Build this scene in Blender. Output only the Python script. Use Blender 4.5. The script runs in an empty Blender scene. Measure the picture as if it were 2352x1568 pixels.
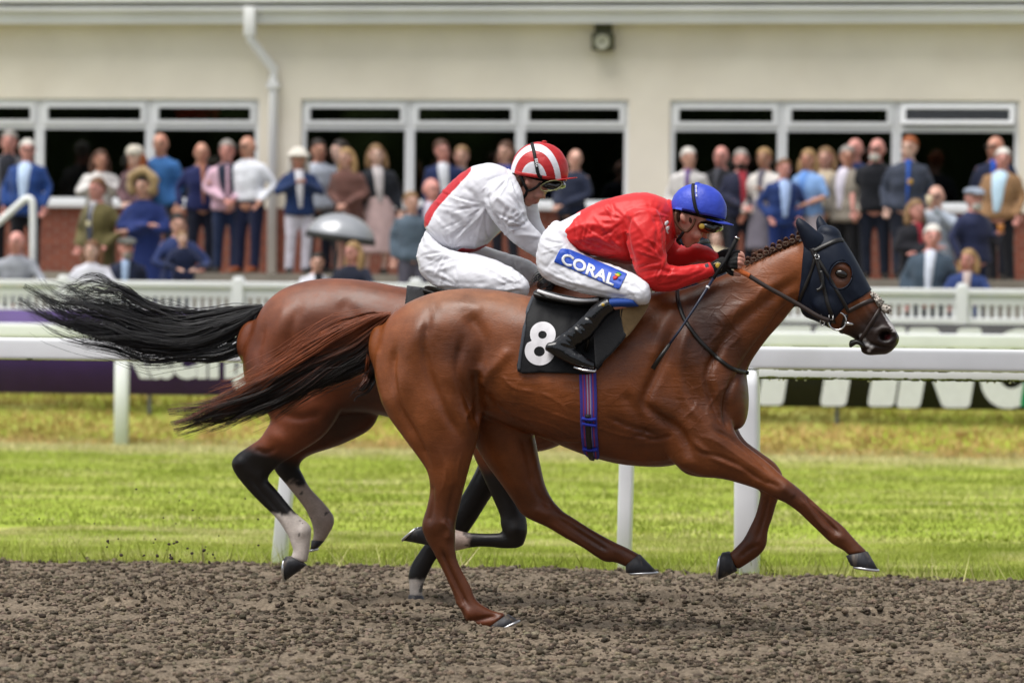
import bpy, bmesh, math, random
import numpy as np
from mathutils import Vector, Matrix
from mathutils.bvhtree import BVHTree

R = math.radians
random.seed(7)
rng = np.random.default_rng(11)
scene = bpy.context.scene
COL = scene.collection

# ------------------------------------------------------------------ camera
FPX, PCX, PCY, HC = 9800.0, 1176.0, 714.0, 1.49      # focal length and principal point for a 2352 px wide frame, eye height
PSI, ROLL = R(9.6), R(0.61)
CAM = np.array([0.0, 0.0, HC])
cd = bpy.data.cameras.new('camera')
cam = bpy.data.objects.new('camera', cd)
COL.objects.link(cam)
cam.matrix_world = Matrix.Translation(CAM) @ Matrix.Rotation(PSI, 4, 'Z') @ Matrix.Rotation(R(90), 4, 'X') @ Matrix.Rotation(ROLL, 4, 'Z')
cd.sensor_width = 36.0
cd.lens = FPX / 2352 * 36
cd.shift_y = -(784 - PCY) / 2352
cd.clip_end = 600
cd.dof.use_dof = True
cd.dof.focus_distance = 20.2
cd.dof.aperture_fstop = 3.1
scene.camera = cam

# ------------------------------------------------------------------ sky, sun, exposure
world = bpy.data.worlds.new('World')
scene.world = world
world.use_nodes = True
wn = world.node_tree.nodes
wl = world.node_tree.links
sky = wn.new('ShaderNodeTexSky')
sky.sky_type = 'NISHITA'
sky.sun_disc = False
SUN_EL, SUN_AZ = R(70), R(225)
sky.sun_elevation = SUN_EL
sky.sun_rotation = SUN_AZ
sky.air_density, sky.dust_density, sky.ozone_density = 1.0, 2.4, 1.0
hs = wn.new('ShaderNodeHueSaturation')
hs.inputs['Saturation'].default_value = 0.35
wl.new(sky.outputs[0], hs.inputs['Color'])
wl.new(hs.outputs[0], wn['Background'].inputs['Color'])
wn['Background'].inputs['Strength'].default_value = 0.065
sd = bpy.data.lights.new('sun', 'SUN')
sd.energy = 1.5
sd.angle = R(45)
sd.color = (1.0, 0.97, 0.92)
sun = bpy.data.objects.new('sun', sd)
COL.objects.link(sun)
# sky rotation is measured clockwise from +Y
sdir = Vector((math.sin(SUN_AZ) * math.cos(SUN_EL), math.cos(SUN_AZ) * math.cos(SUN_EL), math.sin(SUN_EL)))
sun.rotation_euler = (-sdir).to_track_quat('-Z', 'Y').to_euler()
scene.view_settings.view_transform = 'Standard'
scene.view_settings.look = 'None'
scene.view_settings.exposure = 1.35
scene.view_settings.gamma = 1.0
scene.cycles.max_bounces = 6
scene.cycles.use_denoising = True

# ------------------------------------------------------------------ pixel <-> place helpers
_c, _s = math.cos(ROLL), math.sin(ROLL)
RGT = np.array([math.cos(PSI), math.sin(PSI), 0.0])
FWD = np.array([-math.sin(PSI), math.cos(PSI), 0.0])
UPV = np.array([0.0, 0.0, 1.0])

def ray(px, py):
    xp = np.asarray(px, float) - PCX
    yp = PCY - np.asarray(py, float)
    X = xp * _c - yp * _s
    Y = xp * _s + yp * _c
    return X[..., None] * RGT + FPX * FWD + Y[..., None] * UPV

def at(px, py, V):
    d = ray(px, py)
    t = np.asarray(V, float) / d[..., 1]
    return CAM + d * t[..., None]

def proj(P):
    r = np.asarray(P) - CAM
    f = r @ FWD
    X = FPX * (r @ RGT) / f
    Y = FPX * r[..., 2] / f
    return PCX + X * _c + Y * _s, PCY - (-X * _s + Y * _c)

# ------------------------------------------------------------------ objects
def mesh_from(name, v, f, smooth=True):
    me = bpy.data.meshes.new(name)
    if isinstance(f, np.ndarray):
        v = np.asarray(v, np.float32); k = f.shape[1]
        me.vertices.add(len(v)); me.vertices.foreach_set('co', v.ravel())
        me.loops.add(f.size); me.loops.foreach_set('vertex_index', f.astype(np.int32).ravel())
        me.polygons.add(len(f)); me.polygons.foreach_set('loop_start', np.arange(0, f.size, k, dtype=np.int32))
        me.update(calc_edges=True)
    else:
        me.from_pydata(v.tolist() if isinstance(v, np.ndarray) else v, [], f)
        me.update()
    if smooth:
        me.polygons.foreach_set('use_smooth', np.ones(len(me.polygons), bool))
    return me

def link(name, me, mat=None, parent=None, **tags):
    if mat is not None and len(me.materials) == 0:
        me.materials.append(mat)
    o = bpy.data.objects.new(name, me)
    COL.objects.link(o)
    if parent is not None:
        o.parent = parent
        o.matrix_parent_inverse = Matrix.Translation(-parent.location) if parent.type == 'EMPTY' else Matrix.Identity(4)
    for k, val in tags.items():
        o[k] = val
    return o

def thing(name, label, cat, loc, group=None):
    o = bpy.data.objects.new(name, None)
    o.empty_display_size = 0.1
    COL.objects.link(o)
    o.location = tuple(float(a) for a in loc)
    o['label'] = label
    o['category'] = cat
    if group:
        o['group'] = group
    return o

def part(name, vf, mat, parent, smooth=True, **tags):
    return link(name, mesh_from(name, vf[0], vf[1], smooth), mat, parent, **tags)

class MB:
    """collects boxes, tubes and sheets into one mesh"""
    def __init__(s): s.v, s.f = [], []
    def add(s, v, f):
        o = len(s.v)
        s.v += [tuple(float(c) for c in p) for p in v]
        s.f += [tuple(i + o for i in q) for q in f]
        return s
    def box(s, x0, x1, y0, y1, z0, z1, b=0.0):
        if b <= 0:
            v = [(x, y, z) for z in (z0, z1) for y in (y0, y1) for x in (x0, x1)]
            return s.add(v, [(0, 2, 3, 1), (4, 5, 7, 6), (0, 1, 5, 4), (2, 6, 7, 3), (0, 4, 6, 2), (1, 3, 7, 5)])
        bm = bmesh.new()
        bmesh.ops.create_cube(bm, size=1.0)
        for q in bm.verts:
            q.co = Vector(((x0 + x1) / 2 + q.co.x * (x1 - x0), (y0 + y1) / 2 + q.co.y * (y1 - y0), (z0 + z1) / 2 + q.co.z * (z1 - z0)))
        bmesh.ops.bevel(bm, geom=bm.edges[:], offset=b, segments=2, profile=0.5, affect='EDGES')
        bm.verts.index_update()
        v = [q.co[:] for q in bm.verts]
        f = [[q.index for q in g.verts] for g in bm.faces]
        bm.free()
        return s.add(v, f)
    def tube(s, pts, r, n=8, cap=True):
        v, f = tube(pts, r, n, cap)
        return s.add(v, f)
    def vf(s): return s.v, s.f

def frames(P):
    P = np.asarray(P, float)
    T = np.gradient(P, axis=0)
    T /= np.linalg.norm(T, axis=1)[:, None] + 1e-9
    ref = np.array([0.0, 0.0, 1.0]) if abs(T[0][2]) < 0.9 else np.array([1.0, 0.0, 0.0])
    N = []
    for t in T:
        n = ref - t * (ref @ t)
        l = np.linalg.norm(n)
        n = n / l if l > 1e-6 else N[-1]
        N.append(n); ref = n
    N = np.array(N)
    return T, N, np.cross(T, N)

def tube(P, r, n=8, cap=True):
    P = np.asarray(P, float)
    r = np.broadcast_to(np.asarray(r, float), (len(P),))
    T, N, B = frames(P)
    a = np.linspace(0, 2 * np.pi, n, endpoint=False)
    ring = P[:, None] + r[:, None, None] * (np.cos(a)[None, :, None] * N[:, None] + np.sin(a)[None, :, None] * B[:, None])
    return grid_close(ring, cap)

def grid_close(ring, cap=True):
    m, n = ring.shape[:2]
    v = ring.reshape(-1, 3)
    i = np.arange(m - 1)[:, None] * n
    j = np.arange(n)[None]
    k = (j + 1) % n
    f = np.stack([i + j, i + k, i + n + k, i + n + j], -1).reshape(-1, 4).tolist()
    if cap:
        f.append(list(range(n))[::-1]); f.append(list(range((m - 1) * n, m * n)))
    return [tuple(p) for p in v], f

def spline(A, sub):
    """Catmull-Rom through the rows of A"""
    A = np.asarray(A, float)
    if len(A) < 3 or sub <= 1:
        t = np.linspace(0, len(A) - 1, (len(A) - 1) * max(sub, 1) + 1)
        return np.stack([np.interp(t, np.arange(len(A)), A[:, k]) for k in range(A.shape[1])], 1)
    Q = np.vstack([2 * A[0] - A[1], A, 2 * A[-1] - A[-2]])
    out = []
    for i in range(len(A) - 1):
        p0, p1, p2, p3 = Q[i:i + 4]
        for t in np.linspace(0, 1, sub, endpoint=False):
            out.append(0.5 * (2 * p1 + (p2 - p0) * t + (2 * p0 - 5 * p1 + 4 * p2 - p3) * t * t + (3 * p1 - p0 - 3 * p2 + p3) * t ** 3))
    out.append(A[-1])
    return np.array(out)

def loft3(C, U, W, n=18, pw=2.0, egg=0.0, cap=0.6):
    """rings C + U cos + W sin, closed at both ends by a rounded cap"""
    C, U, W = (np.asarray(a, float) for a in (C, U, W))
    a = np.linspace(0, 2 * np.pi, n, endpoint=False)
    ca, sa = np.cos(a), np.sin(a)
    cu = np.sign(ca) * np.abs(ca) ** (2 / pw)
    sw = np.sign(sa) * np.abs(sa) ** (2 / pw) * (1 + egg * ca)
    def capr(c, u, w, d):
        out = []
        l = min(np.linalg.norm(u), np.linalg.norm(w)) * cap
        for q in (0.35, 0.65, 0.88, 0.985):
            k = math.sqrt(1 - q * q)
            out.append((c + d * l * q, u * k, w * k))
        return out
    d0 = C[0] - C[1]; d0 /= np.linalg.norm(d0) + 1e-9
    d1 = C[-1] - C[-2]; d1 /= np.linalg.norm(d1) + 1e-9
    rows = capr(C[0], U[0], W[0], d0)[::-1] + list(zip(C, U, W)) + capr(C[-1], U[-1], W[-1], d1)
    ring = np.array([c + cu[:, None] * u + sw[:, None] * w for c, u, w in rows])
    return grid_close(ring, True)

def lofpx(st, V, sub=5, n=20, pw=2.1, egg=0.0, cap=0.6):
    """stations (ax, ay, bx, by, lateral offset, lateral half width): outline points on the plane y = V + offset"""
    st = spline(st, sub)
    A = at(st[:, 0], st[:, 1], V + st[:, 4])
    B = at(st[:, 2], st[:, 3], V + st[:, 4])
    W = np.zeros_like(A); W[:, 1] = st[:, 5]
    return loft3((A + B) / 2, (A - B) / 2, W, n, pw, egg, cap)

def ball(c, r, seg=12, rings=8):
    c = np.asarray(c, float); r = np.broadcast_to(np.asarray(r, float), (3,))
    th = np.linspace(0, np.pi, rings + 1)[1:-1]
    a = np.linspace(0, 2 * np.pi, seg, endpoint=False)
    ring = np.stack([np.outer(np.sin(th), np.cos(a)), np.outer(np.sin(th), np.sin(a)), np.outer(np.cos(th), np.ones(seg))], -1)
    v, f = grid_close(ring, True)
    return c + np.array(v) * r, [q[::-1] for q in f]

def ballpx(px, py, rx, ry, V, w, ang=0.0):
    v, f = ball((0, 0, 0), 1.0, 20, 14)
    v = np.array(v)
    ca, sa = math.cos(R(ang)), math.sin(R(ang))
    X = px + rx * v[:, 0] * ca - ry * v[:, 2] * sa
    Y = py - rx * v[:, 0] * sa - ry * v[:, 2] * ca
    P = at(X, Y, np.full(len(v), V))
    P[:, 1] += v[:, 1] * w
    return [tuple(p) for p in P], f

def lerp(a, b, t): return np.asarray(a, float) * (1 - t) + np.asarray(b, float) * t
def limb(J, rad, flat=1.0, sub=3):
    P = spline(np.array(J, float), sub)
    r = spline(np.array(rad, float)[:, None], sub)[:, 0]
    T, N, B = frames(P)
    return loft3(P, N * r[:, None], B * (r * flat)[:, None], 10, 2.0, 0, .8)

def join(parts):
    vs, fs, o = [], [], 0
    for v, f in parts:
        v = np.asarray(v, float)
        vs.append(v)
        fs += (f + o).tolist() if isinstance(f, np.ndarray) else [[i + o for i in q] for q in f]
        o += len(v)
    return np.vstack(vs), fs

SCRATCH = bpy.data.scenes.new('scratch')      # shapes are fused here, away from the finished things
def fuse(parts, voxel, smooth=4, fac=0.5):
    """joins closed shapes into one continuous skin; returns vertex and face arrays"""
    v, f = join(parts)
    me = mesh_from('tmp', v, f)
    o = bpy.data.objects.new('tmp', me)
    SCRATCH.collection.objects.link(o)
    m = o.modifiers.new('r', 'REMESH'); m.mode = 'VOXEL'; m.voxel_size = voxel
    if smooth:
        s = o.modifiers.new('s', 'SMOOTH'); s.factor = fac; s.iterations = smooth
    vl = SCRATCH.view_layers[0]
    vl.update()
    dg = vl.depsgraph
    ev = bpy.data.meshes.new_from_object(o.evaluated_get(dg))
    n = len(ev.vertices)
    V = np.empty(n * 3, np.float32); ev.vertices.foreach_get('co', V)
    V = V.reshape(-1, 3).astype(float)
    lv = np.empty(len(ev.loops), np.int32); ev.loops.foreach_get('vertex_index', lv)
    F = lv.reshape(-1, 4) if len(lv) == 4 * len(ev.polygons) else [list(p.vertices) for p in ev.polygons]
    bpy.data.objects.remove(o); bpy.data.meshes.remove(me); bpy.data.meshes.remove(ev)
    return V, F

def normals(V, F):
    Q = F if isinstance(F, np.ndarray) and F.shape[1] == 4 else np.array([q if len(q) == 4 else ([q[0], q[1], q[2], q[2]] if len(q) == 3 else [q[0], q[len(q) // 4], q[len(q) // 2], q[3 * len(q) // 4]]) for q in F])
    n = np.cross(V[Q[:, 2]] - V[Q[:, 0]], V[Q[:, 3]] - V[Q[:, 1]])
    N = np.zeros_like(V)
    for k in range(4): np.add.at(N, Q[:, k], n)
    return N / (np.linalg.norm(N, axis=1)[:, None] + 1e-12)

def dist_poly(px, py, pts, sub=6):
    P = spline(np.array(pts, float), sub)
    best = np.full(px.shape, 1e9); tt = np.zeros(px.shape)
    L = len(P) - 1
    for i in range(L):
        a, b = P[i, :2], P[i + 1, :2]
        d = b - a
        t = np.clip(((px - a[0]) * d[0] + (py - a[1]) * d[1]) / (d @ d + 1e-9), 0, 1)
        q = np.hypot(px - a[0] - t * d[0], py - a[1] - t * d[1])
        m = q < best
        best[m] = q[m]; tt[m] = (i + t[m]) / L
    return best, tt

def carve(V, F, lines, mask=None):
    """lines: (points, half width px, depth m); >0 raises a ridge, <0 sinks a groove, fading at both ends"""
    N = normals(V, F)
    px, py = proj(V)
    D = np.zeros(len(V))
    for pts, w, dep in lines:
        q = np.array(pts, float); e = 3 * w + 8
        k = np.nonzero((px > q[:, 0].min() - e) & (px < q[:, 0].max() + e) & (py > q[:, 1].min() - e) & (py < q[:, 1].max() + e))[0]
        if not len(k): continue
        d, t = dist_poly(px[k], py[k], pts)
        D[k] += dep * np.exp(-(d / w) ** 2) * np.clip(np.minimum(t, 1 - t) * 6 + 0.25, 0, 1)
    if mask is not None: D = D * mask(V, N)
    return V + N * D[:, None]

def bumps(V, F, lumps, mask=None):
    """soft swellings: (centre px, radii px, angle, height m)"""
    N = normals(V, F); px, py = proj(V); D = np.zeros(len(V))
    for cx, cy, rx, ry, ang, h in lumps:
        ca, sa = math.cos(R(ang)), math.sin(R(ang))
        u = ((px - cx) * ca - (py - cy) * sa) / rx; w = ((px - cx) * sa + (py - cy) * ca) / ry
        D += h * np.exp(-1.6 * (u * u + w * w))
    if mask is not None: D = D * mask(V, N)
    return V + N * D[:, None]

def relax(V, F, wgt, it):
    """Laplacian smoothing with a weight for each vertex"""
    Q = F if isinstance(F, np.ndarray) else np.array([q if len(q) == 4 else list(q) + [q[-1]] for q in F])
    E = np.unique(np.sort(np.vstack([Q[:, [0, 1]], Q[:, [1, 2]], Q[:, [2, 3]], Q[:, [3, 0]]]), axis=1), axis=0)
    E = E[E[:, 0] != E[:, 1]]
    deg = np.bincount(E.ravel(), minlength=len(V)).astype(float) + 1e-9
    V = V.copy()
    for _ in range(it):
        A = np.stack([np.bincount(E[:, 0], V[E[:, 1], k], len(V)) + np.bincount(E[:, 1], V[E[:, 0], k], len(V)) for k in range(3)], 1) / deg[:, None]
        V += (A - V) * (.5 * wgt)[:, None]
    return V

def bvh(V, F): return BVHTree.FromPolygons(np.asarray(V).tolist(), F.tolist() if isinstance(F, np.ndarray) else [tuple(q) for q in F])

def hit(px, py, tree):
    d = ray(np.float64(px), np.float64(py))
    loc, nor, idx, dist = tree.ray_cast(Vector(CAM), Vector(d).normalized())
    if loc is None: return None
    nor = np.array(nor)
    return np.array(loc), (nor if nor @ d < 0 else -nor)

def on(px, py, tree):
    """point of the surface seen at that pixel, or the nearest one"""
    h = hit(px, py, tree)
    if h: return h
    d = Vector(ray(np.float64(px), np.float64(py))).normalized()
    best = None
    for t in np.linspace(18.5, 23, 46):
        loc, nor, i, dist = tree.find_nearest(Vector(CAM) + d * t)
        if best is None or dist < best[0]: best = (dist, loc, nor)
    nor = np.array(best[2]); dd = np.array(d)
    return np.array(best[1]), (nor if nor @ dd < .3 else -nor)

def ribbon(P, N, width, thick, lift=0.0):
    P = np.asarray(P, float); N = np.asarray(N, float)
    T = np.gradient(P, axis=0); T /= np.linalg.norm(T, axis=1)[:, None] + 1e-9
    S = np.cross(T, N); S /= np.linalg.norm(S, axis=1)[:, None] + 1e-9
    width = np.broadcast_to(np.asarray(width, float), (len(P),))[:, None]
    a = P + N * lift
    ring = np.stack([a - S * width / 2, a - S * width * 0.44 + N * thick, a + S * width * 0.44 + N * thick, a + S * width / 2], 1)
    return grid_close(ring, True)

def strap(pts, tree, width, thick=0.004, lift=0.001, step=5.0, straight=False):
    """a strap lying on a surface along a pixel polyline (width in m)"""
    P = spline(np.array(pts, float), 1 if straight else 8)
    seg = np.r_[0, np.cumsum(np.hypot(*np.diff(P[:, :2], axis=0).T))]
    u = np.linspace(0, seg[-1], max(4, int(seg[-1] / step)))
    X, Y = np.interp(u, seg, P[:, 0]), np.interp(u, seg, P[:, 1])
    hs_ = [hit(x, y, tree) for x, y in zip(X, Y)]
    ok = [i for i, h in enumerate(hs_) if h]
    for i, h in enumerate(hs_):
        if h is None:      # past the silhouette: carry on from the nearest point that was met
            if not ok: hs_[i] = on(X[i], Y[i], tree); continue
            j = min(ok, key=lambda q: abs(q - i))
            q = at(X[i], Y[i], hs_[j][0][1] + .004 * abs(i - j))
            loc, nor, _i, _d = tree.find_nearest(Vector(q))
            nor = np.array(nor); hs_[i] = (np.array(loc), nor if nor @ np.array(hs_[j][1]) > -.2 else -nor)
    L = np.array([h[0] for h in hs_]); N = np.array([h[1] for h in hs_])
    for _ in range(3):
        L[1:-1] = (L[:-2] + 2 * L[1:-1] + L[2:]) / 4
        N[1:-1] = (N[:-2] + 2 * N[1:-1] + N[2:]) / 4
    N /= np.linalg.norm(N, axis=1)[:, None] + 1e-9
    return ribbon(L, N, width, thick, lift)

def mirror(vf, ym):
    v = [(p[0], 2 * ym - p[1], p[2]) for p in vf[0]]
    return v, [tuple(q)[::-1] for q in vf[1]]

def polygon2d(outline, maxlen, holes=()):
    """triangulated polygon in 2D with edges shorter than maxlen"""
    bm = bmesh.new()
    es = []
    for loop in [outline] + list(holes):
        vs = [bm.verts.new((x, y, 0)) for x, y in loop]
        for i in range(len(vs)): es.append(bm.edges.new((vs[i], vs[(i + 1) % len(vs)])))
    bmesh.ops.triangle_fill(bm, edges=es, use_beauty=True)
    for _ in range(7):
        lo = [e for e in bm.edges if e.calc_length() > maxlen]
        if not lo: break
        bmesh.ops.subdivide_edges(bm, edges=lo, cuts=1)
        bmesh.ops.triangulate(bm, faces=bm.faces[:])
    bm.verts.index_update()
    v = np.array([q.co[:2] for q in bm.verts]); f = [[q.index for q in g.verts] for g in bm.faces]
    bm.free()
    return v, f

def decal(v2, f, tree, lift, thick=0.0015):
    """cloth or print lying on the surface seen at pixel points v2"""
    hh = [on(x, y, tree) for x, y in v2]
    P = np.array([h[0] for h in hh]); N = np.array([h[1] for h in hh])
    ff = []
    for q in f:
        a, b, c = P[q[0]], P[q[1]], P[q[2]]
        ff.append(q if np.cross(b - a, c - a) @ N[q[0]] > 0 else q[::-1])
    n = len(P)
    top = P + N * (lift + thick); bot = P + N * lift
    cnt = {}
    for q in ff:
        for i in range(len(q)):
            e = (q[i], q[(i + 1) % len(q)])
            cnt[e] = 1
    side = [(e[1], e[0], e[0] + n, e[1] + n) for e in cnt if (e[1], e[0]) not in cnt]
    return np.vstack([top, bot]), [list(q) for q in ff] + [list(s_) for s_ in side]

def text2d(txt, bold=0.02, spacing=1.0):
    """glyph outlines of Blender's own font as flat triangles, normalised to height 1, baseline y = 0"""
    cu = bpy.data.curves.new('t', 'FONT'); cu.body = txt; cu.size = 1.0; cu.offset = bold; cu.space_character = spacing
    cu.resolution_u = 4
    o = bpy.data.objects.new('t', cu); COL.objects.link(o)
    dg = bpy.context.evaluated_depsgraph_get()
    me = bpy.data.meshes.new_from_object(o.evaluated_get(dg))
    bm = bmesh.new(); bm.from_mesh(me)
    bmesh.ops.triangulate(bm, faces=bm.faces[:])
    bm.verts.index_update()
    v = np.array([q.co[:2] for q in bm.verts]); f = [[q.index for q in g.verts] for g in bm.faces]
    bm.free(); bpy.data.objects.remove(o); bpy.data.curves.remove(cu); bpy.data.meshes.remove(me)
    v[:, 0] -= v[:, 0].min()
    v /= v[:, 1].max()
    return v, f

def setcol(me, col, name='col'):
    ca = me.color_attributes.new(name, 'FLOAT_COLOR', 'POINT')
    c = np.ones((len(me.vertices), 4), np.float32); c[:, :3] = col
    ca.data.foreach_set('color', c.ravel())

# ------------------------------------------------------------------ materials
def srgb(h):
    h = h.lstrip('#')
    c = np.array([int(h[i:i + 2], 16) / 255 for i in (0, 2, 4)])
    return tuple(np.where(c <= 0.04045, c / 12.92, ((c + 0.055) / 1.055) ** 2.4))

MATS = {}
def mat(name, color=(0.5, 0.5, 0.5), rough=0.6, spec=0.4, metal=0.0, vary=0.12, vscale=12.0, bump=0.0, bscale=60.0, attr=None, coat=0.0, sheen=0.0, stretch=None, color2=None, c2scale=3.0, c2pos=(0.45, 0.65), detail=3.0):
    if name in MATS: return MATS[name]
    m = bpy.data.materials.new(name); MATS[name] = m
    m.use_nodes = True
    nt = m.node_tree; N = nt.nodes; L = nt.links
    b = N['Principled BSDF']
    b.inputs['Roughness'].default_value = rough
    b.inputs['Specular IOR Level'].default_value = spec
    b.inputs['Metallic'].default_value = metal
    b.inputs['Coat Weight'].default_value = coat
    b.inputs['Coat Roughness'].default_value = 0.15
    b.inputs['Sheen Weight'].default_value = sheen
    tc = N.new('ShaderNodeTexCoord')
    mp = N.new('ShaderNodeMapping'); L.new(tc.outputs['Object'], mp.inputs['Vector'])
    if stretch: mp.inputs['Scale'].default_value = stretch
    if attr:
        a = N.new('ShaderNodeAttribute'); a.attribute_name = attr; csock = a.outputs['Color']
    else:
        a = N.new('ShaderNodeRGB'); a.outputs[0].default_value = (*color, 1); csock = a.outputs[0]
    if color2 is not None:
        n2 = N.new('ShaderNodeTexNoise'); n2.inputs['Scale'].default_value = c2scale; n2.inputs['Detail'].default_value = 5
        L.new(mp.outputs[0], n2.inputs['Vector'])
        r2 = N.new('ShaderNodeMapRange'); r2.inputs[1].default_value, r2.inputs[2].default_value = c2pos
        L.new(n2.outputs['Fac'], r2.inputs[0])
        mx = N.new('ShaderNodeMixRGB'); mx.inputs['Color2'].default_value = (*color2, 1)
        L.new(r2.outputs[0], mx.inputs['Fac']); L.new(csock, mx.inputs['Color1']); csock = mx.outputs[0]
    nz = N.new('ShaderNodeTexNoise'); nz.inputs['Scale'].default_value = vscale; nz.inputs['Detail'].default_value = detail
    L.new(mp.outputs[0], nz.inputs['Vector'])
    mr = N.new('ShaderNodeMapRange'); mr.inputs[1].default_value, mr.inputs[2].default_value = 0.3, 0.7
    mr.inputs[3].default_value, mr.inputs[4].default_value = 1 - vary, 1 + vary
    L.new(nz.outputs['Fac'], mr.inputs[0])
    mu = N.new('ShaderNodeVectorMath'); mu.operation = 'SCALE'
    L.new(csock, mu.inputs[0]); L.new(mr.outputs[0], mu.inputs['Scale'])
    L.new(mu.outputs[0], b.inputs['Base Color'])
    if bump > 0:
        nb = N.new('ShaderNodeTexNoise'); nb.inputs['Scale'].default_value = bscale; nb.inputs['Detail'].default_value = 4
        L.new(mp.outputs[0], nb.inputs['Vector'])
        bp = N.new('ShaderNodeBump'); bp.inputs['Distance'].default_value = bump; bp.inputs['Strength'].default_value = 1.0
        L.new(nb.outputs['Fac'], bp.inputs['Height']); L.new(bp.outputs[0], b.inputs['Normal'])
    return m
# ------------------------------------------------------------------ value noise
def vnoise(x, y, seed=0):
    r = np.random.default_rng(seed).random((256, 256))
    xi, yi = np.floor(x).astype(int), np.floor(y).astype(int)
    fx, fy = x - xi, y - yi
    fx, fy = fx * fx * (3 - 2 * fx), fy * fy * (3 - 2 * fy)
    g = lambda a, b: r[a % 256, b % 256]
    return (g(xi, yi) * (1 - fx) + g(xi + 1, yi) * fx) * (1 - fy) + (g(xi, yi + 1) * (1 - fx) + g(xi + 1, yi + 1) * fx) * fy

def fbm(x, y, s, oct=4, seed=0):
    o, a, t = 0, 1.0, 0
    for k in range(oct):
        o = o + a * vnoise(x * s, y * s, seed + k); t += a
        a *= 0.5; s *= 2.07
    return o / t

# distances from the camera along the world's y axis (rails run along x)
VN, VF = 19.72, 21.2
V_EDGE, V_RAIL, V_FAR, V_BAN, V_FEN, V_T1, V_T2, V_WALL = 24.12, 24.3, 44.2, 45.6, 47.4, 50.6, 52.1, 55.6
Z_LOW, Z_MID, Z_TOP = 0.72, 1.30, 1.93

# ------------------------------------------------------------------ ground
m_soil = mat('track_fibre_sand', srgb('#7d7265'), 0.95, 0.1, attr='col', vary=0.34, vscale=70, bump=0.010, bscale=160, detail=8)
m_soil0 = mat('track_bed', srgb('#5d5349'), 0.95, 0.1, vary=0.3, vscale=40)
xs = np.arange(-7.7, -0.2, 0.012); ys = np.r_[np.arange(15.8, V_EDGE + 0.14, 0.026)]
GX, GY = np.meshgrid(xs, ys)
H = 0.03 * (fbm(GX, GY, 1.3, 3, 1) - 0.5) + 0.035 * (fbm(GX, GY * 0.8, 9, 2, 5) - 0.5) + 0.022 * (fbm(GX, GY, 34, 3, 9) - 0.5)
SC = np.array(srgb('#766a5b'))[None, None] * (0.72 + 0.56 * fbm(GX, GY, 5, 4, 55))[..., None] * (0.5 + 1.0 * fbm(GX, GY, 60, 2, 57))[..., None]
def print_hole(cx, cy, rx, ry, dep):
    d = ((GX - cx) / rx) ** 2 + ((GY - cy) / ry) ** 2
    return -dep * np.exp(-d) + dep * 0.9 * np.exp(-((np.sqrt(d) - 1.5) / 0.35) ** 2)
H = H + 0.005
_q = at(955, 1390, VF + 0.1); H += print_hole(_q[0], VF + 0.1, 0.1, 0.12, 0.05)
_q = at(1150, 1445, VN - 0.15); H += print_hole(_q[0], VN - 0.15, 0.13, 0.14, 0.045)
for px, py in ((390, 1372), (330, 1390), (1560, 1385), (2000, 1420), (700, 1400)):
    d = ray(px, py); p = CAM + d * (-HC / d[2])
    H += print_hole(p[0], p[1], 0.13, 0.16, 0.05)
ny, nx = GX.shape
idx = np.arange(ny * nx).reshape(ny, nx)
quads = np.stack([idx[:-1, :-1], idx[:-1, 1:], idx[1:, 1:], idx[1:, :-1]], -1).reshape(-1, 4)
quads = quads[np.abs(GX + GY * math.tan(PSI)).ravel()[quads[:, 0]] < GY.ravel()[quads[:, 0]] * .1235 + .55]
me = bpy.data.meshes.new('dirt_track')
me.vertices.add(ny * nx); me.vertices.foreach_set('co', np.stack([GX, GY, H], -1).astype(np.float32).ravel())
me.loops.add(quads.size); me.loops.foreach_set('vertex_index', quads.astype(np.int32).ravel())
me.polygons.add(len(quads)); me.polygons.foreach_set('loop_start', np.arange(0, quads.size, 4, dtype=np.int32))
me.update(calc_edges=True); me.validate()
setcol(me, SC.clip(.01, .6).reshape(-1, 3))
link('dirt_track', me, m_soil, kind='structure')
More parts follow.
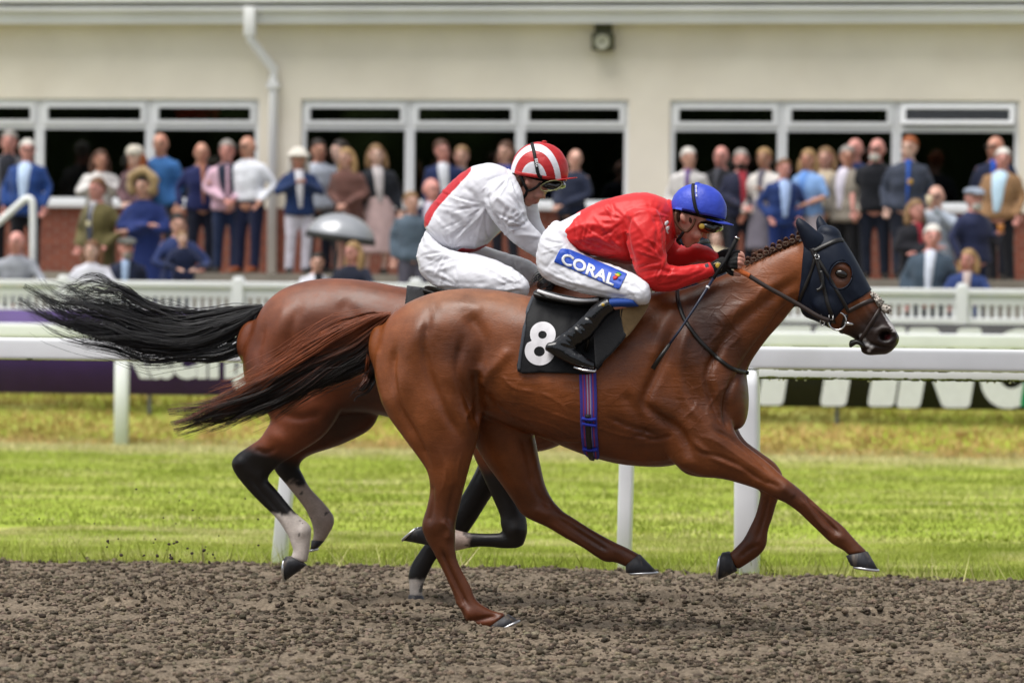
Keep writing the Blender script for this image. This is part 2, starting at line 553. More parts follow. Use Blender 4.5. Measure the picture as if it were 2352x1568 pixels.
# loose crumbs of the surface: rounded lumps, dry pale ones and damp dark ones
def crumbs(n, rmin, rmax, seed):
    g = np.random.default_rng(seed)
    p_ = (1 + 5 ** .5) / 2
    iv = np.array([(-1, p_, 0), (1, p_, 0), (-1, -p_, 0), (1, -p_, 0), (0, -1, p_), (0, 1, p_), (0, -1, -p_), (0, 1, -p_), (p_, 0, -1), (p_, 0, 1), (-p_, 0, -1), (-p_, 0, 1)]) / math.sqrt(1 + p_ * p_)
    fi = np.array([(0, 11, 5), (0, 5, 1), (0, 1, 7), (0, 7, 10), (0, 10, 11), (1, 5, 9), (5, 11, 4), (11, 10, 2), (10, 7, 6), (7, 1, 8), (3, 9, 4), (3, 4, 2), (3, 2, 6), (3, 6, 8), (3, 8, 9), (4, 9, 5), (2, 4, 11), (6, 2, 10), (8, 6, 7), (9, 8, 1)])
    y = g.uniform(ys[0] + .3, V_EDGE + .1, n); x = -y * math.tan(PSI) + g.uniform(-1, 1, n) * (y * .1235 + .35)
    keep = fbm(x + 300, y * .8, 4.0, 3, seed + 3) + g.normal(0, .12, n) > .40
    x, y = x[keep], y[keep]; n = len(x)
    ii = np.clip(np.searchsorted(xs, x), 0, len(xs) - 1); jj = np.clip(np.searchsorted(ys, y), 0, len(ys) - 1)
    r = rmin + (rmax - rmin) * g.random(n) ** 2.2
    V = iv[None] * (r[:, None, None] * g.uniform(.55, 1.35, (n, 12, 1))) * g.uniform(.75, 1.35, (n, 1, 3)) * np.array((1.15, 1, .8))
    V += np.stack([x, y, H[jj, ii] + r * .35], -1)[:, None]
    F = (fi[None] + np.arange(n)[:, None, None] * 12).reshape(-1, 3)
    tone = np.where(g.random(n) < .45, g.uniform(.32, .7, n), g.uniform(.8, 1.35, n))
    C = np.array(srgb('#766a5b'))[None] * tone[:, None] * g.uniform(.94, 1.06, (n, 3))
    me = mesh_from('track_crumbs', V.reshape(-1, 3), F)
    setcol(me, np.repeat(C, 12, 0).clip(.01, .55))
    return me
link('track_crumbs', crumbs(52000, .0045, .0165, 5), m_soil, kind='stuff', label='loose grey-brown crumbs strewn over the dirt track', category='dirt')
# wide sheets under and around it
m_turf = mat('turf', srgb('#8c9c38'), 0.9, 0.1, vary=0.25, vscale=9, color2=srgb('#b3ae6b'), c2scale=1.1, c2pos=(0.5, 0.75), detail=8, stretch=(0.6, 1.2, 1))
mb = MB().add([(-200, -20, -0.07), (200, -20, -0.07), (200, V_EDGE + 0.1, -0.07), (-200, V_EDGE + 0.1, -0.07)], [(0, 1, 2, 3)])
part('ground', mb.vf(), m_soil0, None, False, kind='structure')

def bank_z(y):
    return np.interp(y, [V_FAR + 0.0, V_FAR + 0.6, V_BAN + 0.2, V_FEN - 0.4, V_FEN + 0.4], [0.0, 0.06, 0.36, 0.60, 0.66])
xs2 = np.r_[-200, -60, np.arange(-20, 8, 0.25), 30, 200]; ys2 = np.r_[V_EDGE + 0.06, np.arange(25, 44, 0.5), np.arange(44, V_FEN + 0.8, 0.15)]
X2, Y2 = np.meshgrid(xs2, ys2)
Z2 = bank_z(Y2) + 0.03 * (fbm(X2 + 300, Y2, 1.7, 3, 20) - 0.5) * (Y2 > 25) + np.where(Y2 > V_FAR + .2, 0.07 * (fbm(X2 + 300, Y2, 2.5, 3, 25) - 0.5), 0)
i2 = np.arange(X2.size).reshape(X2.shape)
part('turf', (np.stack([X2, Y2, Z2], -1).reshape(-1, 3), np.stack([i2[:-1, :-1], i2[:-1, 1:], i2[1:, 1:], i2[1:, :-1]], -1).reshape(-1, 4)), m_turf, None, kind='structure')

# grass blades: one mass nobody could count
m_grass = mat('grass_blades', rough=0.75, spec=0.2, vary=0.1, vscale=4, attr='col')
def blades(n, x0, x1, y0, y1, h0, h1, w, zf, colf, seed):
    g = np.random.default_rng(seed)
    x = g.uniform(x0, x1, n); y = y0 + (y1 - y0) * g.random(n)
    lim = (y * math.tan(PSI))
    keep = np.abs(x + lim) < y * 0.1235 + 0.5
    x, y = x[keep], y[keep]; n = len(x)
    h = g.uniform(h0, h1, n); a = g.uniform(0, 2 * np.pi, n)
    z = zf(x, y)
    dx, dy = np.cos(a) * w * h, np.sin(a) * w * h
    lx, ly = g.normal(0, 0.45, n) * h, g.normal(0, 0.45, n) * h
    v = np.stack([np.stack([x - dx, y - dy, z - 0.01], -1), np.stack([x + dx, y + dy, z - 0.01], -1),
                  np.stack([x + lx, y + ly, z + h], -1)], 1).reshape(-1, 3)
    c = np.repeat(colf(x, y, g), 3, 0)
    return v, c
def mix(a, b, t): return np.asarray(a)[None] * (1 - t[:, None]) + np.asarray(b)[None] * t[:, None]
GA, GB, GC, GD = srgb('#87923a'), srgb('#a7ad56'), srgb('#cdc490'), srgb('#a88a52')
def turf_col(x, y, g):
    t = np.clip(fbm(x + 300, y, 0.8, 3, 31) * 1.6 - 0.45 + g.normal(0, .15, len(x)), 0, 1)
    c = mix(GA, GB, t)
    band = np.exp(-((y - 27.1) / 0.7) ** 2) * 0.55 + np.exp(-((y - 42.8) / 1.2) ** 2) * 0.9 + np.exp(-((y - 31.5) / 0.9) ** 2) * 0.2
    d = np.clip((fbm(x + 300, y * 2.2, 1.1, 4, 40) - 0.55) * 3.0 + band * 1.0 + g.normal(0, .2, len(x)), 0, 1)
    return c * (1 - d[:, None]) + np.asarray(GC)[None] * d[:, None]
def bank_col(x, y, g):
    t = np.clip((fbm(x + 300, y * 1.5, 0.7, 3, 61) - 0.5) * 3 + g.normal(0, .25, len(x)), 0, 1)
    c = mix(srgb('#d2b277'), srgb('#b0a858'), t)
    e = np.clip((y - (V_BAN - 0.35)) / 0.5, 0, 1) * 0.6
    c = c * (1 - e[:, None]) + np.asarray(srgb('#97a043'))[None] * e[:, None]
    k = np.clip((fbm(x + 300, y * 1.5, 1.9, 3, 67) - 0.55) * 4, 0, 1)[:, None]
    return c * (1 - k * 0.6) + np.asarray(srgb('#a07a45'))[None] * k * 0.6
flat = lambda x, y: np.zeros(len(x))
bankf = lambda x, y: bank_z(y) + 0.07 * (fbm(x + 300, y, 2.5, 3, 25) - 0.5)
BL = [blades(150000, -8, 0, V_EDGE - 0.02, 28, 0.01, 0.03, 0.12, flat, turf_col, 1),
      blades(1400, -8, 0, V_EDGE - 0.06, V_EDGE + 0.25, 0.05, 0.17, 0.03, flat, turf_col, 5),
      blades(135000, -13.8, 0, 28, 44.4, 0.012, 0.034, 0.35, flat, turf_col, 2),
      blades(32000, -14, 0, 42.7, 44.7, 0.02, 0.05, 0.25, lambda x, y: bank_z(y), lambda x, y, g: np.asarray(GC)[None] * (1 + .25 * g.normal(0, 1, len(x)))[:, None], 9),
      blades(74000, -15, 0, V_FAR, V_FEN + 0.1, 0.02, 0.06, 0.3, bankf, bank_col, 3)]
gv = np.vstack([b[0] for b in BL]); gc = np.vstack([b[1] for b in BL])
me = bpy.data.meshes.new('grass')
nt_ = len(gv) // 3
me.vertices.add(len(gv)); me.vertices.foreach_set('co', gv.astype(np.float32).ravel())
me.loops.add(len(gv)); me.loops.foreach_set('vertex_index', np.arange(len(gv), dtype=np.int32))
me.polygons.add(nt_); me.polygons.foreach_set('loop_start', np.arange(0, len(gv), 3, dtype=np.int32))
me.update(calc_edges=True)
setcol(me, gc)
link('grass', me, m_grass, kind='stuff', label='green turf grass with dry straw patches behind the white rail', category='grass')

# clods thrown up by the hooves
m_clod = mat('clod', srgb('#4c433b'), 0.95, 0.1, vary=0.3, vscale=60)
cl = []
for k in range(240):
    px, py = (rng.normal(380, 75), rng.uniform(1232, 1292)) if k < 34 else ((rng.normal(470, 160), rng.uniform(1100, 1290)) if k < 60 else (rng.normal(385, 62), 1372 - abs(rng.normal(0, 26))))
    p = at(px, py, VF + rng.uniform(-.3, .3)); r = rng.uniform(0.003, 0.011) * (1.0 if k < 30 else 0.5)
    v, f = ball(p, 1.0, 6, 4); v = np.array(v); v = p + (v - p) * r * rng.uniform(0.6, 1.4, v.shape)
    cl.append((v, f))
o = part('flying_dirt', join(cl), m_clod, None, kind='stuff', label='small dark clods of dirt thrown up behind the bay horse', category='dirt')

# ------------------------------------------------------------------ rails
m_pvc = mat('white_pvc', (0.80, 0.81, 0.83), 0.4, 0.45, vary=0.05, vscale=3, color2=(0.68, 0.69, 0.68), c2scale=2.2, c2pos=(0.55, 0.9))
m_algae = mat('algae', srgb('#4c521f'), 0.95, 0.1, vary=0.4, vscale=90)
m_drop = mat('water_drop', (0.9, 0.9, 0.9), 0.05, 0.8)
XL, XR = -16.0, 4.0
def rail_section(y, z0, z1, dy, name, parent, x0=XL, x1=XR, seg=1.9):
    h = (z1 - z0) / 2; zc = (z0 + z1) / 2
    a = np.linspace(0, 2 * np.pi, 48, endpoint=False)
    prof = np.stack([np.sign(np.cos(a)) * np.abs(np.cos(a)) ** 0.28 * dy, np.sign(np.sin(a)) * np.abs(np.sin(a)) ** 0.28 * h], -1)
    rings = np.array([[(x, y + p[0], zc + p[1]) for p in prof] for x in (x0, x1)])
    return part(name, grid_close(rings), m_pvc, parent)
def algae(y, z, x0, x1, dep, parent, seed, n):
    g = np.random.default_rng(seed); q = []
    for k in range(n):
        x = g.uniform(x0, x1)
        if vnoise(np.array([x * 1.3]), np.array([0.5]), seed)[0] < 0.38: continue
        q.append(ball((x, y - 0.01 + g.normal(0, .012), z + g.uniform(-.004, .004)), (g.uniform(.01, .035), g.uniform(.008, .02), g.uniform(.3, 1) * dep), 6, 4))
    part('moss', join(q), m_algae, parent, kind='stuff')

pt = lambda px, py, V: at(np.float64(px), np.float64(py), np.float64(V))
z_nb, z_nt = pt(1176, 840, V_RAIL)[2], pt(1176, 789, V_RAIL)[2]
rl = thing('running_rail', 'near white plastic running rail along the dirt edge behind the horses', 'rail', (-4, V_RAIL, 0))
rail_section(V_RAIL, z_nb, z_nt, 0.062, 'top_rail', rl)
algae(V_RAIL, z_nb + 0.002, -8, 0.5, 0.007, rl, 3, 500)
def leaning_post(px_top, py_top, px_bot, py_bot, wpx, dep, V, parent, rnd=False, V2=None):
    a, b = pt(px_bot, py_bot, V), pt(px_top, py_top, V if V2 is None else V2)
    b[2] = max(b[2], 0.3)
    w = wpx / 2 * V / FPX
    P = [a + (0, 0, -0.15), a + (b - a) * 0.33, a + (b - a) * 0.66, b]
    if rnd:   # a swan neck: the top bends back under the rail
        P = [a + (0, 0, -0.15), a + (b - a) * 0.4, a + (b - a) * 0.8, a + (b - a) * 0.93 + (0, -0.01, 0), b + (0, 0.02, 0)]
    P = np.array(P)
    U = np.zeros((len(P), 3)); U[:, 0] = w
    W = np.zeros((len(P), 3)); W[:, 1] = dep
    if rnd: U[-1] *= 0.86; U[-2] *= 0.97
    return part('post', loft3(P, U, W, 20, 4.5, 0, 0.15), m_pvc, parent)
leaning_post(1716, 852, 1716, 1330, 58, 0.075, V_RAIL - 0.02, rl, True)
leaning_post(690, 845, 636, 1305, 36, 0.045, V_RAIL + 0.1, rl)
leaning_post(1446, 845, 1432, 1320, 34, 0.045, V_RAIL + 0.12, rl)
# the lower rail set just behind it at the right, mossy underneath and dripping
V_LOW = V_RAIL + 0.2
z_lb, z_lt = pt(1960, 871, V_LOW)[2], pt(1960, 842, V_LOW)[2]
lo = thing('lower_rail', 'thinner white rail with mossy dripping underside just below the near running rail', 'rail', (-1, V_LOW, 0))
rail_section(V_LOW, z_lb, z_lt, 0.04, 'rail', lo, -4.6, XR)
algae(V_LOW - .03, z_lb + 0.004, -4.6, 1.0, 0.009, lo, 8, 620)
dr = []
for px in (1768, 1790, 1800, 1830, 1850, 1995, 2002, 2150, 2268, 2285, 2320):
    p = pt(px, 872 + (px - 1960) * 0.012, V_LOW - 0.02); dr.append(ball((p[0], V_LOW - 0.03, z_lb - 0.006), (0.007, 0.007, 0.008), 8, 6))
for d_ in dr: part('water_drop', d_, m_drop, lo)
# far rail
z_fb, z_ft = pt(1176, 789, V_FAR)[2], pt(1176, 755, V_FAR)[2]
fr = thing('running_rail', 'far white running rail across the turf, below the white balustrade', 'rail', (-7, V_FAR, 0))
rail_section(V_FAR, z_fb, z_ft, 0.065, 'top_rail', fr, -40, 25)
for px in (280, 993, 1706):
    p = pt(px, 900, V_FAR)
    part('post', loft3([(p[0], V_FAR, -0.1), (p[0], V_FAR, 0.5), (p[0], V_FAR, z_fb - 0.004)], [(0.075, 0, 0)] * 3, [(0, 0.06, 0)] * 3, 16, 4.5, 0, 0.1), m_pvc, fr)

# ------------------------------------------------------------------ banners on the bank
m_purple = mat('purple_banner', srgb('#44286f'), 0.55, 0.35, vary=0.1, vscale=4)
m_black = mat('black_banner', srgb('#1d1d1f'), 0.55, 0.35, vary=0.15, vscale=4)
m_letter = mat('white_print', (0.72, 0.73, 0.75), 0.55, 0.3, vary=0.04)
m_green = mat('green_print', srgb('#1d8a55'), 0.55, 0.3, vary=0.05)
m_steel = mat('dull_steel', (0.15, 0.15, 0.155), 0.5, 0.4, metal=0.6)
def banner(name, label, px0, px1, pyt, pyb, m, V):
    a, b = pt(px0, 800, V)[0], pt(px1, 800, V)[0]
    xm = (px0 + px1) / 2
    zt, zb = pt(xm, pyt, V)[2], pt(xm, pyb, V)[2]
    t = thing(name, label, 'banner', ((a + b) / 2, V, zb))
    n = 60
    gx = np.linspace(a, b, n)
    wob = 0.012 * np.sin(gx * 2.1) + 0.006 * np.sin(gx * 5.3)
    v = []; f = []
    for k, x in enumerate(gx):
        v += [(x, V + wob[k], zb), (x, V + wob[k] * 0.4, zt), (x, V + wob[k] * 0.4 + 0.012, zt), (x, V + wob[k] + 0.012, zb)]
        if k: f += [((k - 1) * 4 + i, k * 4 + i, k * 4 + (i + 1) % 4, (k - 1) * 4 + (i + 1) % 4) for i in range(4)]
    f += [(0, 1, 2, 3), ((n - 1) * 4 + 3, (n - 1) * 4 + 2, (n - 1) * 4 + 1, (n - 1) * 4)]
    part('banner_sheet', (v, f), m, t)
    g = a + 0.4
    while g < b:
        part('stake', MB().box(g - .02, g + .02, V + .02, V + .05, zb - 0.35, zt - 0.02).vf(), m_steel, t, False)
        g += 2.3
    return t
bl = banner('advertising_banner', 'purple banner with white lettering on the bank at the left', -200, 1100, 715, 908, m_purple, V_BAN)
v, f = text2d('Racing', 0.045, 1.0)
hx = 0.62 * 1.0
P = at(268 + v[:, 0] * 92, 862 - v[:, 1] * 110, V_BAN - 0.02)
part('lettering', (P, f), m_letter, bl, False)
br = banner('advertising_banner', 'black banner with white slanted block lettering at the right', 1350, 2700, 742, 937, m_black, V_BAN)
def slab(poly, m, name='letter', parent=br, V=V_BAN - 0.02):
    pts = []
    n = len(poly)
    for i in range(n):     # round the corners
        p0, p1, p2 = (np.array(poly[(i + k - 1) % n], float) for k in range(3))
        for t in (0.0, 0.33, 0.66, 1.0):
            a_ = p1 + (p0 - p1) / np.linalg.norm(p0 - p1) * min(11, np.linalg.norm(p0 - p1) * .4)
            c_ = p1 + (p2 - p1) / np.linalg.norm(p2 - p1) * min(11, np.linalg.norm(p2 - p1) * .4)
            pts.append((1 - t) ** 2 * a_ + 2 * t * (1 - t) * p1 + t * t * c_)
    v2, f2 = polygon2d(pts, 40)
    P = at(v2[:, 0], v2[:, 1], V)
    ff = [q if np.cross(P[q[1]] - P[q[0]], P[q[2]] - P[q[0]])[1] < 0 else q[::-1] for q in f2]
    part(name, (P, ff), m, parent, False)
sl = 0.16
def tee(x, y0=750, y1=931, w=58, bar=150):   # x: left foot of the stem
    dx = lambda y: (y1 - y) * sl
    s0, s1 = x, x + w
    yb = y0 + 42
    slab([(s0, y1), (s1, y1), (s1 + dx(yb), yb), (s1 + dx(yb) + 34, yb), (s1 + dx(y0) + 38, y0), (s0 + dx(y0) - 38, y0), (s0 + dx(yb) - 40, yb), (s0 + dx(yb), yb)], m_letter)
def stem(x, y0, y1, w=60):
    slab([(x, y1), (x + w, y1), (x + w + (y1 - y0) * sl, y0), (x + (y1 - y0) * sl, y0)], m_letter)
tee(1598, 746, 928); tee(1740, 748, 930); tee(1883, 749, 932, 60)
stem(1992, 751, 933, 61)
y0, y1 = 753, 936
dxs = (y1 - y0) * sl
slab([(2058, y1), (2113, y1), (2130, y1 - 95), (2165, y1), (2227, y1), (2227 + dxs, y0), (2170 + dxs, y0), (2170 + 95 * sl + 4, y0 + 88), (2154, y0), (2058 + dxs, y0)], m_letter)
def gee(cx, cy, rx, ry):
    out, inn = [], []
    for a in np.linspace(R(35), R(352), 26):
        out.append((cx + rx * math.cos(a) + ry * math.sin(a) * sl, cy - ry * math.sin(a)))
        inn.append((cx + rx * .45 * math.cos(a) + ry * .5 * math.sin(a) * sl, cy - ry * .5 * math.sin(a)))
    return out + [(cx + rx * .98, cy - 8), (cx + 2, cy - 8), (cx - 2, cy + 30)] + inn[::-1][1:]
v2, f2 = polygon2d(gee(2330, 846, 78, 92), 30)
P = at(v2[:, 0], v2[:, 1], V_BAN - 0.02)
part('letter', (P, [q if np.cross(P[q[1]] - P[q[0]], P[q[2]] - P[q[0]])[1] < 0 else q[::-1] for q in f2]), m_letter, br, False)
slab([(2342, 934), (2400, 934), (2412, 872), (2352, 872)], m_green, 'printed_mark', V=V_BAN - 0.03)

# ------------------------------------------------------------------ balustrade
m_paint = mat('white_timber', (0.80, 0.81, 0.81), 0.5, 0.35, vary=0.06, vscale=2)
zt, zb = pt(1176, 653, V_FEN)[2], pt(1176, 728, V_FEN)[2]
bal = thing('balustrade', 'white timber balustrade with square balusters in front of the crowd', 'fence', (-8, V_FEN, 0.6))
part('top_rail', MB().box(-30, 16, V_FEN - .06, V_FEN + .06, zt - .07, zt, .012).vf(), m_paint, bal, False)
part('fascia_board', MB().box(-30, 16, V_FEN - .025, V_FEN + .025, zt - .18, zt - .075).vf(), m_paint, bal, False)
part('bottom_rail', MB().box(-30, 16, V_FEN - .04, V_FEN + .04, zb - .03, zb + .045, .01).vf(), m_paint, bal, False)
px0 = pt(548, 690, V_FEN)[0]
step = pt(548, 690, V_FEN)[0] - pt(147, 690, V_FEN)[0]
pm = mesh_from('post', *MB().box(-.065, .065, -.07, .07, 0.5, zt + .035, .012).box(-.05, .05, -.055, .055, zt + .035, zt + .06, .01).vf(), False)
bmsh = mesh_from('baluster', *MB().box(-.022, .022, -.02, .02, zb + .04, zt - .17).vf(), False)
pm.materials.append(m_paint); bmsh.materials.append(m_paint)
for k in range(-3, 8):
    x = px0 + k * step
    o = link('post', pm, None, bal); o.location = (x, V_FEN, 0)
    for j in range(1, 22):
        xx = x + j * step / 22
        if -16.5 < xx < -0.3:
            o = link('baluster', bmsh, None, bal); o.location = (xx, V_FEN + .005, 0)

# ------------------------------------------------------------------ wood on the far side of the course, behind the camera (the windows reflect it)
m_wood = mat('woodland_leaves', srgb('#4a5a2a'), .9, .15, vary=.5, vscale=1.2, color2=srgb('#2a381a'), c2scale=.6, detail=6)
wv, wf = [], []
g = np.random.default_rng(77)
for k in range(70):
    x, y = -75 + k * 2.0 + g.normal(0, .8), -42 + g.normal(0, 2.5)
    h = g.uniform(9, 14)
    v, f = ball((x, y, h * .52), (g.uniform(2.4, 3.6), g.uniform(2.4, 3.4), h * .53), 18, 14)
    v = v + (v - np.array((x, y, h * .5))) * (.28 * (fbm(v[:, 0] + v[:, 1] + 300, v[:, 2] + 100, .9, 3, 78) - .5))[:, None] * 2
    wv.append((v, f))
part('woodland', join(wv), m_wood, None, kind='stuff', label='dark green wood across the course behind the photographer', category='woodland')
# ------------------------------------------------------------------ terrace
m_conc = mat('concrete', srgb('#8d867b'), 0.9, 0.2, vary=0.15, vscale=3, bump=0.004, bscale=40)
part('terrace', MB().box(-60, 40, V_FEN + .5, V_T1, -0.2, Z_LOW).vf(), m_conc, None, False, kind='structure')
part('terrace_step', MB().box(-60, 40, V_T1, V_T2, -0.2, Z_MID).vf(), m_conc, None, False, kind='structure')
part('terrace_landing', MB().box(-60, 40, V_T2, V_WALL + 6, -0.2, Z_TOP).vf(), m_conc, None, False, kind='structure')

# ------------------------------------------------------------------ grandstand building
m_render = mat('cream_render', srgb('#eee6d6'), 0.9, 0.2, vary=0.05, vscale=1.2, bump=0.003, bscale=90, color2=srgb('#e4dac8'), c2scale=0.7, c2pos=(0.5, 0.8))
m_upvc = mat('white_window_frame', (0.82, 0.83, 0.84), 0.35, 0.45, vary=0.03)
m_fascia = mat('white_fascia', (0.82, 0.82, 0.82), 0.4, 0.4, vary=0.05, vscale=1.0)
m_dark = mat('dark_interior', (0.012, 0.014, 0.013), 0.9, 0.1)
m_flower = mat('red_flower', srgb('#b3341f'), 0.8, 0.2, vary=0.4, vscale=9)
def glass_mat():
    m = bpy.data.materials.new('window_glass'); m.use_nodes = True
    b = m.node_tree.nodes['Principled BSDF']
    b.inputs['Base Color'].default_value = (0.6, 0.66, 0.64, 1); b.inputs['Roughness'].default_value = 0.02
    b.inputs['Transmission Weight'].default_value = 1.0; b.inputs['IOR'].default_value = 1.45
    return m
m_glass = glass_mat()
def brick_mat():
    m = bpy.data.materials.new('red_brick'); m.use_nodes = True
    N, L = m.node_tree.nodes, m.node_tree.links
    b = N['Principled BSDF']; b.inputs['Roughness'].default_value = 0.9
    tc = N.new('ShaderNodeTexCoord'); mp = N.new('ShaderNodeMapping'); mp.inputs['Rotation'].default_value = (R(90), 0, 0)
    t = N.new('ShaderNodeTexBrick')
    t.inputs['Color1'].default_value = (*srgb('#8e4a35'), 1); t.inputs['Color2'].default_value = (*srgb('#7a3c2c'), 1); t.inputs['Mortar'].default_value = (*srgb('#8b7264'), 1)
    t.inputs['Scale'].default_value = 1.0; t.inputs['Brick Width'].default_value = 0.225; t.inputs['Row Height'].default_value = 0.075; t.inputs['Mortar Size'].default_value = 0.008
    L.new(tc.outputs['Object'], mp.inputs[0]); L.new(mp.outputs[0], t.inputs[0]); L.new(t.outputs[0], b.inputs['Base Color'])
    bp = N.new('ShaderNodeBump'); bp.inputs['Distance'].default_value = 0.004; bp.invert = True
    L.new(t.outputs['Fac'], bp.inputs['Height']); L.new(bp.outputs[0], b.inputs['Normal'])
    return m
m_brick = brick_mat()
W = V_WALL
wx = lambda px, py=350: pt(px, py, W)[0]
wz = lambda py, px=1176: pt(px, py, W)[2]
bd = thing('grandstand_building', 'long cream rendered racecourse building with dark windows and brick base', 'building', (wx(1176), W, Z_TOP))
zwt, zwb, zsill = wz(229), wz(468), wz(482)
groups = [[-180, 88, 342, 594], [690, 939, 1193, 1443], [1537, 1795, 2058, 2340], [2470, 2720, 2970]]
# the wall around the openings
wl_ = MB()
X0, X1 = wx(-900), wx(3400)
ztop = wz(-110)
wl_.box(X0, X1, W, W + .3, zwt, ztop)
prev = X0
for g in groups:
    wl_.box(prev, wx(g[0]), W, W + .3, zsill, zwt); prev = wx(g[-1])
wl_.box(prev, X1, W, W + .3, zsill, zwt)
part('wall', wl_.vf(), m_render, bd, False)
part('brick_plinth', MB().box(X0, X1, W + .01, W + .28, Z_TOP - .1, zsill).vf(), m_brick, bd, False)
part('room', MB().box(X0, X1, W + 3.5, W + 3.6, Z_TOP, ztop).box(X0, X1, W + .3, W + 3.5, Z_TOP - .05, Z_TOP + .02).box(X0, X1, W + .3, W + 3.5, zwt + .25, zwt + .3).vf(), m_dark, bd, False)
fw = 0.062
tz0, tz1 = wz(300), wz(273)
for gi, g in enumerate(groups):
    for c in range(len(g) - 1):
        a, b = wx(g[c]), wx(g[c + 1])
        fm = MB()
        y0, y1 = W + .05, W + .13
        op = gi == 2 and c == 2
        e = 0.004
        fm.box(a + e, a + fw, y0, y1, zwb, zwt - e); fm.box(b - fw, b - e, y0, y1, zwb, zwt - e)
        fm.box(a + fw, b - fw, y0 + .004, y1 - .004, zwt - fw, zwt - e); fm.box(a + fw, b - fw, y0 + .004, y1 - .004, zwb, zwb + fw * .8)
        fm.box(a + fw, b - fw, y0 + .002, y1 - .002, tz0, tz0 + .07)
        win = part('window', fm.vf(), m_upvc, bd, False)
        lo_, hi_ = tz0 + .07, zwt - fw
        # top light with its own sash
        sm = MB(); s0, s1 = a + fw + .004, b - fw - .004; q = .055
        def sash(yy):
            k = MB()
            k.box(s0, s0 + q, yy - .03, yy + .02, lo_ + .004, hi_ - .004); k.box(s1 - q, s1, yy - .03, yy + .02, lo_ + .004, hi_ - .004)
            k.box(s0 + q, s1 - q, yy - .028, yy + .018, hi_ - q, hi_ - .004); k.box(s0 + q, s1 - q, yy - .028, yy + .018, lo_ + .004, lo_ + q)
            return k
        yy = W + .045
        sv, sf = sash(yy).vf()
        pv, pf = MB().box(s0 + q, s1 - q, yy - .006, yy + .004, lo_ + q, hi_ - q).vf()
        if op:     # hung from the top, pushed open
            rot = Matrix.Translation((0, yy, hi_)) @ Matrix.Rotation(R(-22), 4, 'X') @ Matrix.Translation((0, -yy, -hi_))
            sv = [tuple(rot @ Vector(p)) for p in sv]; pv = [tuple(rot @ Vector(p)) for p in pv]
        part('sash', (sv, sf), m_upvc, win, False)
        part('pane', (pv, pf), m_glass, win, False)
        part('pane', MB().box(a + fw, b - fw, W + .085, W + .095, zwb + fw * .8, tz0).vf(), m_glass, win, False)
    part('window_sill', MB().box(wx(g[0]) - .04, wx(g[-1]) + .04, W - .07, W + .14, zsill - .005, zwb - .002, .01).vf(), m_upvc, bd, False)
# eaves: gutter board, roof edge, downpipe with hopper
zg0, zg1 = wz(58), wz(14)
part('fascia_board', MB().box(X0, X1, W - .30, W - .25, zg0, zg1, .012).box(X0, X1, W - .25, W + .02, zg0 + .02, zg0 + .06).vf(), m_fascia, bd, False)
part('gutter', MB().box(X0, X1, W - .40, W - .31, zg1 - .10, zg1 - .03, .03).vf(), m_fascia, bd, False)
part('roof_edge', MB().box(X0, X1, W - .44, W + .4, zg1 + .02, zg1 + .3, .02).vf(), m_fascia, bd, False)
dp = MB()
hx0, hx1 = pt(554, 40, W - .6)[0], pt(579, 40, W - .6)[0]
dp.box(hx0, hx1, W - .46, W - .315, pt(566, 82, W - .6)[2], pt(566, 14, W - .6)[2], .012)
pxm = (hx0 + hx1) / 2
dp.tube(np.array([(pxm, W - .39, pt(566, 74, W - .6)[2]), (pxm, W - .39, pt(566, 88, W - .6)[2]), (wx(630), W - .09, wz(160)), (wx(630), W - .09, wz(180)), (wx(630), W - .09, Z_TOP)]), 0.062, 14)
part('downpipe', dp.vf(), m_fascia, bd)
part('pipe_bracket', MB().box(wx(617), wx(643), W - .17, W - .002, wz(205), wz(192)).vf(), m_fascia, bd, False)
# red flower cluster added behind one top light in place of a reflection
fl = [ball((wx(385 + 60 * rng.random() * 1.6), W + .35 + rng.random() * .3, wz(268 - 28 * rng.random())), rng.uniform(.02, .06), 7, 5) for _ in range(60)]
o = part('reflection_flowers', join(fl), m_flower, None, kind='stuff', label='red flowers behind a top window pane at the left, standing in for a reflection', category='flowers')
# round-faced floodlight under the eaves
m_lampbody = mat('olive_metal', srgb('#45452c'), 0.5, 0.4, vary=0.1)
m_lens = mat('lamp_glass', srgb('#a9a894'), 0.25, 0.5)
lx0, lx1, lz0, lz1 = wx(1361), wx(1411), wz(118), wz(78)
fl_ = thing('floodlight', 'small dark square floodlight with round lens fixed under the eaves', 'lamp', ((lx0 + lx1) / 2, W, lz0))
part('housing', MB().box(lx0, lx1, W - .22, W - .06, lz0, lz1, .02).vf(), m_lampbody, fl_, False)
part('bracket', MB().box(lx0 + .03, lx1 - .03, W - .13, W - .09, lz1 - .002, wz(58), 0).box(lx0 + .05, lx1 - .05, W - .1, W - .001, lz1 - .06, lz1 - .02).vf(), m_lampbody, fl_, False)
cxl, czl = (lx0 + lx1) / 2, (lz0 + lz1) / 2 - .01
a = np.linspace(0, 2 * np.pi, 24, endpoint=False)
prof = [(0.10, -.222), (0.10, -.24), (0.085, -.25), (0.07, -.236), (0.03, -.232), (0.002, -.231)]
part('lens', grid_close(np.array([[(cxl + r * math.cos(t), W + y, czl + r * math.sin(t)) for t in a] for r, y in prof])), m_lens, fl_)
part('bulb', ball((cxl, W - .235, czl), (.018, .02, .018), 10, 8), m_dark, fl_)
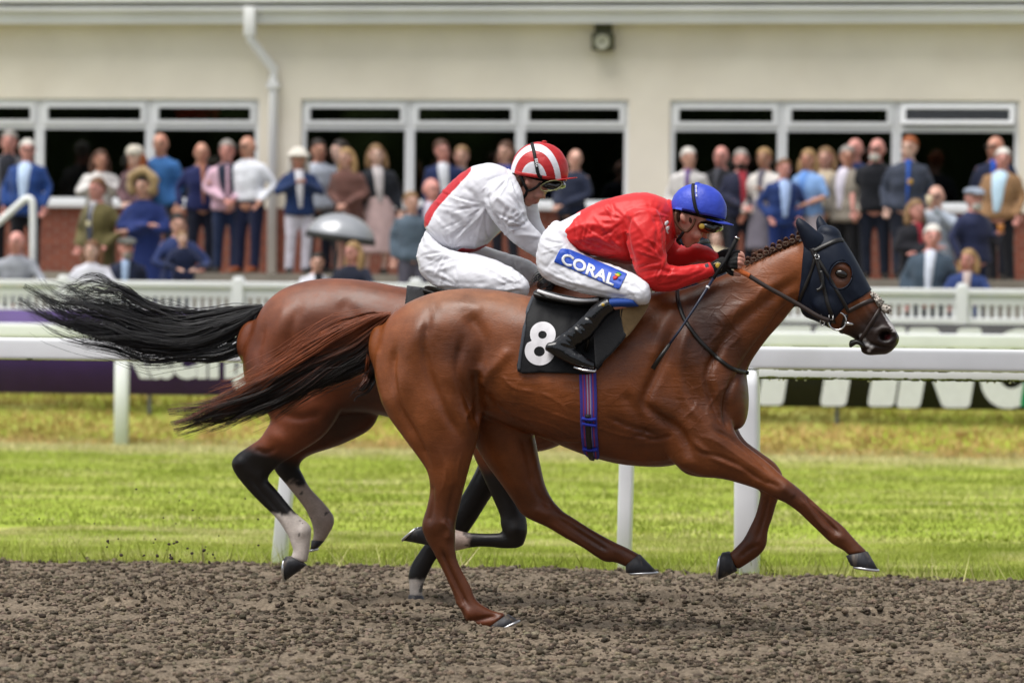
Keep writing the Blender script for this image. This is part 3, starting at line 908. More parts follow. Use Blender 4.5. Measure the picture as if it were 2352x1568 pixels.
# white stair handrail at the left
VH = 50.0
hr = thing('handrail', 'bent white tubular stair handrail at the left edge beside the blue suit', 'handrail', pt(75, 640, VH))
hp = spline(np.array([pt(-60, 552, VH), pt(0, 508, VH), pt(45, 468, VH), pt(60, 457, VH), pt(70, 458, VH), pt(75, 470, VH), pt(76, 500, VH)]), 6)
hp = np.vstack([hp, pt(76, 560, VH), [pt(76, 640, VH)[0], VH, Z_LOW - .05]])
part('tube', tube(hp, 0.043, 14), m_paint, hr)
# ------------------------------------------------------------------ spectators
def cloth(hexc, rough=0.85, bump=0.006, name=None):
    return mat(name or 'cloth_' + hexc, srgb(hexc), rough, 0.25, vary=0.14, vscale=9, bump=bump, bscale=14, sheen=0.1)
SKIN = {'p': '#c99c8a', 't': '#bb8a74', 'r': '#cc9186', 'l': '#d8b3a2', 'b': '#a67a62'}
def skin(k): return mat('skin_' + k, srgb(SKIN[k]), 0.5, 0.4, vary=0.1, vscale=14, color2=srgb('#b86a5a'), c2scale=11, c2pos=(0.5, 0.85))
HAIR = {'grey': '#8d8781', 'white': '#c9c4bd', 'brown': '#4a3022', 'dark': '#231a15', 'blond': '#94764f', 'ginger': '#8a4a24', 'fair': '#7d6143', 'mid': '#6b4a33'}
def hairm(k): return mat('hair_' + k, srgb(HAIR[k]), 0.6, 0.3, vary=0.3, vscale=30, stretch=(1, 1, .2))
m_lipc = mat('crowd_lips', srgb('#8a4a45'), .5, .4)
m_eye = mat('dark_eye', (0.015, 0.012, 0.01), 0.3, 0.5)
ARMS = {
    'down':   [((.235, .03, 1.13), (.24, -.07, .88))] * 2,
    'pocket': [((.275, .07, 1.13), (.2, -.08, .92))] * 2,
    'clasp':  [((.245, .0, 1.12), (.05, -.24, .97))] * 2,
    'cross':  [((.27, -.05, 1.13), (-.12, -.23, 1.15)), ((.27, -.05, 1.11), (-.12, -.21, 1.08))],
    'phone':  [((.27, -.04, 1.14), (.05, -.25, 1.27))] * 2,
    'drink':  [((.27, .03, 1.13), (.28, -.06, .88)), ((.27, -.04, 1.13), (.10, -.25, 1.19))],
    'mouth':  [((.27, .03, 1.13), (.26, -.1, .92)), ((.26, -.12, 1.18), (.04, -.2, 1.46))],
    'lean':   [((.30, -.12, 1.12), (.14, -.33, 1.05))] * 2,
}
def torso_st(kind, fat, grow):
    st = {'body': [(.86, .155, .105), (.95, .165, .115), (1.06, .145, .10), (1.2, .165, .115), (1.33, .165, .11), (1.405, .12, .085), (1.46, .066, .058)]}['body']
    return [(z, (w * (1 + .10 * fat) + grow), (d * (1 + .45 * fat * (1 if z < 1.3 else .4)) + grow)) for z, w, d in st]

GROUP = 'spectators watching from the terrace'
def person(px, py, V, zf, label, top='#223355', legs='#1b2030', hair='short', hc='grey', sk='p', arms='down', yaw=0.0, shirt=None, tie=None,
           hem=.86, fat=0.0, skirt=None, sleeves=1.0, open_=0.05, specs=False, beard=None, badge=None, hat=None, cup=None, shoes='#1a1512', look=0.0, extra=None, lean=0.0):
    jit = np.random.default_rng(int(px * 7 + py))
    yaw = yaw + jit.normal(0, 14); look = look + jit.normal(0, 16); lx, ly = jit.normal(0, .035), jit.normal(0, .02) - .01
    p = pt(px, py, V)
    H = p[2] - zf
    s = H / 1.755
    t = thing('person', label, 'person', (p[0], V, zf), GROUP)
    M = Matrix.Translation((p[0], V, zf)) @ Matrix.Rotation(R(yaw), 4, 'Z') @ Matrix.Diagonal((s * 1.12, s * 1.08, s, 1))
    Mn = np.array(M)
    def put(name, vf, m, smooth=True):
        v = np.asarray(vf[0], float)
        v = v.copy(); q = np.clip(v[:, 2] - .9, 0, 2)      # weight shifted onto one leg
        v[:, 0] += lx * (np.sin(np.clip(v[:, 2] / .95, 0, 1) * np.pi / 2) * .8 - q * 1.0); v[:, 1] += ly * q * 2
        v = v @ Mn[:3, :3].T + Mn[:3, 3]
        return part(name, (v, vf[1]), m, t, smooth)
    hx = .02 * math.sin(R(look)); Hc = np.array([0, -.015, 1.625])
    HS = 1.16
    cl_, sl_ = math.cos(R(look)), math.sin(R(look))
    def hd(v):      # head turn
        v = np.asarray(v, float) - Hc
        return np.stack([v[:, 0] * cl_ - v[:, 1] * sl_, v[:, 0] * sl_ + v[:, 1] * cl_, v[:, 2]], -1) * HS + Hc - (0, 0, .022)
    # body: one continuous skin
    S = []
    tb = torso_st('body', fat, 0.0)
    S.append(loft3([(0, 0, a) for a, b, c in tb], [(b, 0, 0) for a, b, c in tb], [(0, c, 0) for a, b, c in tb], 14, 2.3))
    S.append(limb([(0, .01, 1.42), (0, -.005, 1.5), (0, -.012, 1.56)], [.06, .055, .055]))
    head = [ball(Hc + (0, .012, .02), (.074, .09, .108), 14, 10), loft3([(0, -.035, 1.62), (0, -.045, 1.57), (0, -.052, 1.53)], [(.064, 0, 0), (.058, 0, 0), (.036, 0, 0)], [(0, .06, 0), (0, .055, 0), (0, .04, 0)], 12),
            ball(Hc + (0, -.098, -.012), (.015, .022, .024), 8, 6), ball(Hc + (0, -.082, .035), (.05, .018, .012), 8, 6),
            ball(Hc + (.076, .012, -.005), (.013, .024, .032), 8, 6), ball(Hc + (-.076, .012, -.005), (.013, .024, .032), 8, 6)]
    S += [(hd(v), f) for v, f in head]
    A = ARMS[arms]
    wr = []
    for i, sg in enumerate((-1, 1)):
        e, w = A[i]
        sh = np.array([sg * .166, .005, 1.355]); e = np.array(e) * (sg, 1, 1); w = np.array(w) * (sg, 1, 1)
        if fat: e = e + (sg * .05 * fat, -.02 * fat, 0); w = w + (0, -.08 * fat, 0)
        d = (w - e) / np.linalg.norm(w - e)
        wr.append((sh, e, w, d))
        S.append(limb([sh, lerp(sh, e, .5), e, lerp(e, w, .5), w], [.052, .046, .04, .036, .027]))
        S.append(limb([w, w + d * .05, w + d * .09], [.028, .04, .03], .55))
    for sg in (-1, 1):
        S.append(limb([(sg * .09, 0, .9), (sg * .095, -.005, .7), (sg * .1, -.01, .5), (sg * .1, .015, .3), (sg * .1, .02, .08)], [.085, .075, .052, .05, .036]))
        S.append(limb([(sg * .1, .03, .05), (sg * .105, -.05, .04), (sg * .11, -.14, .03)], [.038, .036, .025], 1.0))
    Vb, Fb = fuse(S, .026, 2)
    fing = []
    for sh, e, w, d in wr:     # five fingers on each hand
        side = np.cross(d, (0, 0, 1.0)); side /= np.linalg.norm(side) + 1e-6
        for k, (o_, l_) in enumerate(((-.028, .055), (-.01, .068), (.01, .064), (.027, .05))):
            b0 = w + d * .085 + side * o_
            fing.append(tube([b0, b0 + d * l_ * .5 + (0, -.006, -.004), b0 + d * l_ * .8 + (0, -.006, -.018)], [.0095, .009, .006], 6))
        b0 = w + d * .03 + side * -.034
        fing.append(tube([b0, b0 - side * .02 + d * .03, b0 - side * .018 + d * .055], [.011, .01, .007], 6))
    v, f = join([(Vb, Fb)] + fing)
    put('body', (v, f), skin(sk))
    eyl = [ball(Hc + (sx * .031, -.083, .016), (.013, .009, .008), 8, 6) for sx in (-1, 1)] + [ball(Hc + (0, -.09, -.058), (.022, .008, .004), 8, 4)] + [ball(Hc + (sx * .031, -.086, .036), (.018, .008, .004), 8, 4) for sx in (-1, 1)]
    for (v, f), nm in zip(eyl, ('eye', 'eye', 'mouth', 'eyebrow', 'eyebrow')): put(nm, (hd(v), f), m_lipc if nm == 'mouth' else m_eye)
    # upper garment
    tp = torso_st('body', fat, .022)
    tp = [q for q in tp if q[0] > hem + .02]
    wf, df = tp[0][1] * (1.06 if hem < .8 else 1.0), tp[0][2] * (1.05 if hem < .8 else 1.0)
    tp = [(hem, wf + .012, df + .012)] + tp[:-1] + [(1.45, .08, .072)]
    G = [loft3([(0, 0, a) for a, b, c in tp], [(b, 0, 0) for a, b, c in tp], [(0, c, 0) for a, b, c in tp], 16, 2.5, 0, .25)]
    if sleeves > 0:
        for sh, e, w, d in wr:
            J = [sh + (0, 0, .005), lerp(sh, e, .5), e]; rr = [.058, .056, .05]
            if sleeves > .6: J += [lerp(e, w, .5), w - d * .01]; rr += [.046, .04]
            G.append(limb(J, rr))
    Vg, Fg = fuse(G, .029, 2)
    Vg = Vg + normals(Vg, Fg) * (0.012 * (vnoise(Vg[:, 0] * 9 + px, Vg[:, 2] * 13, 3) + vnoise(Vg[:, 1] * 11 + 7, Vg[:, 2] * 8 + px, 4) - 1))[:, None]
    put('coat' if hem < .7 else 'top', (Vg, Fg), cloth(top))
    # collar and open front
    if shirt:
        q = torso_st('body', fat, .034)
        zs = [z for z, _, _ in q if z >= max(hem + .02, .95)]
        dd = {z: c for z, _, c in q}
        st = [(max(hem + .03, .93), open_ * .45)] + [(z, open_ * np.interp(z, [1.0, 1.2, 1.4], [.6, .85, 1.0])) for z in zs[1:-1]] + [(1.455, .05)]
        zq = [a for a, b, c in q]; dq = [c for a, b, c in q]
        put('shirt', loft3([(0, -np.interp(a, zq, dq) + .035, a) for a, b in st], [(b, 0, 0) for a, b in st], [(0, .042, 0)] * len(st), 10, 2.2, 0, .3), cloth(shirt, .8))
    if tie:
        zq = [a for a, b, c in torso_st('body', fat, .05)]; dq = [c for a, b, c in torso_st('body', fat, .05)]
        zz = np.linspace(1.0, 1.43, 6)
        put('tie', loft3([(0, -np.interp(z, zq, dq) + .016, z) for z in zz], [(b, 0, 0) for b in (.022, .03, .028, .024, .02, .02)], [(0, .012, 0)] * 6, 8), cloth(tie, .6))
    if badge:
        fz = -torso_st('body', fat, .05)[3][2] - .01
        put('badge', ball((.02, fz, 1.19), (.028, .008, .035), 10, 8), cloth(badge, .5))
    # lower garment
    if skirt:
        k = [(1.06, .16, .13), (.9, .19, .15), (.75, .21, .17), (skirt, .24, .2)]
        put('skirt', fuse([loft3([(0, 0, a) for a, b, c in k], [(b, 0, 0) for a, b, c in k], [(0, c, 0) for a, b, c in k], 16, 2.2, 0, .1)], .022, 2), cloth(legs))
    else:
        L = [loft3([(0, 0, .86), (0, 0, .93), (0, 0, 1.04)], [(.17 + .03 * fat, 0, 0), (.172 + .03 * fat, 0, 0), (.152 + .03 * fat, 0, 0)], [(0, .115, 0), (0, .12 + .04 * fat, 0), (0, .11 + .05 * fat, 0)], 14, 2.3, 0, .3)]
        for sg in (-1, 1):
            L.append(limb([(sg * .088, 0, .9), (sg * .095, -.005, .7), (sg * .1, -.01, .5), (sg * .1, .012, .3), (sg * .1, .015, .07)], [.1, .09, .073, .067, .062]))
        put('trousers', fuse(L, .03, 2), cloth(legs))
    for sg in (-1, 1):
        put('shoe', limb([(sg * .1, .055, .05), (sg * .105, -.03, .05), (sg * .11, -.11, .04), (sg * .112, -.17, .03)], [.043, .045, .045, .026], 1.0), mat('leather_' + shoes, srgb(shoes), .4, .5))
    # hair and headwear
    hm = hairm(hc)
    def cut(c, r, fy, fz, ring=0):
        v, f = ball((0, 0, 0), 1, 20, 16); v = np.array(v) * r + c
        keep = [(all((v[i][1] > Hc[1] + fy - (v[i][2] - Hc[2] - .03) * 1.3) and (v[i][2] > Hc[2] + fz) for i in q)) for q in f]
        if ring: keep = [k and all(v[i][2] < Hc[2] + ring for i in q) for k, q in zip(keep, f)]
        g = [q for q, k in zip(f, keep) if k]
        return hd(v), g
    if hair in ('short', 'long', 'bob'):
        put('hair', cut(Hc + (0, .018, .028), (.085, .098, .113), -.03, -.07), hm)
    elif hair == 'bald':
        put('hair', cut(Hc + (0, .018, .02), (.081, .096, .11), -.005, -.065, .03), hm)
    if hair in ('long', 'bob'):
        ln = 1.28 if hair == 'long' else 1.47
        q = []
        for sx in (-1, 1):
            q.append(limb([(sx * .05, .03, 1.7), (sx * .082, .02, 1.62), (sx * .088, .005, 1.5), (sx * .085, -.05 if ln < 1.4 else 0, ln)], [.03, .034, .038, .02]))
        q.append(limb([(0, .06, 1.7), (0, .09, 1.6), (0, .085, 1.5), (0, .08, max(ln, 1.36))], [.05, .075, .08, .05], .6))
        v, f = fuse(q, .014, 2); put('hair_lengths', (hd(v), f), hm)
    if beard:
        put('beard', (lambda q: (hd(q[0]), q[1]))(fuse([ball(Hc + (0, -.055, -.075), (.058, .045, .045), 12, 8), ball(Hc + (0, -.09, -.04), (.035, .014, .01), 10, 6)], .012, 2)), hairm(beard))
    if specs:
        q = []
        for sx in (-1, 1):
            a_ = np.linspace(0, 2 * np.pi, 13)
            q.append(tube([(sx * .033 + .027 * math.cos(b), -.112, 1.64 + .02 * math.sin(b)) for b in a_], .004, 5))
        q.append(tube([(-.012, -.114, 1.645), (.012, -.114, 1.645)], .004, 5))
        v, f = join(q); put('spectacles', (hd(v), f), m_eye)
    if hat:
        kind, colr = hat
        hmt = cloth(colr, .9)
        if kind == 'flat':
            v, f = fuse([ball(Hc + (0, -.005, .085), (.098, .118, .045), 16, 10), ball(Hc + (0, -.1, .062), (.07, .06, .014), 12, 8)], .011, 2); put('flat_cap', (hd(v), f), hmt)
        if kind == 'beanie':
            v, f = fuse([ball(Hc + (0, .012, .075), (.094, .108, .085), 16, 10), loft3([Hc + (0, .008, .035), Hc + (0, .008, .075)], [(.096, 0, 0)] * 2, [(0, .108, 0)] * 2, 16, 2, 0, .2)], .012, 2); put('beanie', (hd(v), f), hmt)
        if kind == 'bucket':
            v, f = fuse([ball(Hc + (0, .01, .085), (.095, .105, .07), 16, 10), loft3([Hc + (0, .005, .045), Hc + (0, .005, .065), Hc + (0, .005, .1)], [(.135, 0, 0), (.115, 0, 0), (.09, 0, 0)], [(0, .14, 0), (0, .12, 0), (0, .1, 0)], 16, 2, 0, .1)], .012, 2); put('hat', (hd(v), f), hmt)
        if kind == 'hood':
            a_ = np.linspace(R(-50), R(230), 14)
            q = [ball(Hc + (0, .05, .03), (.125, .11, .14), 14, 10)]
            v, f = fuse(q, .016, 1)
            put('hood', (v, f), cloth(top))
            ringp = np.array([(.135 * math.cos(b), -.055, 1.645 + .15 * math.sin(b)) for b in a_])
            v, f = tube(ringp, .05 + .012 * np.sin(np.arange(14) * 2.3), 10)
            v = np.array(v) + rng.normal(0, .006, (len(v), 3))
            put('fur_trim', (v, f), mat('fur_trim', srgb(colr), .95, .1, vary=.3, vscale=60, bump=.02, bscale=120, sheen=.4))
    if cup:
        w = wr[1][2]; d = wr[1][3]
        c0 = w + d * .08 + np.array((0, -.03, -.02))
        put('drink', loft3([c0, c0 + (0, 0, .06), c0 + (0, 0, .12)], [(.028, 0, 0), (.034, 0, 0), (.038, 0, 0)], [(0, .028, 0), (0, .034, 0), (0, .038, 0)], 12, 2, 0, .05), mat('drink_' + cup, srgb(cup), .2, .6))
    if extra: extra(put, wr)
    return t

B_, M_, L_ = 53.6, 51.5, 49.2           # back row, step, front row
ZT, ZM, ZL = Z_TOP, Z_MID, Z_LOW
# back row, left to right
person(22, 300, B_ + .3, ZT, 'grey-haired man in grey jacket and dark waistcoat at the far left edge', '#5d5c60', '#15161c', 'short', 'grey', 'r', 'down', -8, shirt='#20222c', open_=.1, look=10)
person(63, 320, B_ - .5, ZT - .05, 'white-haired man in bright blue suit jacket and pale blue shirt', '#1f3d78', '#12131a', 'short', 'white', 'r', 'down', 25, shirt='#b9cdea', open_=.085, fat=.6, hem=.8, specs=True, look=15)
person(232, 345, B_ + .2, ZT, 'woman with long brown hair in white off-shoulder top behind the olive coat', '#d3d0cd', '#2a2a33', 'long', 'brown', 't', 'phone', 10, hem=.95)
person(316, 338, B_, ZT, 'woman in cream beanie with ginger hair and mauve jumper', '#5d4348', '#2b2630', 'long', 'ginger', 'l', 'clasp', 12, hat=('beanie', '#c6bfb2'), fat=.4)
person(374, 305, B_ + .2, ZT, 'tall man in plain mid-blue jumper and grey trousers', '#33639c', '#35353b', 'bald', 'mid', 't', 'down', -8, fat=.2, look=8)
person(462, 327, B_, ZT, 'bald man in navy shirt holding a small white badge', '#1b2350', '#161a2c', 'bald', 'grey', 't', 'drink', 6, badge='#d9d5c5', shirt='#a5705a', open_=.03, fat=.3)
person(521, 322, B_ - .2, ZT, 'grey-haired man in dark waistcoat over pink shirt sleeves', '#c9a6b6', '#1d2a48', 'short', 'grey', 'r', 'clasp', 8, fat=.3, shirt='#1c2438', open_=.12, tie='#c9a6b6')
person(567, 312, B_ - .3, ZT, 'bald man in crisp white shirt, navy trousers and brown shoes', '#d5d7de', '#161d3a', 'bald', 'grey', 't', 'pocket', -12, specs=True, fat=.3, hem=.93, shoes='#8a4a2a')
person(685, 342, B_ - .4, ZT, 'woman in white sun hat, navy cardigan and white trousers', '#1c3058', '#cfcbd6', 'bob', 'white', 't', 'phone', 4, shirt='#d7d6dc', open_=.06, hat=('bucket', '#d9d3c8'), hem=.84, fat=.3)
person(731, 320, B_ + .2, ZT, 'dark-haired man in pale grey T-shirt behind the white sun hat', '#a9b0bd', '#1f2230', 'short', 'dark', 't', 'down', 0, sleeves=.5, fat=.2)
person(786, 322, B_ + .9, ZT, 'dark-haired man mostly hidden behind the blonde woman in brown', '#3b3d45', '#22242c', 'short', 'dark', 'l', 'down', 0)
person(797, 340, B_ - .2, ZT, 'woman with long blonde hair in brown jumper dress', '#66463f', '#5d4039', 'long', 'blond', 'p', 'clasp', -5, skirt=.6)
person(863, 332, B_ - .1, ZT, 'woman in black leather jacket and pale pink long skirt', '#1b1e26', '#b89e9c', 'bob', 'fair', 'l', 'down', 8, shirt='#c7bfc0', open_=.07, skirt=.3, hem=.95)
person(1016, 322, B_ + .1, ZT, 'dark-haired man in navy suit and open white shirt', '#1a2850', '#171c30', 'short', 'brown', 'r', 'down', 10, shirt='#d3d5dd', open_=.07)
person(1062, 335, B_ + .3, ZT, 'fair-haired youth in dark jacket beside the navy suit', '#1c1d26', '#1a1a22', 'short', 'fair', 'p', 'down', 4, shirt='#c5c2bf', open_=.05)
person(1165, 325, B_ + .4, ZT, 'woman with brown bob in blue top behind the striped cap', '#2c3f86', '#20222c', 'bob', 'brown', 'p', 'down', -6)
person(1318, 342, B_, ZT, 'balding man in navy zip jacket with clasped hands between the jockeys', '#1a2136', '#171a24', 'bald', 'grey', 'p', 'clasp', -20, fat=.3, look=20)
person(1585, 340, B_, ZT, 'white-haired woman in white jacket and purple scarf', '#cbc7c6', '#2a2830', 'short', 'white', 'p', 'down', 0, shirt='#6f568c', open_=.035, fat=.3)
person(1660, 335, B_ + .7, ZT, 'bald pink-faced man in black jacket and grey scarf', '#17181e', '#15161c', 'bald', 'dark', 'r', 'down', 0, shirt='#45464e', open_=.04)
person(1701, 343, B_ + .1, ZT, 'grey-haired man in dark jacket over red shirt', '#22253a', '#1d1f2c', 'short', 'grey', 'r', 'clasp', 5, shirt='#a0323e', open_=.05, fat=.3, beard='dark')
person(1757, 340, B_ - .1, ZT, 'woman with short blond hair in white jacket over grey patterned dress', '#d0cbc6', '#6b6671', 'short', 'blond', 'b', 'drink', -5, shirt='#6b6671', open_=.05, skirt=.4)
person(1800, 365, B_ - .4, ZT - .05, 'man in royal blue suit and light blue shirt by the horse\'s ear', '#1d3266', '#1c2f66', 'short', 'mid', 'r', 'pocket', 12, shirt='#a9c0ea', open_=.08, hem=.82, fat=.3)
person(1896, 338, B_ + .8, ZT, 'woman with dark blond hair in cream cardigan behind the blue blouse', '#c2b39a', '#3a3530', 'bob', 'fair', 'p', 'down', 0)
person(1858, 343, B_ - .1, ZT, 'blonde woman in blue and white floral blouse holding brown bag', '#7fa3d6', '#a49a9f', 'bob', 'blond', 't', 'clasp', -6, shirt='#6b98dd', open_=.06, skirt=.5, sleeves=.5, fat=.4)
person(1968, 318, B_ + .9, ZT, 'bald pink-headed man half hidden behind the beige jacket', '#20305a', '#1a1c26', 'bald', 'grey', 'r', 'down', 0)
person(1950, 335, B_ - .1, ZT, 'grey-haired man in open beige jacket, white shirt and black trousers', '#8f877c', '#121216', 'short', 'grey', 't', 'down', -20, shirt='#cdc7d4', open_=.08, hem=.78, fat=.4, look=25)
person(2015, 318, B_ - .2, ZT, 'bald man with white beard in black polo shirt and dark jeans', '#14161d', '#151b2a', 'bald', 'white', 'r', 'down', 4, sleeves=.5, fat=.4, beard='white', specs=True)
person(2088, 313, B_ - .3, ZT, 'ginger-haired man in charcoal zip jumper wearing a yellow badge', '#3b4150', '#252936', 'short', 'ginger', 'l', 'down', -4, fat=.6, shirt='#2a57b0', open_=.025, badge='#c69a3c')
person(2286, 312, B_ + .4, ZT, 'man in dark navy jacket and blue tie at the right window', '#18203a', '#171a26', 'bald', 'dark', 't', 'down', -6, shirt='#2b55b8', open_=.03, specs=True)
person(2304, 340, B_ - .4, ZT - .04, 'white-haired man in tan jacket and pale blue shirt at the right edge', '#8d6c4c', '#14151b', 'short', 'white', 'r', 'down', -14, shirt='#b7d2e4', open_=.1, fat=.6)
# on the step
person(231, 408, M_, ZM, 'man in long olive country coat with shirt and tie', '#5e5634', '#55502f', 'short', 'mid', 'r', 'pocket', 6, hem=.55, shirt='#c4c1c4', open_=.04, tie='#35405e', fat=.5, badge='#d8cfa8')
person(335, 402, M_ - .1, ZM, 'person in long navy parka with fur-trimmed hood up', '#1f2f66', '#1f2f66', 'short', 'dark', 'p', 'cross', 0, hem=.35, hat=('hood', '#b3966a'))
person(992, 408, M_ + .2, ZM, 'bald man in navy blazer behind the white jockey', '#1b2546', '#1d2644', 'bald', 'grey', 'r', 'cross', -35, shirt='#c9c2d2', open_=.05, look=30)
person(945, 440, M_, ZM, 'child in grey-blue top beside the bald man in navy', '#53616e', '#5c5a66', 'short', 'fair', 'p', 'down', 10)
person(2150, 425, M_ + .1, ZM, 'man in pale grey shirt and glasses lifting a cup to his mouth', '#a3acb8', '#3a3d48', 'bald', 'grey', 'p', 'mouth', 0, specs=True, cup='#d2c0a0', fat=.4)
person(2102, 458, M_ - .1, ZM - .1, 'woman with fair hair in black jacket and red scarf', '#191920', '#191920', 'bob', 'fair', 'r', 'cross', 10, shirt='#8f2733', open_=.04)
person(2230, 430, M_ - .2, ZM, 'man with white beard in grey flat cap and navy jacket holding beer', '#242a48', '#20243a', 'bald', 'grey', 'r', 'drink', 35, hat=('flat', '#8b94a3'), beard='white', cup='#b06f2c', fat=.6, look=-25)
# front row at the balustrade
person(40, 530, L_, ZL, 'bald man in pale grey sweater by the handrail', '#8e9199', '#3a3b42', 'bald', 'grey', 'r', 'lean', 6, fat=.4)
person(212, 552, L_, ZL, 'young woman with long brown hair in white top at the front left', '#c9c9d2', '#2d2d36', 'long', 'mid', 'l', 'lean', -12)
person(292, 545, L_ + .1, ZL, 'man in grey-green flat cap and navy jacket at the front', '#1a2138', '#1a2138', 'bald', 'grey', 'r', 'down', 8, hat=('flat', '#5d5d58'), shirt='#9fb4d3', open_=.05, beard='grey')
person(408, 490, L_ + .5, ZL + .25, 'man in navy jacket holding a small fair-haired child', '#22305c', '#1c2338', 'short', 'dark', 'p', 'lean', -8, fat=.4)
person(418, 530, L_ - .05, ZL + .55, 'small fair-haired child in navy held at the front rail', '#18213f', '#18213f', 'short', 'fair', 'l', 'lean', 10)
person(728, 580, L_, ZL, 'boy with dark hair in white jacket under the silver umbrella', '#cfcfd8', '#22242c', 'short', 'dark', 'p', 'lean', 15, shirt='#16171c', open_=.06)
person(812, 555, L_, ZL, 'girl with long blonde hair and dark top under the silver umbrella', '#1c2030', '#20242e', 'long', 'blond', 'r', 'lean', -18, look=-12)
person(1646, 528, M_, ZM, 'child with brown hair in cream top seen between the hands and ear', '#c5b79a', '#3a3a44', 'short', 'mid', 'l', 'down', 0)
person(2142, 515, L_ + .2, ZL + .05, 'older white-haired man in slate jacket and white shirt at the front right', '#3c4a58', '#2c333e', 'short', 'white', 'r', 'down', -6, shirt='#c6ccd9', open_=.06, fat=.5)
person(2224, 572, L_, ZL, 'blond woman in blue jacket leaning on the balustrade at the right', '#293b6c', '#2a3350', 'bob', 'blond', 'r', 'lean', 14, shirt='#c5b3ae', open_=.05, look=-15)

# silver dome umbrella held over the two at the front
m_silver = mat('silver_umbrella', (0.34, 0.35, 0.37), 0.3, 0.6, metal=0.3, vary=0.1, vscale=3)
m_edge = mat('dark_edging', (0.05, 0.05, 0.055), 0.5, 0.4)
VU = L_ + .45
cu_ = pt(781, 552, VU); rr = (pt(862, 552, VU)[0] - pt(700, 552, VU)[0]) / 2; hh = pt(781, 490, VU)[2] - cu_[2]
um = thing('umbrella', 'open silver dome umbrella with dark edge held over the front row', 'umbrella', (cu_[0], VU, Z_LOW + .6))
nr = 8
a = np.linspace(0, 2 * np.pi, 32, endpoint=False)
def ribf(t): return 1 - 0.035 * np.sin(4 * t) ** 2
tilt = np.array(Matrix.Rotation(R(8), 3, 'Y'))
def dome(th, k=1.0):
    q = np.stack([rr * k * math.sin(th) * ribf(a) * np.cos(a), rr * k * math.sin(th) * ribf(a) * np.sin(a), np.full(32, hh * k * (math.cos(th) - .0))], -1)
    return q @ tilt.T + cu_
ths = np.linspace(0.03, R(90), 10)
ring = np.array([dome(t) for t in ths] + [dome(t, .985) for t in ths[::-1]])
part('canopy', grid_close(ring, False), m_silver, um)
ring = np.array([dome(R(78), 1.006), dome(R(92), 1.006), dome(R(92), .98), dome(R(78), .98)])
part('edging', grid_close(ring, False), m_edge, um)
part('shaft', tube([cu_ + tilt @ (0, 0, hh * 1.08), cu_ + tilt @ (0, 0, 0), cu_ + tilt @ (0, 0, -.75)], .011, 8), m_steel, um)
for k in range(8):
    b = k * np.pi / 4
    part('rib', tube(np.array([tilt @ np.array((rr * .97 * math.sin(t) * math.cos(b), rr * .97 * math.sin(t) * math.sin(b), hh * .97 * math.cos(t))) + cu_ for t in np.linspace(.05, R(90), 8)]), .004, 5), m_steel, um)
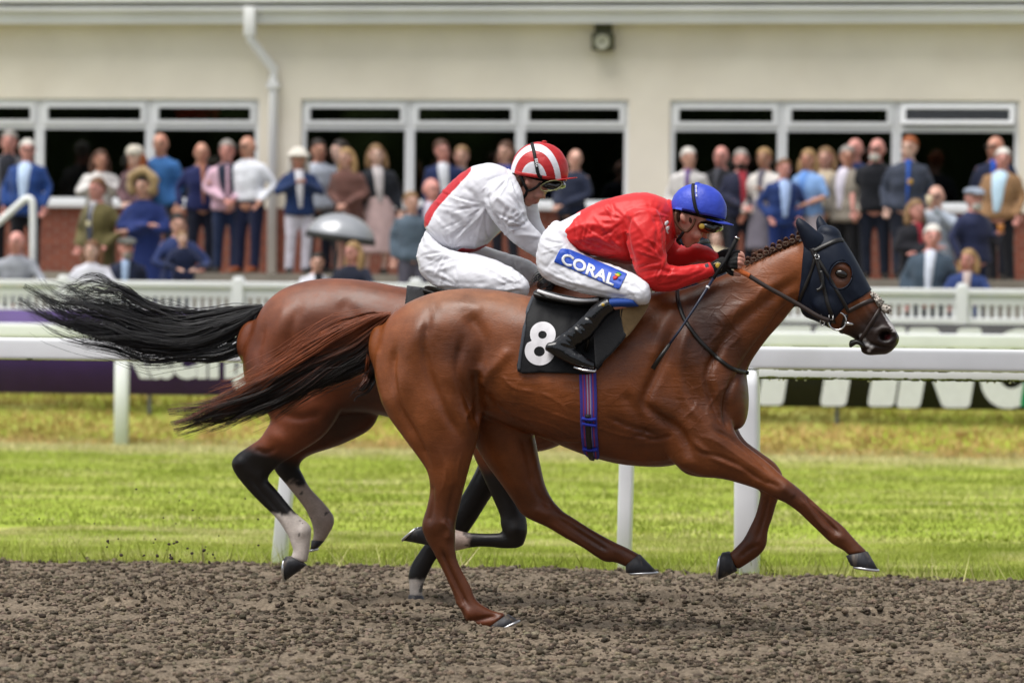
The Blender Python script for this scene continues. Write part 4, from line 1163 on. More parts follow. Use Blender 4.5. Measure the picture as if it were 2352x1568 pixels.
# ------------------------------------------------------------------ horse coat
def coat_mat(name, rough=0.42, wr=0.006):
    m = bpy.data.materials.new(name); m.use_nodes = True
    nt = m.node_tree; N, L = nt.nodes, nt.links
    b = N['Principled BSDF']
    b.inputs['Specular IOR Level'].default_value = 0.4
    b.inputs['Sheen Weight'].default_value = 0.0
    b.inputs['Sheen Roughness'].default_value = 0.35
    b.inputs['Coat Weight'].default_value = 0.0
    a = N.new('ShaderNodeAttribute'); a.attribute_name = 'col'
    tc = N.new('ShaderNodeTexCoord')
    # sweat and dapple mottling
    n1 = N.new('ShaderNodeTexNoise'); n1.inputs['Scale'].default_value = 7; n1.inputs['Detail'].default_value = 7; n1.inputs['Roughness'].default_value = 0.62
    n2 = N.new('ShaderNodeTexNoise'); n2.inputs['Scale'].default_value = 240; n2.inputs['Detail'].default_value = 2
    mp2 = N.new('ShaderNodeMapping'); mp2.inputs['Scale'].default_value = (0.35, 1, 1); mp2.inputs['Rotation'].default_value = (0, R(35), 0)
    L.new(tc.outputs['Object'], n1.inputs[0]); L.new(tc.outputs['Object'], mp2.inputs[0]); L.new(mp2.outputs[0], n2.inputs[0])
    r1 = N.new('ShaderNodeMapRange'); r1.inputs[1].default_value, r1.inputs[2].default_value, r1.inputs[3].default_value, r1.inputs[4].default_value = 0.3, 0.7, 0.66, 1.25
    r2 = N.new('ShaderNodeMapRange'); r2.inputs[1].default_value, r2.inputs[2].default_value, r2.inputs[3].default_value, r2.inputs[4].default_value = 0.3, 0.7, 0.9, 1.1
    L.new(n1.outputs[0], r1.inputs[0]); L.new(n2.outputs[0], r2.inputs[0])
    mm = N.new('ShaderNodeMath'); mm.operation = 'MULTIPLY'; L.new(r1.outputs[0], mm.inputs[0]); L.new(r2.outputs[0], mm.inputs[1])
    vs = N.new('ShaderNodeVectorMath'); vs.operation = 'SCALE'; L.new(a.outputs['Color'], vs.inputs[0]); L.new(mm.outputs[0], vs.inputs['Scale'])
    L.new(vs.outputs[0], b.inputs['Base Color'])
    rr_ = N.new('ShaderNodeMapRange'); rr_.inputs[1].default_value, rr_.inputs[2].default_value, rr_.inputs[3].default_value, rr_.inputs[4].default_value = 0.35, 0.65, rough - 0.1, rough + 0.1
    L.new(n1.outputs[0], rr_.inputs[0]); L.new(rr_.outputs[0], b.inputs['Roughness'])
    # skin wrinkles running across the barrel, raised veins
    mp = N.new('ShaderNodeMapping'); mp.inputs['Rotation'].default_value = (0, R(20), 0); mp.inputs['Scale'].default_value = (9, 6, 30)
    n3 = N.new('ShaderNodeTexNoise'); n3.inputs['Scale'].default_value = 1.0; n3.inputs['Detail'].default_value = 3; n3.inputs['Distortion'].default_value = 0.6
    L.new(tc.outputs['Object'], mp.inputs[0]); L.new(mp.outputs[0], n3.inputs[0])
    wa = N.new('ShaderNodeAttribute'); wa.attribute_name = 'wrk'
    mw = N.new('ShaderNodeMath'); mw.operation = 'MULTIPLY'; L.new(n3.outputs[0], mw.inputs[0]); L.new(wa.outputs['Fac'], mw.inputs[1])
    vo = N.new('ShaderNodeTexVoronoi'); vo.feature = 'DISTANCE_TO_EDGE'; vo.inputs['Scale'].default_value = 7.5
    n4 = N.new('ShaderNodeTexNoise'); n4.inputs['Scale'].default_value = 5; L.new(tc.outputs['Object'], n4.inputs[0])
    mx = N.new('ShaderNodeMixRGB'); mx.inputs[0].default_value = 0.16; L.new(tc.outputs['Object'], mx.inputs[1]); L.new(n4.outputs['Color'], mx.inputs[2])
    L.new(mx.outputs[0], vo.inputs['Vector'])
    vr = N.new('ShaderNodeMapRange'); vr.inputs[1].default_value, vr.inputs[2].default_value, vr.inputs[3].default_value, vr.inputs[4].default_value = 0.0, 0.045, 1.0, 0.0
    L.new(vo.outputs['Distance'], vr.inputs[0])
    vw = N.new('ShaderNodeMath'); vw.operation = 'MULTIPLY'; vw.inputs[1].default_value = 0.16; L.new(vr.outputs[0], vw.inputs[0])
    vw2 = N.new('ShaderNodeMath'); vw2.operation = 'MULTIPLY'; L.new(vw.outputs[0], vw2.inputs[0]); L.new(wa.outputs['Fac'], vw2.inputs[1])
    ad = N.new('ShaderNodeMath'); ad.operation = 'ADD'; L.new(mw.outputs[0], ad.inputs[0]); L.new(vw2.outputs[0], ad.inputs[1])
    hr_ = N.new('ShaderNodeMath'); hr_.operation = 'MULTIPLY'; hr_.inputs[1].default_value = 0.14; L.new(n2.outputs[0], hr_.inputs[0])
    ad2 = N.new('ShaderNodeMath'); ad2.operation = 'ADD'; L.new(ad.outputs[0], ad2.inputs[0]); L.new(hr_.outputs[0], ad2.inputs[1])
    bp = N.new('ShaderNodeBump'); bp.inputs['Distance'].default_value = wr; L.new(ad2.outputs[0], bp.inputs['Height'])
    L.new(bp.outputs[0], b.inputs['Normal'])
    return m
m_coat = coat_mat('chestnut_coat', 0.43, 0.006); m_bay = coat_mat('bay_coat', 0.43, 0.003)
m_hoof = mat('hoof_horn', srgb('#2b2b2f'), 0.5, 0.35, vary=0.3, vscale=40, bump=.002, bscale=60, stretch=(1, 1, .3), color2=srgb('#5b5249'), c2scale=30, c2pos=(.52, .7))
m_shoe = mat('bright_steel', (0.62, 0.62, 0.63), 0.3, 0.5, metal=0.9, vary=0.1)
m_ball = mat('horse_eye', (0.012, 0.008, 0.006), 0.06, 0.6)

def blend(c, w, col): return c * (1 - w[:, None]) + np.asarray(col)[None] * w[:, None]
def sstep(x, a, b):
    t = np.clip((x - a) / (b - a), 0, 1); return t * t * (3 - 2 * t)
def hoof(parent, cor, sole, V, yc, w, flip=1):
    """cor, sole: outline points (heel, toe) of the coronet and the ground surface"""
    c0, c1 = (pt(*p, V + yc) for p in cor); s0, s1 = (pt(*p, V + yc) for p in sole)
    C = [(c0 + c1) / 2, (c0 + c1 + s0 + s1) / 4, (s0 + s1) / 2]
    U = [(c1 - c0) / 2, (c1 - c0 + s1 - s0) / 4, (s1 - s0) / 2]
    Wd = [(0, w * .86, 0), (0, w * .96, 0), (0, w * 1.06, 0)]
    h = part('hoof', loft3(C, U, Wd, 20, 2.2, -.12, .12), m_hoof, parent)
    n = C[2] - C[0]; n /= np.linalg.norm(n)
    a = np.linspace(R(-140), R(140), 22)
    P = [C[2] + n * .006 + U[2] * .97 * math.cos(t) + np.array((0, w * 1.02, 0)) * math.sin(t) for t in a]
    part('horseshoe', tube(P, .0065, 6), m_shoe, h)
    return h

def strands(center, width, lat, V, n, seed, rad, colf, tip=1.0, wav=6.0, spread=1.0, roots=None):
    """hair: many tapering strands along a pixel centre line"""
    g = np.random.default_rng(seed)
    C = spline(np.array(center, float), 8); m = len(C)
    u0 = np.linspace(0, 1, m)
    Wd = np.interp(u0, np.linspace(0, 1, len(width)), width)
    T = np.gradient(C, axis=0); T /= np.linalg.norm(T, axis=1)[:, None]
    Nn = np.stack([-T[:, 1], T[:, 0]], 1)
    vs, fs, cs = [], [], []
    k = 14
    nl = max(10, n // 26)
    LK = [(np.clip(g.normal(0, .52), -1.15, 1.15), g.normal(0, .5), g.normal(0, .36), g.uniform(0, 6.28, 2), g.uniform(1.2, 4, 2), g.uniform(.55, 1.0), g.uniform(.5, 1.4)) for _ in range(nl)]
    for i in range(n):
        la, lb, ld, ph, fr_, ll, lw = LK[i % nl]
        loose = 1.0 if g.random() < .86 else 4.0
        a = la + g.normal(0, .075) * loose; b = lb + g.normal(0, .1)
        t0 = g.uniform(0, .30) if i > n * .25 else g.uniform(0, .08); t1 = t0 + min(1.0, ll * g.uniform(.85, 1.08)) * (1.02 - t0)
        tt = np.linspace(t0, min(t1, 1.0), k); s_ = np.linspace(0, 1, k)
        x = np.interp(tt, u0, C[:, 0]); y = np.interp(tt, u0, C[:, 1])
        nx_, ny_ = np.interp(tt, u0, Nn[:, 0]), np.interp(tt, u0, Nn[:, 1])
        w = np.interp(tt, u0, Wd)
        drift = (ld + g.normal(0, .05) * loose) * s_ ** 1.6 * spread
        off = a * w + drift * w + wav * s_ * (np.sin(tt * fr_[0] * 6 + ph[0]) * .6 + np.sin(tt * fr_[1] * 9 + ph[1] + g.normal(0, .25) * loose) * .4) * lw
        P = at(x + nx_ * off, y + ny_ * off, np.full(k, V))
        P[:, 1] += b * np.interp(tt, np.linspace(0, 1, len(lat)), lat) + .02 * s_ * np.sin(tt * fr_[1] * 5 + ph[1])
        r = rad * g.uniform(.6, 1.3) * (1 - .7 * s_ ** 2)
        v, f = tube(P, r, 3, False)
        o = len(vs); vs += v; fs += [tuple(q + o for q in p) for p in f]
        cs.append(np.repeat(colf(a, tt, g)[:, :], 3, 0))
    me = mesh_from('tail', vs, fs); setcol(me, np.vstack(cs))
    return me
m_plait = mat('plait_hair', srgb('#4a2a1a'), .6, .4, vary=.35, vscale=90, bump=.004, bscale=120)
m_hair = mat('horse_hair', rough=0.38, spec=0.5, vary=0.2, vscale=20, attr='col')

# head outline shared by both horses (stations across the face axis)
HEAD = [(1852, 545, 1838, 690, 0, .078), (1893, 531, 1846, 722, 0, .092), (1926, 541, 1876, 736, 0, .102), (1952, 577, 1910, 753, 0, .103), (1974, 616, 1934, 766, 0, .09),
        (1998, 663, 1953, 773, 0, .076), (2020, 698, 1968, 784, 0, .068), (2038, 727, 1980, 803, 0, .068), (2054, 750, 2000, 815, 0, .069), (2062, 768, 2026, 814, 0, .06)]
def head_parts(V, T):
    tr = lambda st: [(*T(a, b), *T(c, d), e, f) for a, b, c, d, e, f in st]
    P = [lofpx(tr(HEAD), V, 4, 22, 2.35, .12, .5)]
    k = abs(T(1, 0)[0] - T(0, 0)[0])
    for s in (-1, 1):
        x, y = T(1935, 622); P.append(ballpx(x, y, 24 * k, 17 * k, V + s * .078, .033, -35))        # brow over the eye
        x, y = T(1905, 700); P.append(ballpx(x, y, 40 * k, 36 * k, V + s * .062, .042, -20))        # cheek
        x, y = T(1985, 690); P.append(ballpx(x, y, 46 * k, 7 * k, V + s * .062, .014, -52))         # facial crest
        x, y = T(2034, 768); P.append(ballpx(x, y, 23 * k, 22 * k, V + s * .05, .026, -40))         # nostril flare
    x, y = T(1905, 536); P.append(ballpx(x, y, 26 * k, 16 * k, V, .06, -20))
    x, y = T(1996, 806); P.append(ballpx(x, y, 20 * k, 10 * k, V, .04, -10))
    return P
HEAD_LINES = [([(1975, 782), (2000, 790), (2025, 797), (2048, 796)], 3.2, -.010), ([(1960, 655), (1980, 700), (2000, 740)], 5, .005), ([(1945, 670), (1965, 715), (1985, 752)], 8, -.005),
              ([(1868, 600), (1858, 650), (1862, 700), (1890, 728)], 6, -.007), ([(1990, 745), (2010, 752), (2022, 745)], 4, -.004), ([(2000, 765), (2012, 785)], 5, -.004)]

def eyes_ears(parent, V, T, m_ear, ears=True):
    k = abs(T(1, 0)[0] - T(0, 0)[0])
    for s in (-1, 1):
        x, y = T(1932, 629)
        part('eye', ballpx(x, y, 15 * k, 10 * k, V + s * .093, .018, -18), m_ball, parent)
    if ears:
        for s in (-1, 1):
            dx, dy = (0, 0) if s < 0 else (44, -2)
            st = [(1862, 575, 1898, 548, s * .05, .034), (1851, 553, 1884, 535, s * .055, .034), (1837, 528, 1868, 525, s * .06, .03), (1829, 512, 1846, 508, s * .062, .018), (1831, 503, 1836, 502, s * .062, .006)]
            if s > 0: st = [(1884, 545, 1914, 545, s * .05, .03), (1877, 525, 1910, 528, s * .056, .03), (1875, 510, 1900, 515, s * .06, .026), (1877, 500, 1890, 503, s * .062, .014), (1881, 495, 1884, 496, s * .062, .005)]
            st = [(*T(a, b), *T(c, d), e, f) for a, b, c, d, e, f in st]
            part('ear', lofpx(st, V, 4, 14, 2, 0, .5), m_ear, parent)

def nostril(parent, V, T, tree):
    k = abs(T(1, 0)[0] - T(0, 0)[0])

# ================================================================== near horse: chestnut
ident = lambda x, y: (x, y)
S = []
S.append(lofpx([(884, 748, 864, 848, 0, .11), (903, 718, 895, 925, 0, .19), (945, 690, 950, 985, 0, .235), (1000, 670, 1010, 990, 0, .255), (1060, 662, 1070, 968, 0, .26), (1120, 663, 1120, 958, 0, .25),
                (1180, 672, 1175, 980, 0, .258), (1240, 684, 1250, 1007, 0, .272), (1310, 694, 1330, 1040, 0, .28), (1380, 694, 1400, 1061, 0, .275), (1450, 680, 1460, 1070, 0, .258), (1520, 668, 1530, 1071, 0, .235),
                (1580, 668, 1590, 1055, 0, .2), (1640, 700, 1645, 1025, 0, .17), (1685, 800, 1685, 985, 0, .13)], VN, 5, 30, 2.2, -.06, .7))
S.append(lofpx([(1480, 674, 1590, 1010, 0, .185), (1545, 668, 1675, 960, 0, .175), (1600, 652, 1706, 890, 0, .15), (1655, 632, 1722, 838, 0, .122), (1705, 610, 1762, 780, 0, .1), (1755, 586, 1798, 740, 0, .088), (1800, 565, 1824, 706, 0, .08), (1846, 550, 1846, 690, 0, .075)], VN, 5, 26, 2.2, -.05, .5))
S += head_parts(VN, ident)
# near hind
S.append(lofpx([(868, 790, 1080, 770, -.09, .12), (862, 850, 1096, 840, -.115, .13), (880, 930, 1104, 905, -.13, .125), (922, 1000, 1107, 965, -.14, .11), (956, 1045, 1098, 1010, -.145, .092), (982, 1085, 1082, 1060, -.145, .076), (987, 1126, 1068, 1112, -.145, .064),
                (980, 1165, 1056, 1160, -.14, .054), (969, 1205, 1047, 1200, -.14, .05), (977, 1235, 1046, 1230, -.14, .046), (994, 1265, 1046, 1260, -.14, .039), (1010, 1293, 1051, 1288, -.14, .031), (1034, 1347, 1076, 1341, -.14, .028),
                (1053, 1388, 1094, 1376, -.14, .032), (1070, 1422, 1111, 1390, -.14, .037), (1092, 1440, 1134, 1402, -.14, .034), (1122, 1444, 1160, 1408, -.14, .036)], VN, 5, 20, 2.1, 0, .4))
# far hind
S.append(lofpx([(1010, 880, 1170, 900, .07, .11), (1065, 980, 1225, 990, .1, .1), (1110, 1055, 1238, 1050, .115, .086), (1150, 1110, 1252, 1112, .12, .068), (1178, 1150, 1270, 1148, .125, .054), (1203, 1184, 1288, 1168, .125, .05), (1258, 1211, 1297, 1176, .125, .04), (1296, 1234, 1326, 1194, .125, .031),
                (1340, 1258, 1364, 1218, .125, .028), (1386, 1288, 1412, 1244, .125, .037), (1412, 1291, 1438, 1256, .125, .033), (1440, 1302, 1470, 1273, .125, .036)], VN, 5, 18, 2.1, 0, .4))
# near fore
S.append(lofpx([(1620, 850, 1500, 985, -.09, .1), (1672, 950, 1545, 1062, -.115, .1), (1700, 1008, 1608, 1093, -.125, .088), (1730, 1034, 1658, 1099, -.125, .074), (1766, 1063, 1708, 1111, -.125, .06), (1800, 1094, 1754, 1129, -.125, .053), (1824, 1112, 1778, 1143, -.125, .051), (1845, 1130, 1803, 1154, -.125, .046),
                (1868, 1151, 1832, 1174, -.125, .037), (1892, 1172, 1857, 1198, -.125, .031), (1918, 1192, 1881, 1221, -.125, .031), (1940, 1211, 1902, 1241, -.125, .037), (1953, 1226, 1915, 1251, -.125, .037), (1972, 1247, 1938, 1264, -.125, .033), (1990, 1264, 1946, 1272, -.125, .037)], VN, 5, 20, 2.1, 0, .4))
# far fore
S.append(lofpx([(1680, 930, 1530, 1035, .09, .1), (1705, 1000, 1575, 1088, .115, .09), (1745, 1035, 1660, 1100, .12, .07), (1780, 1062, 1718, 1116, .12, .056), (1797, 1090, 1744, 1126, .12, .051), (1795, 1124, 1746, 1134, .12, .047), (1783, 1158, 1743, 1152, .12, .037), (1774, 1190, 1735, 1182, .12, .031), (1765, 1216, 1722, 1210, .12, .032),
                (1760, 1252, 1708, 1236, .12, .037), (1745, 1274, 1694, 1252, .12, .034), (1720, 1292, 1682, 1264, .12, .033), (1698, 1306, 1676, 1268, .12, .034)], VN, 5, 18, 2.1, 0, .4))
Vh, Fh = fuse(S, .0077, 4)
_px, _py = proj(Vh)
Vh = relax(Vh, Fh, sstep(-_py, -1075, -1000) * (1 - .85 * sstep(_px, 1800, 1850)), 36)
near_side = lambda V, N: sstep(-(V[:, 1] - VN), -.02, .06) * sstep(-N[:, 1], .0, .35)
MUSC = [(960, 770, 62, 42, 60, .022), (1030, 740, 70, 45, 15, .016), (1035, 905, 42, 95, -8, .020), (922, 890, 32, 90, -14, .018), (1078, 965, 28, 45, 0, .014),
        (1590, 830, 42, 110, 22, .020), (1555, 955, 75, 50, -25, .022), (1655, 895, 36, 75, 0, .018), (1650, 1015, 70, 30, -35, .016), (1578, 1062, 26, 20, 0, .010),
        (1035, 1080, 24, 60, -6, .012), (1700, 700, 110, 34, 45, .010), (1200, 740, 110, 50, -5, .012), (1420, 900, 90, 80, 0, .010), (1250, 900, 110, 60, -10, .012), (1005, 1208, 18, 22, 0, .007), (1800, 1112, 26, 18, -35, .009), (1080, 1410, 15, 14, 0, .006), (1926, 1234, 15, 12, -30, .006), (1120, 700, 60, 26, -5, .008)]
Vh = bumps(Vh, Fh, MUSC, near_side)
GR = [([(908, 790), (900, 860), (915, 930), (955, 1005), (985, 1070)], 9, -.012), ([(985, 720), (975, 790), (985, 860), (1020, 940), (1055, 1000)], 11, -.011), ([(1060, 780), (1050, 850), (1075, 920), (1092, 985)], 9, -.010),
      ([(1000, 700), (1060, 700), (1110, 720)], 16, .005), ([(1075, 720), (1110, 780), (1095, 850)], 16, -.012), ([(1100, 890), (1130, 850), (1175, 800)], 13, .008), ([(1092, 850), (1098, 920), (1106, 975)], 12, -.018),
      ([(1112, 900), (1150, 950), (1220, 985)], 10, -.008), 
      ([(1545, 760), (1510, 850), (1480, 920), (1510, 955), (1560, 990), (1590, 1050)], 12, -.016), ([(1585, 740), (1560, 830), (1570, 910), (1620, 975)], 12, .009), ([(1660, 790), (1625, 860), (1640, 930), (1660, 975)], 9, -.011),
      ([(1690, 860), (1668, 920), (1672, 985)], 7, -.012), ([(1640, 985), (1700, 1020), (1770, 1085)], 6, -.007), ([(1600, 1035), (1680, 1060), (1760, 1110)], 5, -.007), ([(1590, 1010), (1640, 1050), (1720, 1085)], 7, .006),
      ([(1818, 690), (1770, 755), (1722, 820), (1692, 870)], 9, -.012), ([(1835, 640), (1760, 690), (1680, 760), (1625, 840)], 13, -.008), ([(1800, 640), (1730, 690), (1650, 740)], 16, .006), ([(1555, 700), (1520, 760), (1500, 830)], 18, .008),
      ([(1400, 960), (1460, 985), (1510, 1000)], 6, -.007), ([(1430, 900), (1470, 960), (1480, 1010)], 14, -.009), ([(1455, 1000), (1500, 1010), (1545, 1000)], 5, -.006),
      ([(1852, 1142), (1890, 1186), (1928, 1226)], 4, -.010), ([(1840, 1146), (1872, 1185), (1905, 1225)], 3.5, .006), ([(1014, 1262), (1038, 1320), (1074, 1392)], 4.5, -.011), ([(1044, 1262), (1062, 1310), (1086, 1370)], 4, .006), ([(1000, 1275), (1030, 1350), (1058, 1395)], 3.5, .005), ([(1085, 1425), (1110, 1420), (1140, 1412)], 5, -.007), ([(1060, 1385), (1075, 1405), (1080, 1425)], 7, .006), ([(990, 1110), (992, 1160), (985, 1200)], 7, -.007), ([(1048, 1110), (1035, 1160), (1030, 1200)], 7, -.006),
      ([(1015, 1195), (1030, 1215), (1028, 1240)], 7, .006), ([(1795, 1118), (1812, 1130), (1822, 1142)], 9, .005), ([(1760, 1105), (1790, 1118)], 6, -.005), ([(870, 800), (868, 860), (890, 940)], 8, .006)]
Vh = carve(Vh, Fh, [(p, w * 1.0, d * 1.6) for p, w, d in GR], near_side)
VEIN = [[(1640, 985), (1625, 940), (1650, 900), (1640, 860)], [(1650, 900), (1675, 880), (1690, 850)], [(1600, 1000), (1640, 1010), (1700, 1050), (1760, 1090)], [(1500, 1010), (1430, 1000), (1380, 985), (1300, 960), (1220, 930)], [(1380, 985), (1340, 1010), (1290, 1012)],
        [(1700, 700), (1680, 740), (1700, 770), (1670, 800)], [(1640, 720), (1660, 750), (1630, 790)], [(1060, 1040), (1050, 1090), (1062, 1140)], [(1010, 1030), (1025, 1080), (1015, 1130)], [(1090, 930), (1070, 960), (1078, 1000)], [(1830, 1150), (1860, 1180), (1900, 1222)], [(1760, 650), (1735, 690), (1745, 730)], [(1570, 960), (1600, 930), (1590, 890)],
        [(1150, 860), (1180, 890), (1230, 900)], [(1200, 960), (1260, 975), (1320, 1005)], [(1240, 900), (1290, 930), (1310, 970)]]
Vh = carve(Vh, Fh, [(p, 2.6, .0042) for p in VEIN], near_side)
far_legs = lambda V, N: (V[:, 1] > VN + .02) * sstep(-N[:, 1], .0, .4)
Vh = carve(Vh, Fh, [([(1285, 1192), (1335, 1226), (1395, 1264)], 4, -.010), ([(1262, 1200), (1320, 1238), (1380, 1280)], 4, .005), ([(1215, 1090), (1235, 1135), (1265, 1165)], 7, -.008), ([(1765, 1140), (1754, 1190), (1738, 1240)], 4, -.010), ([(1745, 1250), (1720, 1262), (1700, 1280)], 5, -.006), ([(1230, 1170), (1262, 1185)], 8, .006), ([(1200, 1000), (1215, 1060), (1225, 1110)], 10, -.008)], far_legs)
hl = lambda V, N: sstep(np.abs(N[:, 1]), .1, .5)
Vh = carve(Vh, Fh, HEAD_LINES, hl)
# nostrils sink in
px_, py_ = proj(Vh)
d_n = np.hypot((px_ - 2035) / 17, (py_ - 771) / 14)
k_n = np.exp(-d_n ** 4) * sstep(np.abs(normals(Vh, Fh)[:, 1]), .2, .5)
Vh = Vh - normals(Vh, Fh) * (k_n * .05)[:, None]
rim = np.exp(-((d_n - 1.25) / .3) ** 2) * sstep(np.abs(normals(Vh, Fh)[:, 1]), .1, .5)
Vh = Vh + normals(Vh, Fh) * (rim * .009)[:, None]
d_e = np.hypot((px_ - 1932) / 17, (py_ - 629) / 14)
Vh = Vh - normals(Vh, Fh) * (np.exp(-d_e ** 4) * .01 * sstep(np.abs(normals(Vh, Fh)[:, 1]), .2, .5))[:, None]

px_, py_ = proj(Vh)
def coat_near(V, px, py):
    n1 = fbm(V[:, 0] * 1 + 50, V[:, 2] + 9, 2.2, 3, 71); n2 = fbm(V[:, 0] + 50, V[:, 2] + 9, 6, 3, 75)
    c = np.tile(srgb('#8b4a1d'), (len(V), 1))
    c = blend(c, np.clip((n1 - .45) * 2.2, 0, 1), srgb('#6c3816'))
    # sweat-darkened neck, shoulder, flank
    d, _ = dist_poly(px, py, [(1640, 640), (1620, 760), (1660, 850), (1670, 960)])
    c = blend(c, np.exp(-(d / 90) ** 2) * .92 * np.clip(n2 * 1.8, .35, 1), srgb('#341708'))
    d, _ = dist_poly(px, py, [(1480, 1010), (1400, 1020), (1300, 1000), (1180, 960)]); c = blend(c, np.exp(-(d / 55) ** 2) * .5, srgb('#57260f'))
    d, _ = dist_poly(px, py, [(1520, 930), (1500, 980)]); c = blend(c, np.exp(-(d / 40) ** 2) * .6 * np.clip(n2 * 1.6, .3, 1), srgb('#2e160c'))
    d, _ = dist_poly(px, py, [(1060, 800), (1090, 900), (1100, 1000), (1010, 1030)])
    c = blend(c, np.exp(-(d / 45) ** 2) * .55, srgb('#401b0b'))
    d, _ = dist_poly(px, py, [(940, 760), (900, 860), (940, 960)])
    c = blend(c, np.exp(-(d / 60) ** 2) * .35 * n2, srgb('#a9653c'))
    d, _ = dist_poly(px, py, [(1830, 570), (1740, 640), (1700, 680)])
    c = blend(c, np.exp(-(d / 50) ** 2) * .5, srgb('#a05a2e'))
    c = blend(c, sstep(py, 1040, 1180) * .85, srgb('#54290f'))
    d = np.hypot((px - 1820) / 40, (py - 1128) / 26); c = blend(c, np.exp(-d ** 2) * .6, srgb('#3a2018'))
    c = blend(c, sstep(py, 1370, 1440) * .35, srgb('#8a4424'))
    # painted highlight: pale sky sheen put into the coat along the rump top
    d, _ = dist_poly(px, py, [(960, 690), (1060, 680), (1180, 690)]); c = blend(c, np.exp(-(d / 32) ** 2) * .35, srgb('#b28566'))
    # dark muzzle with a white blaze and foam
    ax = (px - 1960) * .62 + (py - 690) * .78
    hd = (px > 1835) & (py < 830) & (py - 500 > -(0))
    c = blend(c, sstep(ax, -5, 65) * hd * .95, srgb('#17110f'))
    c = blend(c, np.exp(-(np.hypot((px - 1933) / 36, (py - 634) / 44)) ** 4) * hd * .75, srgb('#2a1810'))
    d, _ = dist_poly(px, py, [(2026, 705), (2040, 730), (2058, 757)])
    c = blend(c, (d < 6.5) * sstep(ax, 30, 40) * hd * .95, srgb('#cfc9c6'))
    c = blend(c, np.exp(-(np.hypot((px - 2035) / 17, (py - 771) / 14)) ** 4) * hd, srgb('#0b0707'))
    c = blend(c, np.exp(-(np.hypot((px - 2039) / 7, (py - 773) / 6)) ** 4) * hd, srgb('#5c1f22'))
    for fx, fy, r in ((1985, 782, 5), (1992, 790, 6), (2001, 797, 5), (1978, 771, 4), (1996, 805, 4)):
        c = blend(c, np.exp(-(np.hypot(px - fx, py - fy) / r) ** 4) * (n2 > .42), srgb('#d8d5d3'))
    d, _ = dist_poly(px, py, [(1690, 942), (1694, 960), (1690, 980)]); c = blend(c, (d < 5) * (V[:, 1] > VN - .1) * (n2 > .4), srgb('#c9bdb6'))
    return c
def horse_mesh(V, F, col, wrk, m):
    me = mesh_from('body', V, F); setcol(me, col)
    at_ = me.attributes.new('wrk', 'FLOAT', 'POINT'); at_.data.foreach_set('value', wrk.astype(np.float32))
    me.materials.append(m)
    return me
wrk = .25 + .75 * np.exp(-(dist_poly(px_, py_, [(1720, 690), (1640, 790), (1600, 920), (1480, 960), (1300, 940), (1160, 920)])[0] / 75) ** 2)
wrk = wrk * (1 - .6 * sstep(py_, 1060, 1150))
root_n = thing('racehorse', 'galloping chestnut racehorse in dark hood carrying number 8', 'horse', (float(Vh[:, 0].mean()), VN, 0))
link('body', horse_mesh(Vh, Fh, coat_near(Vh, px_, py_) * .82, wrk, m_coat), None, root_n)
T_near = bvh(Vh, Fh)
eyes_ears(root_n, VN, ident, m_coat, False)
hoof(root_n, ((1118, 1446), (1168, 1409)), ((1140, 1449), (1190, 1424)), VN, -.14, .05)
hoof(root_n, ((1437, 1300), (1470, 1272)), ((1438, 1314), (1509, 1312)), VN, .125, .05)
hoof(root_n, ((1943, 1276), (1993, 1266)), ((1953, 1297), (2017, 1307)), VN, -.125, .05)
hoof(root_n, ((1675, 1265), (1693, 1311)), ((1659, 1268), (1650, 1331)), VN, .12, .05)
# tail: rust-red on top, near black beneath
def tailcol_n(a, t, g):
    red, blk = np.array(srgb('#7d3f1e')), np.array(srgb('#150d0a'))
    w = np.clip((a * 1.2) + .7 - t * 1.0 + g.normal(0, .18), 0, 1)
    w = np.maximum(w, np.clip(.8 - t * 3.2, 0, 1) * (1 if g.random() < .8 else .3))
    w = np.maximum(w, (np.clip(t - .75, 0, 1) * 1.6) * (g.random() < .35))
    return blk[None] * (1 - w[:, None]) + red[None] * w[:, None]
me = strands([(900, 722), (862, 752), (815, 790), (760, 820), (700, 850), (630, 890), (560, 925), (480, 952), (395, 976)], [6, 34, 52, 50, 42, 36, 30, 27, 28], [.03, .04, .05, .045, .03], VN, 1900, 4, .0018, tailcol_n, wav=7, spread=1.2)
link('tail', me, m_hair, root_n)
me = strands([(868, 745), (852, 790), (850, 840), (835, 880), (800, 905)], [8, 20, 24, 20, 16], [.03, .04, .04], VN, 260, 14, .0022, tailcol_n, wav=6)
link('tail_underside', me, m_hair, root_n)
# plaited mane along the crest
m_band = mat('plait_band', srgb('#6d5c4c'), .5, .4)
crest = spline(np.array([(1716, 602), (1745, 586), (1775, 570), (1805, 557), (1835, 543)]), 4)
seg = np.r_[0, np.cumsum(np.hypot(*np.diff(crest, axis=0).T))]
for k, u in enumerate(np.linspace(2, seg[-1], 9)):
    x, y = np.interp(u, seg, crest[:, 0]), np.interp(u, seg, crest[:, 1])
    c0 = pt(x, y - 5, VN - .028)
    P = [c0 + np.array((.0065 * math.cos(t) * (1 + .1 * math.sin(5 * t)), -.005 * math.sin(t), .002 + .0085 * math.sin(t))) for t in np.linspace(0, 9, 16)]
    v, f = join([tube(P, .0058, 7), ball(c0 + (0, .008, -.012), (.012, .016, .014), 10, 8)])
    b_ = part('mane_plait', (v, f), m_plait, root_n)
    rp = [c0 + np.array((.012 * math.cos(t), -.016, -.016 + .009 * math.sin(t))) for t in np.linspace(0, 6.28, 12)]
    part('plait_band', tube(rp, .0018, 5), m_band, b_)
q = []
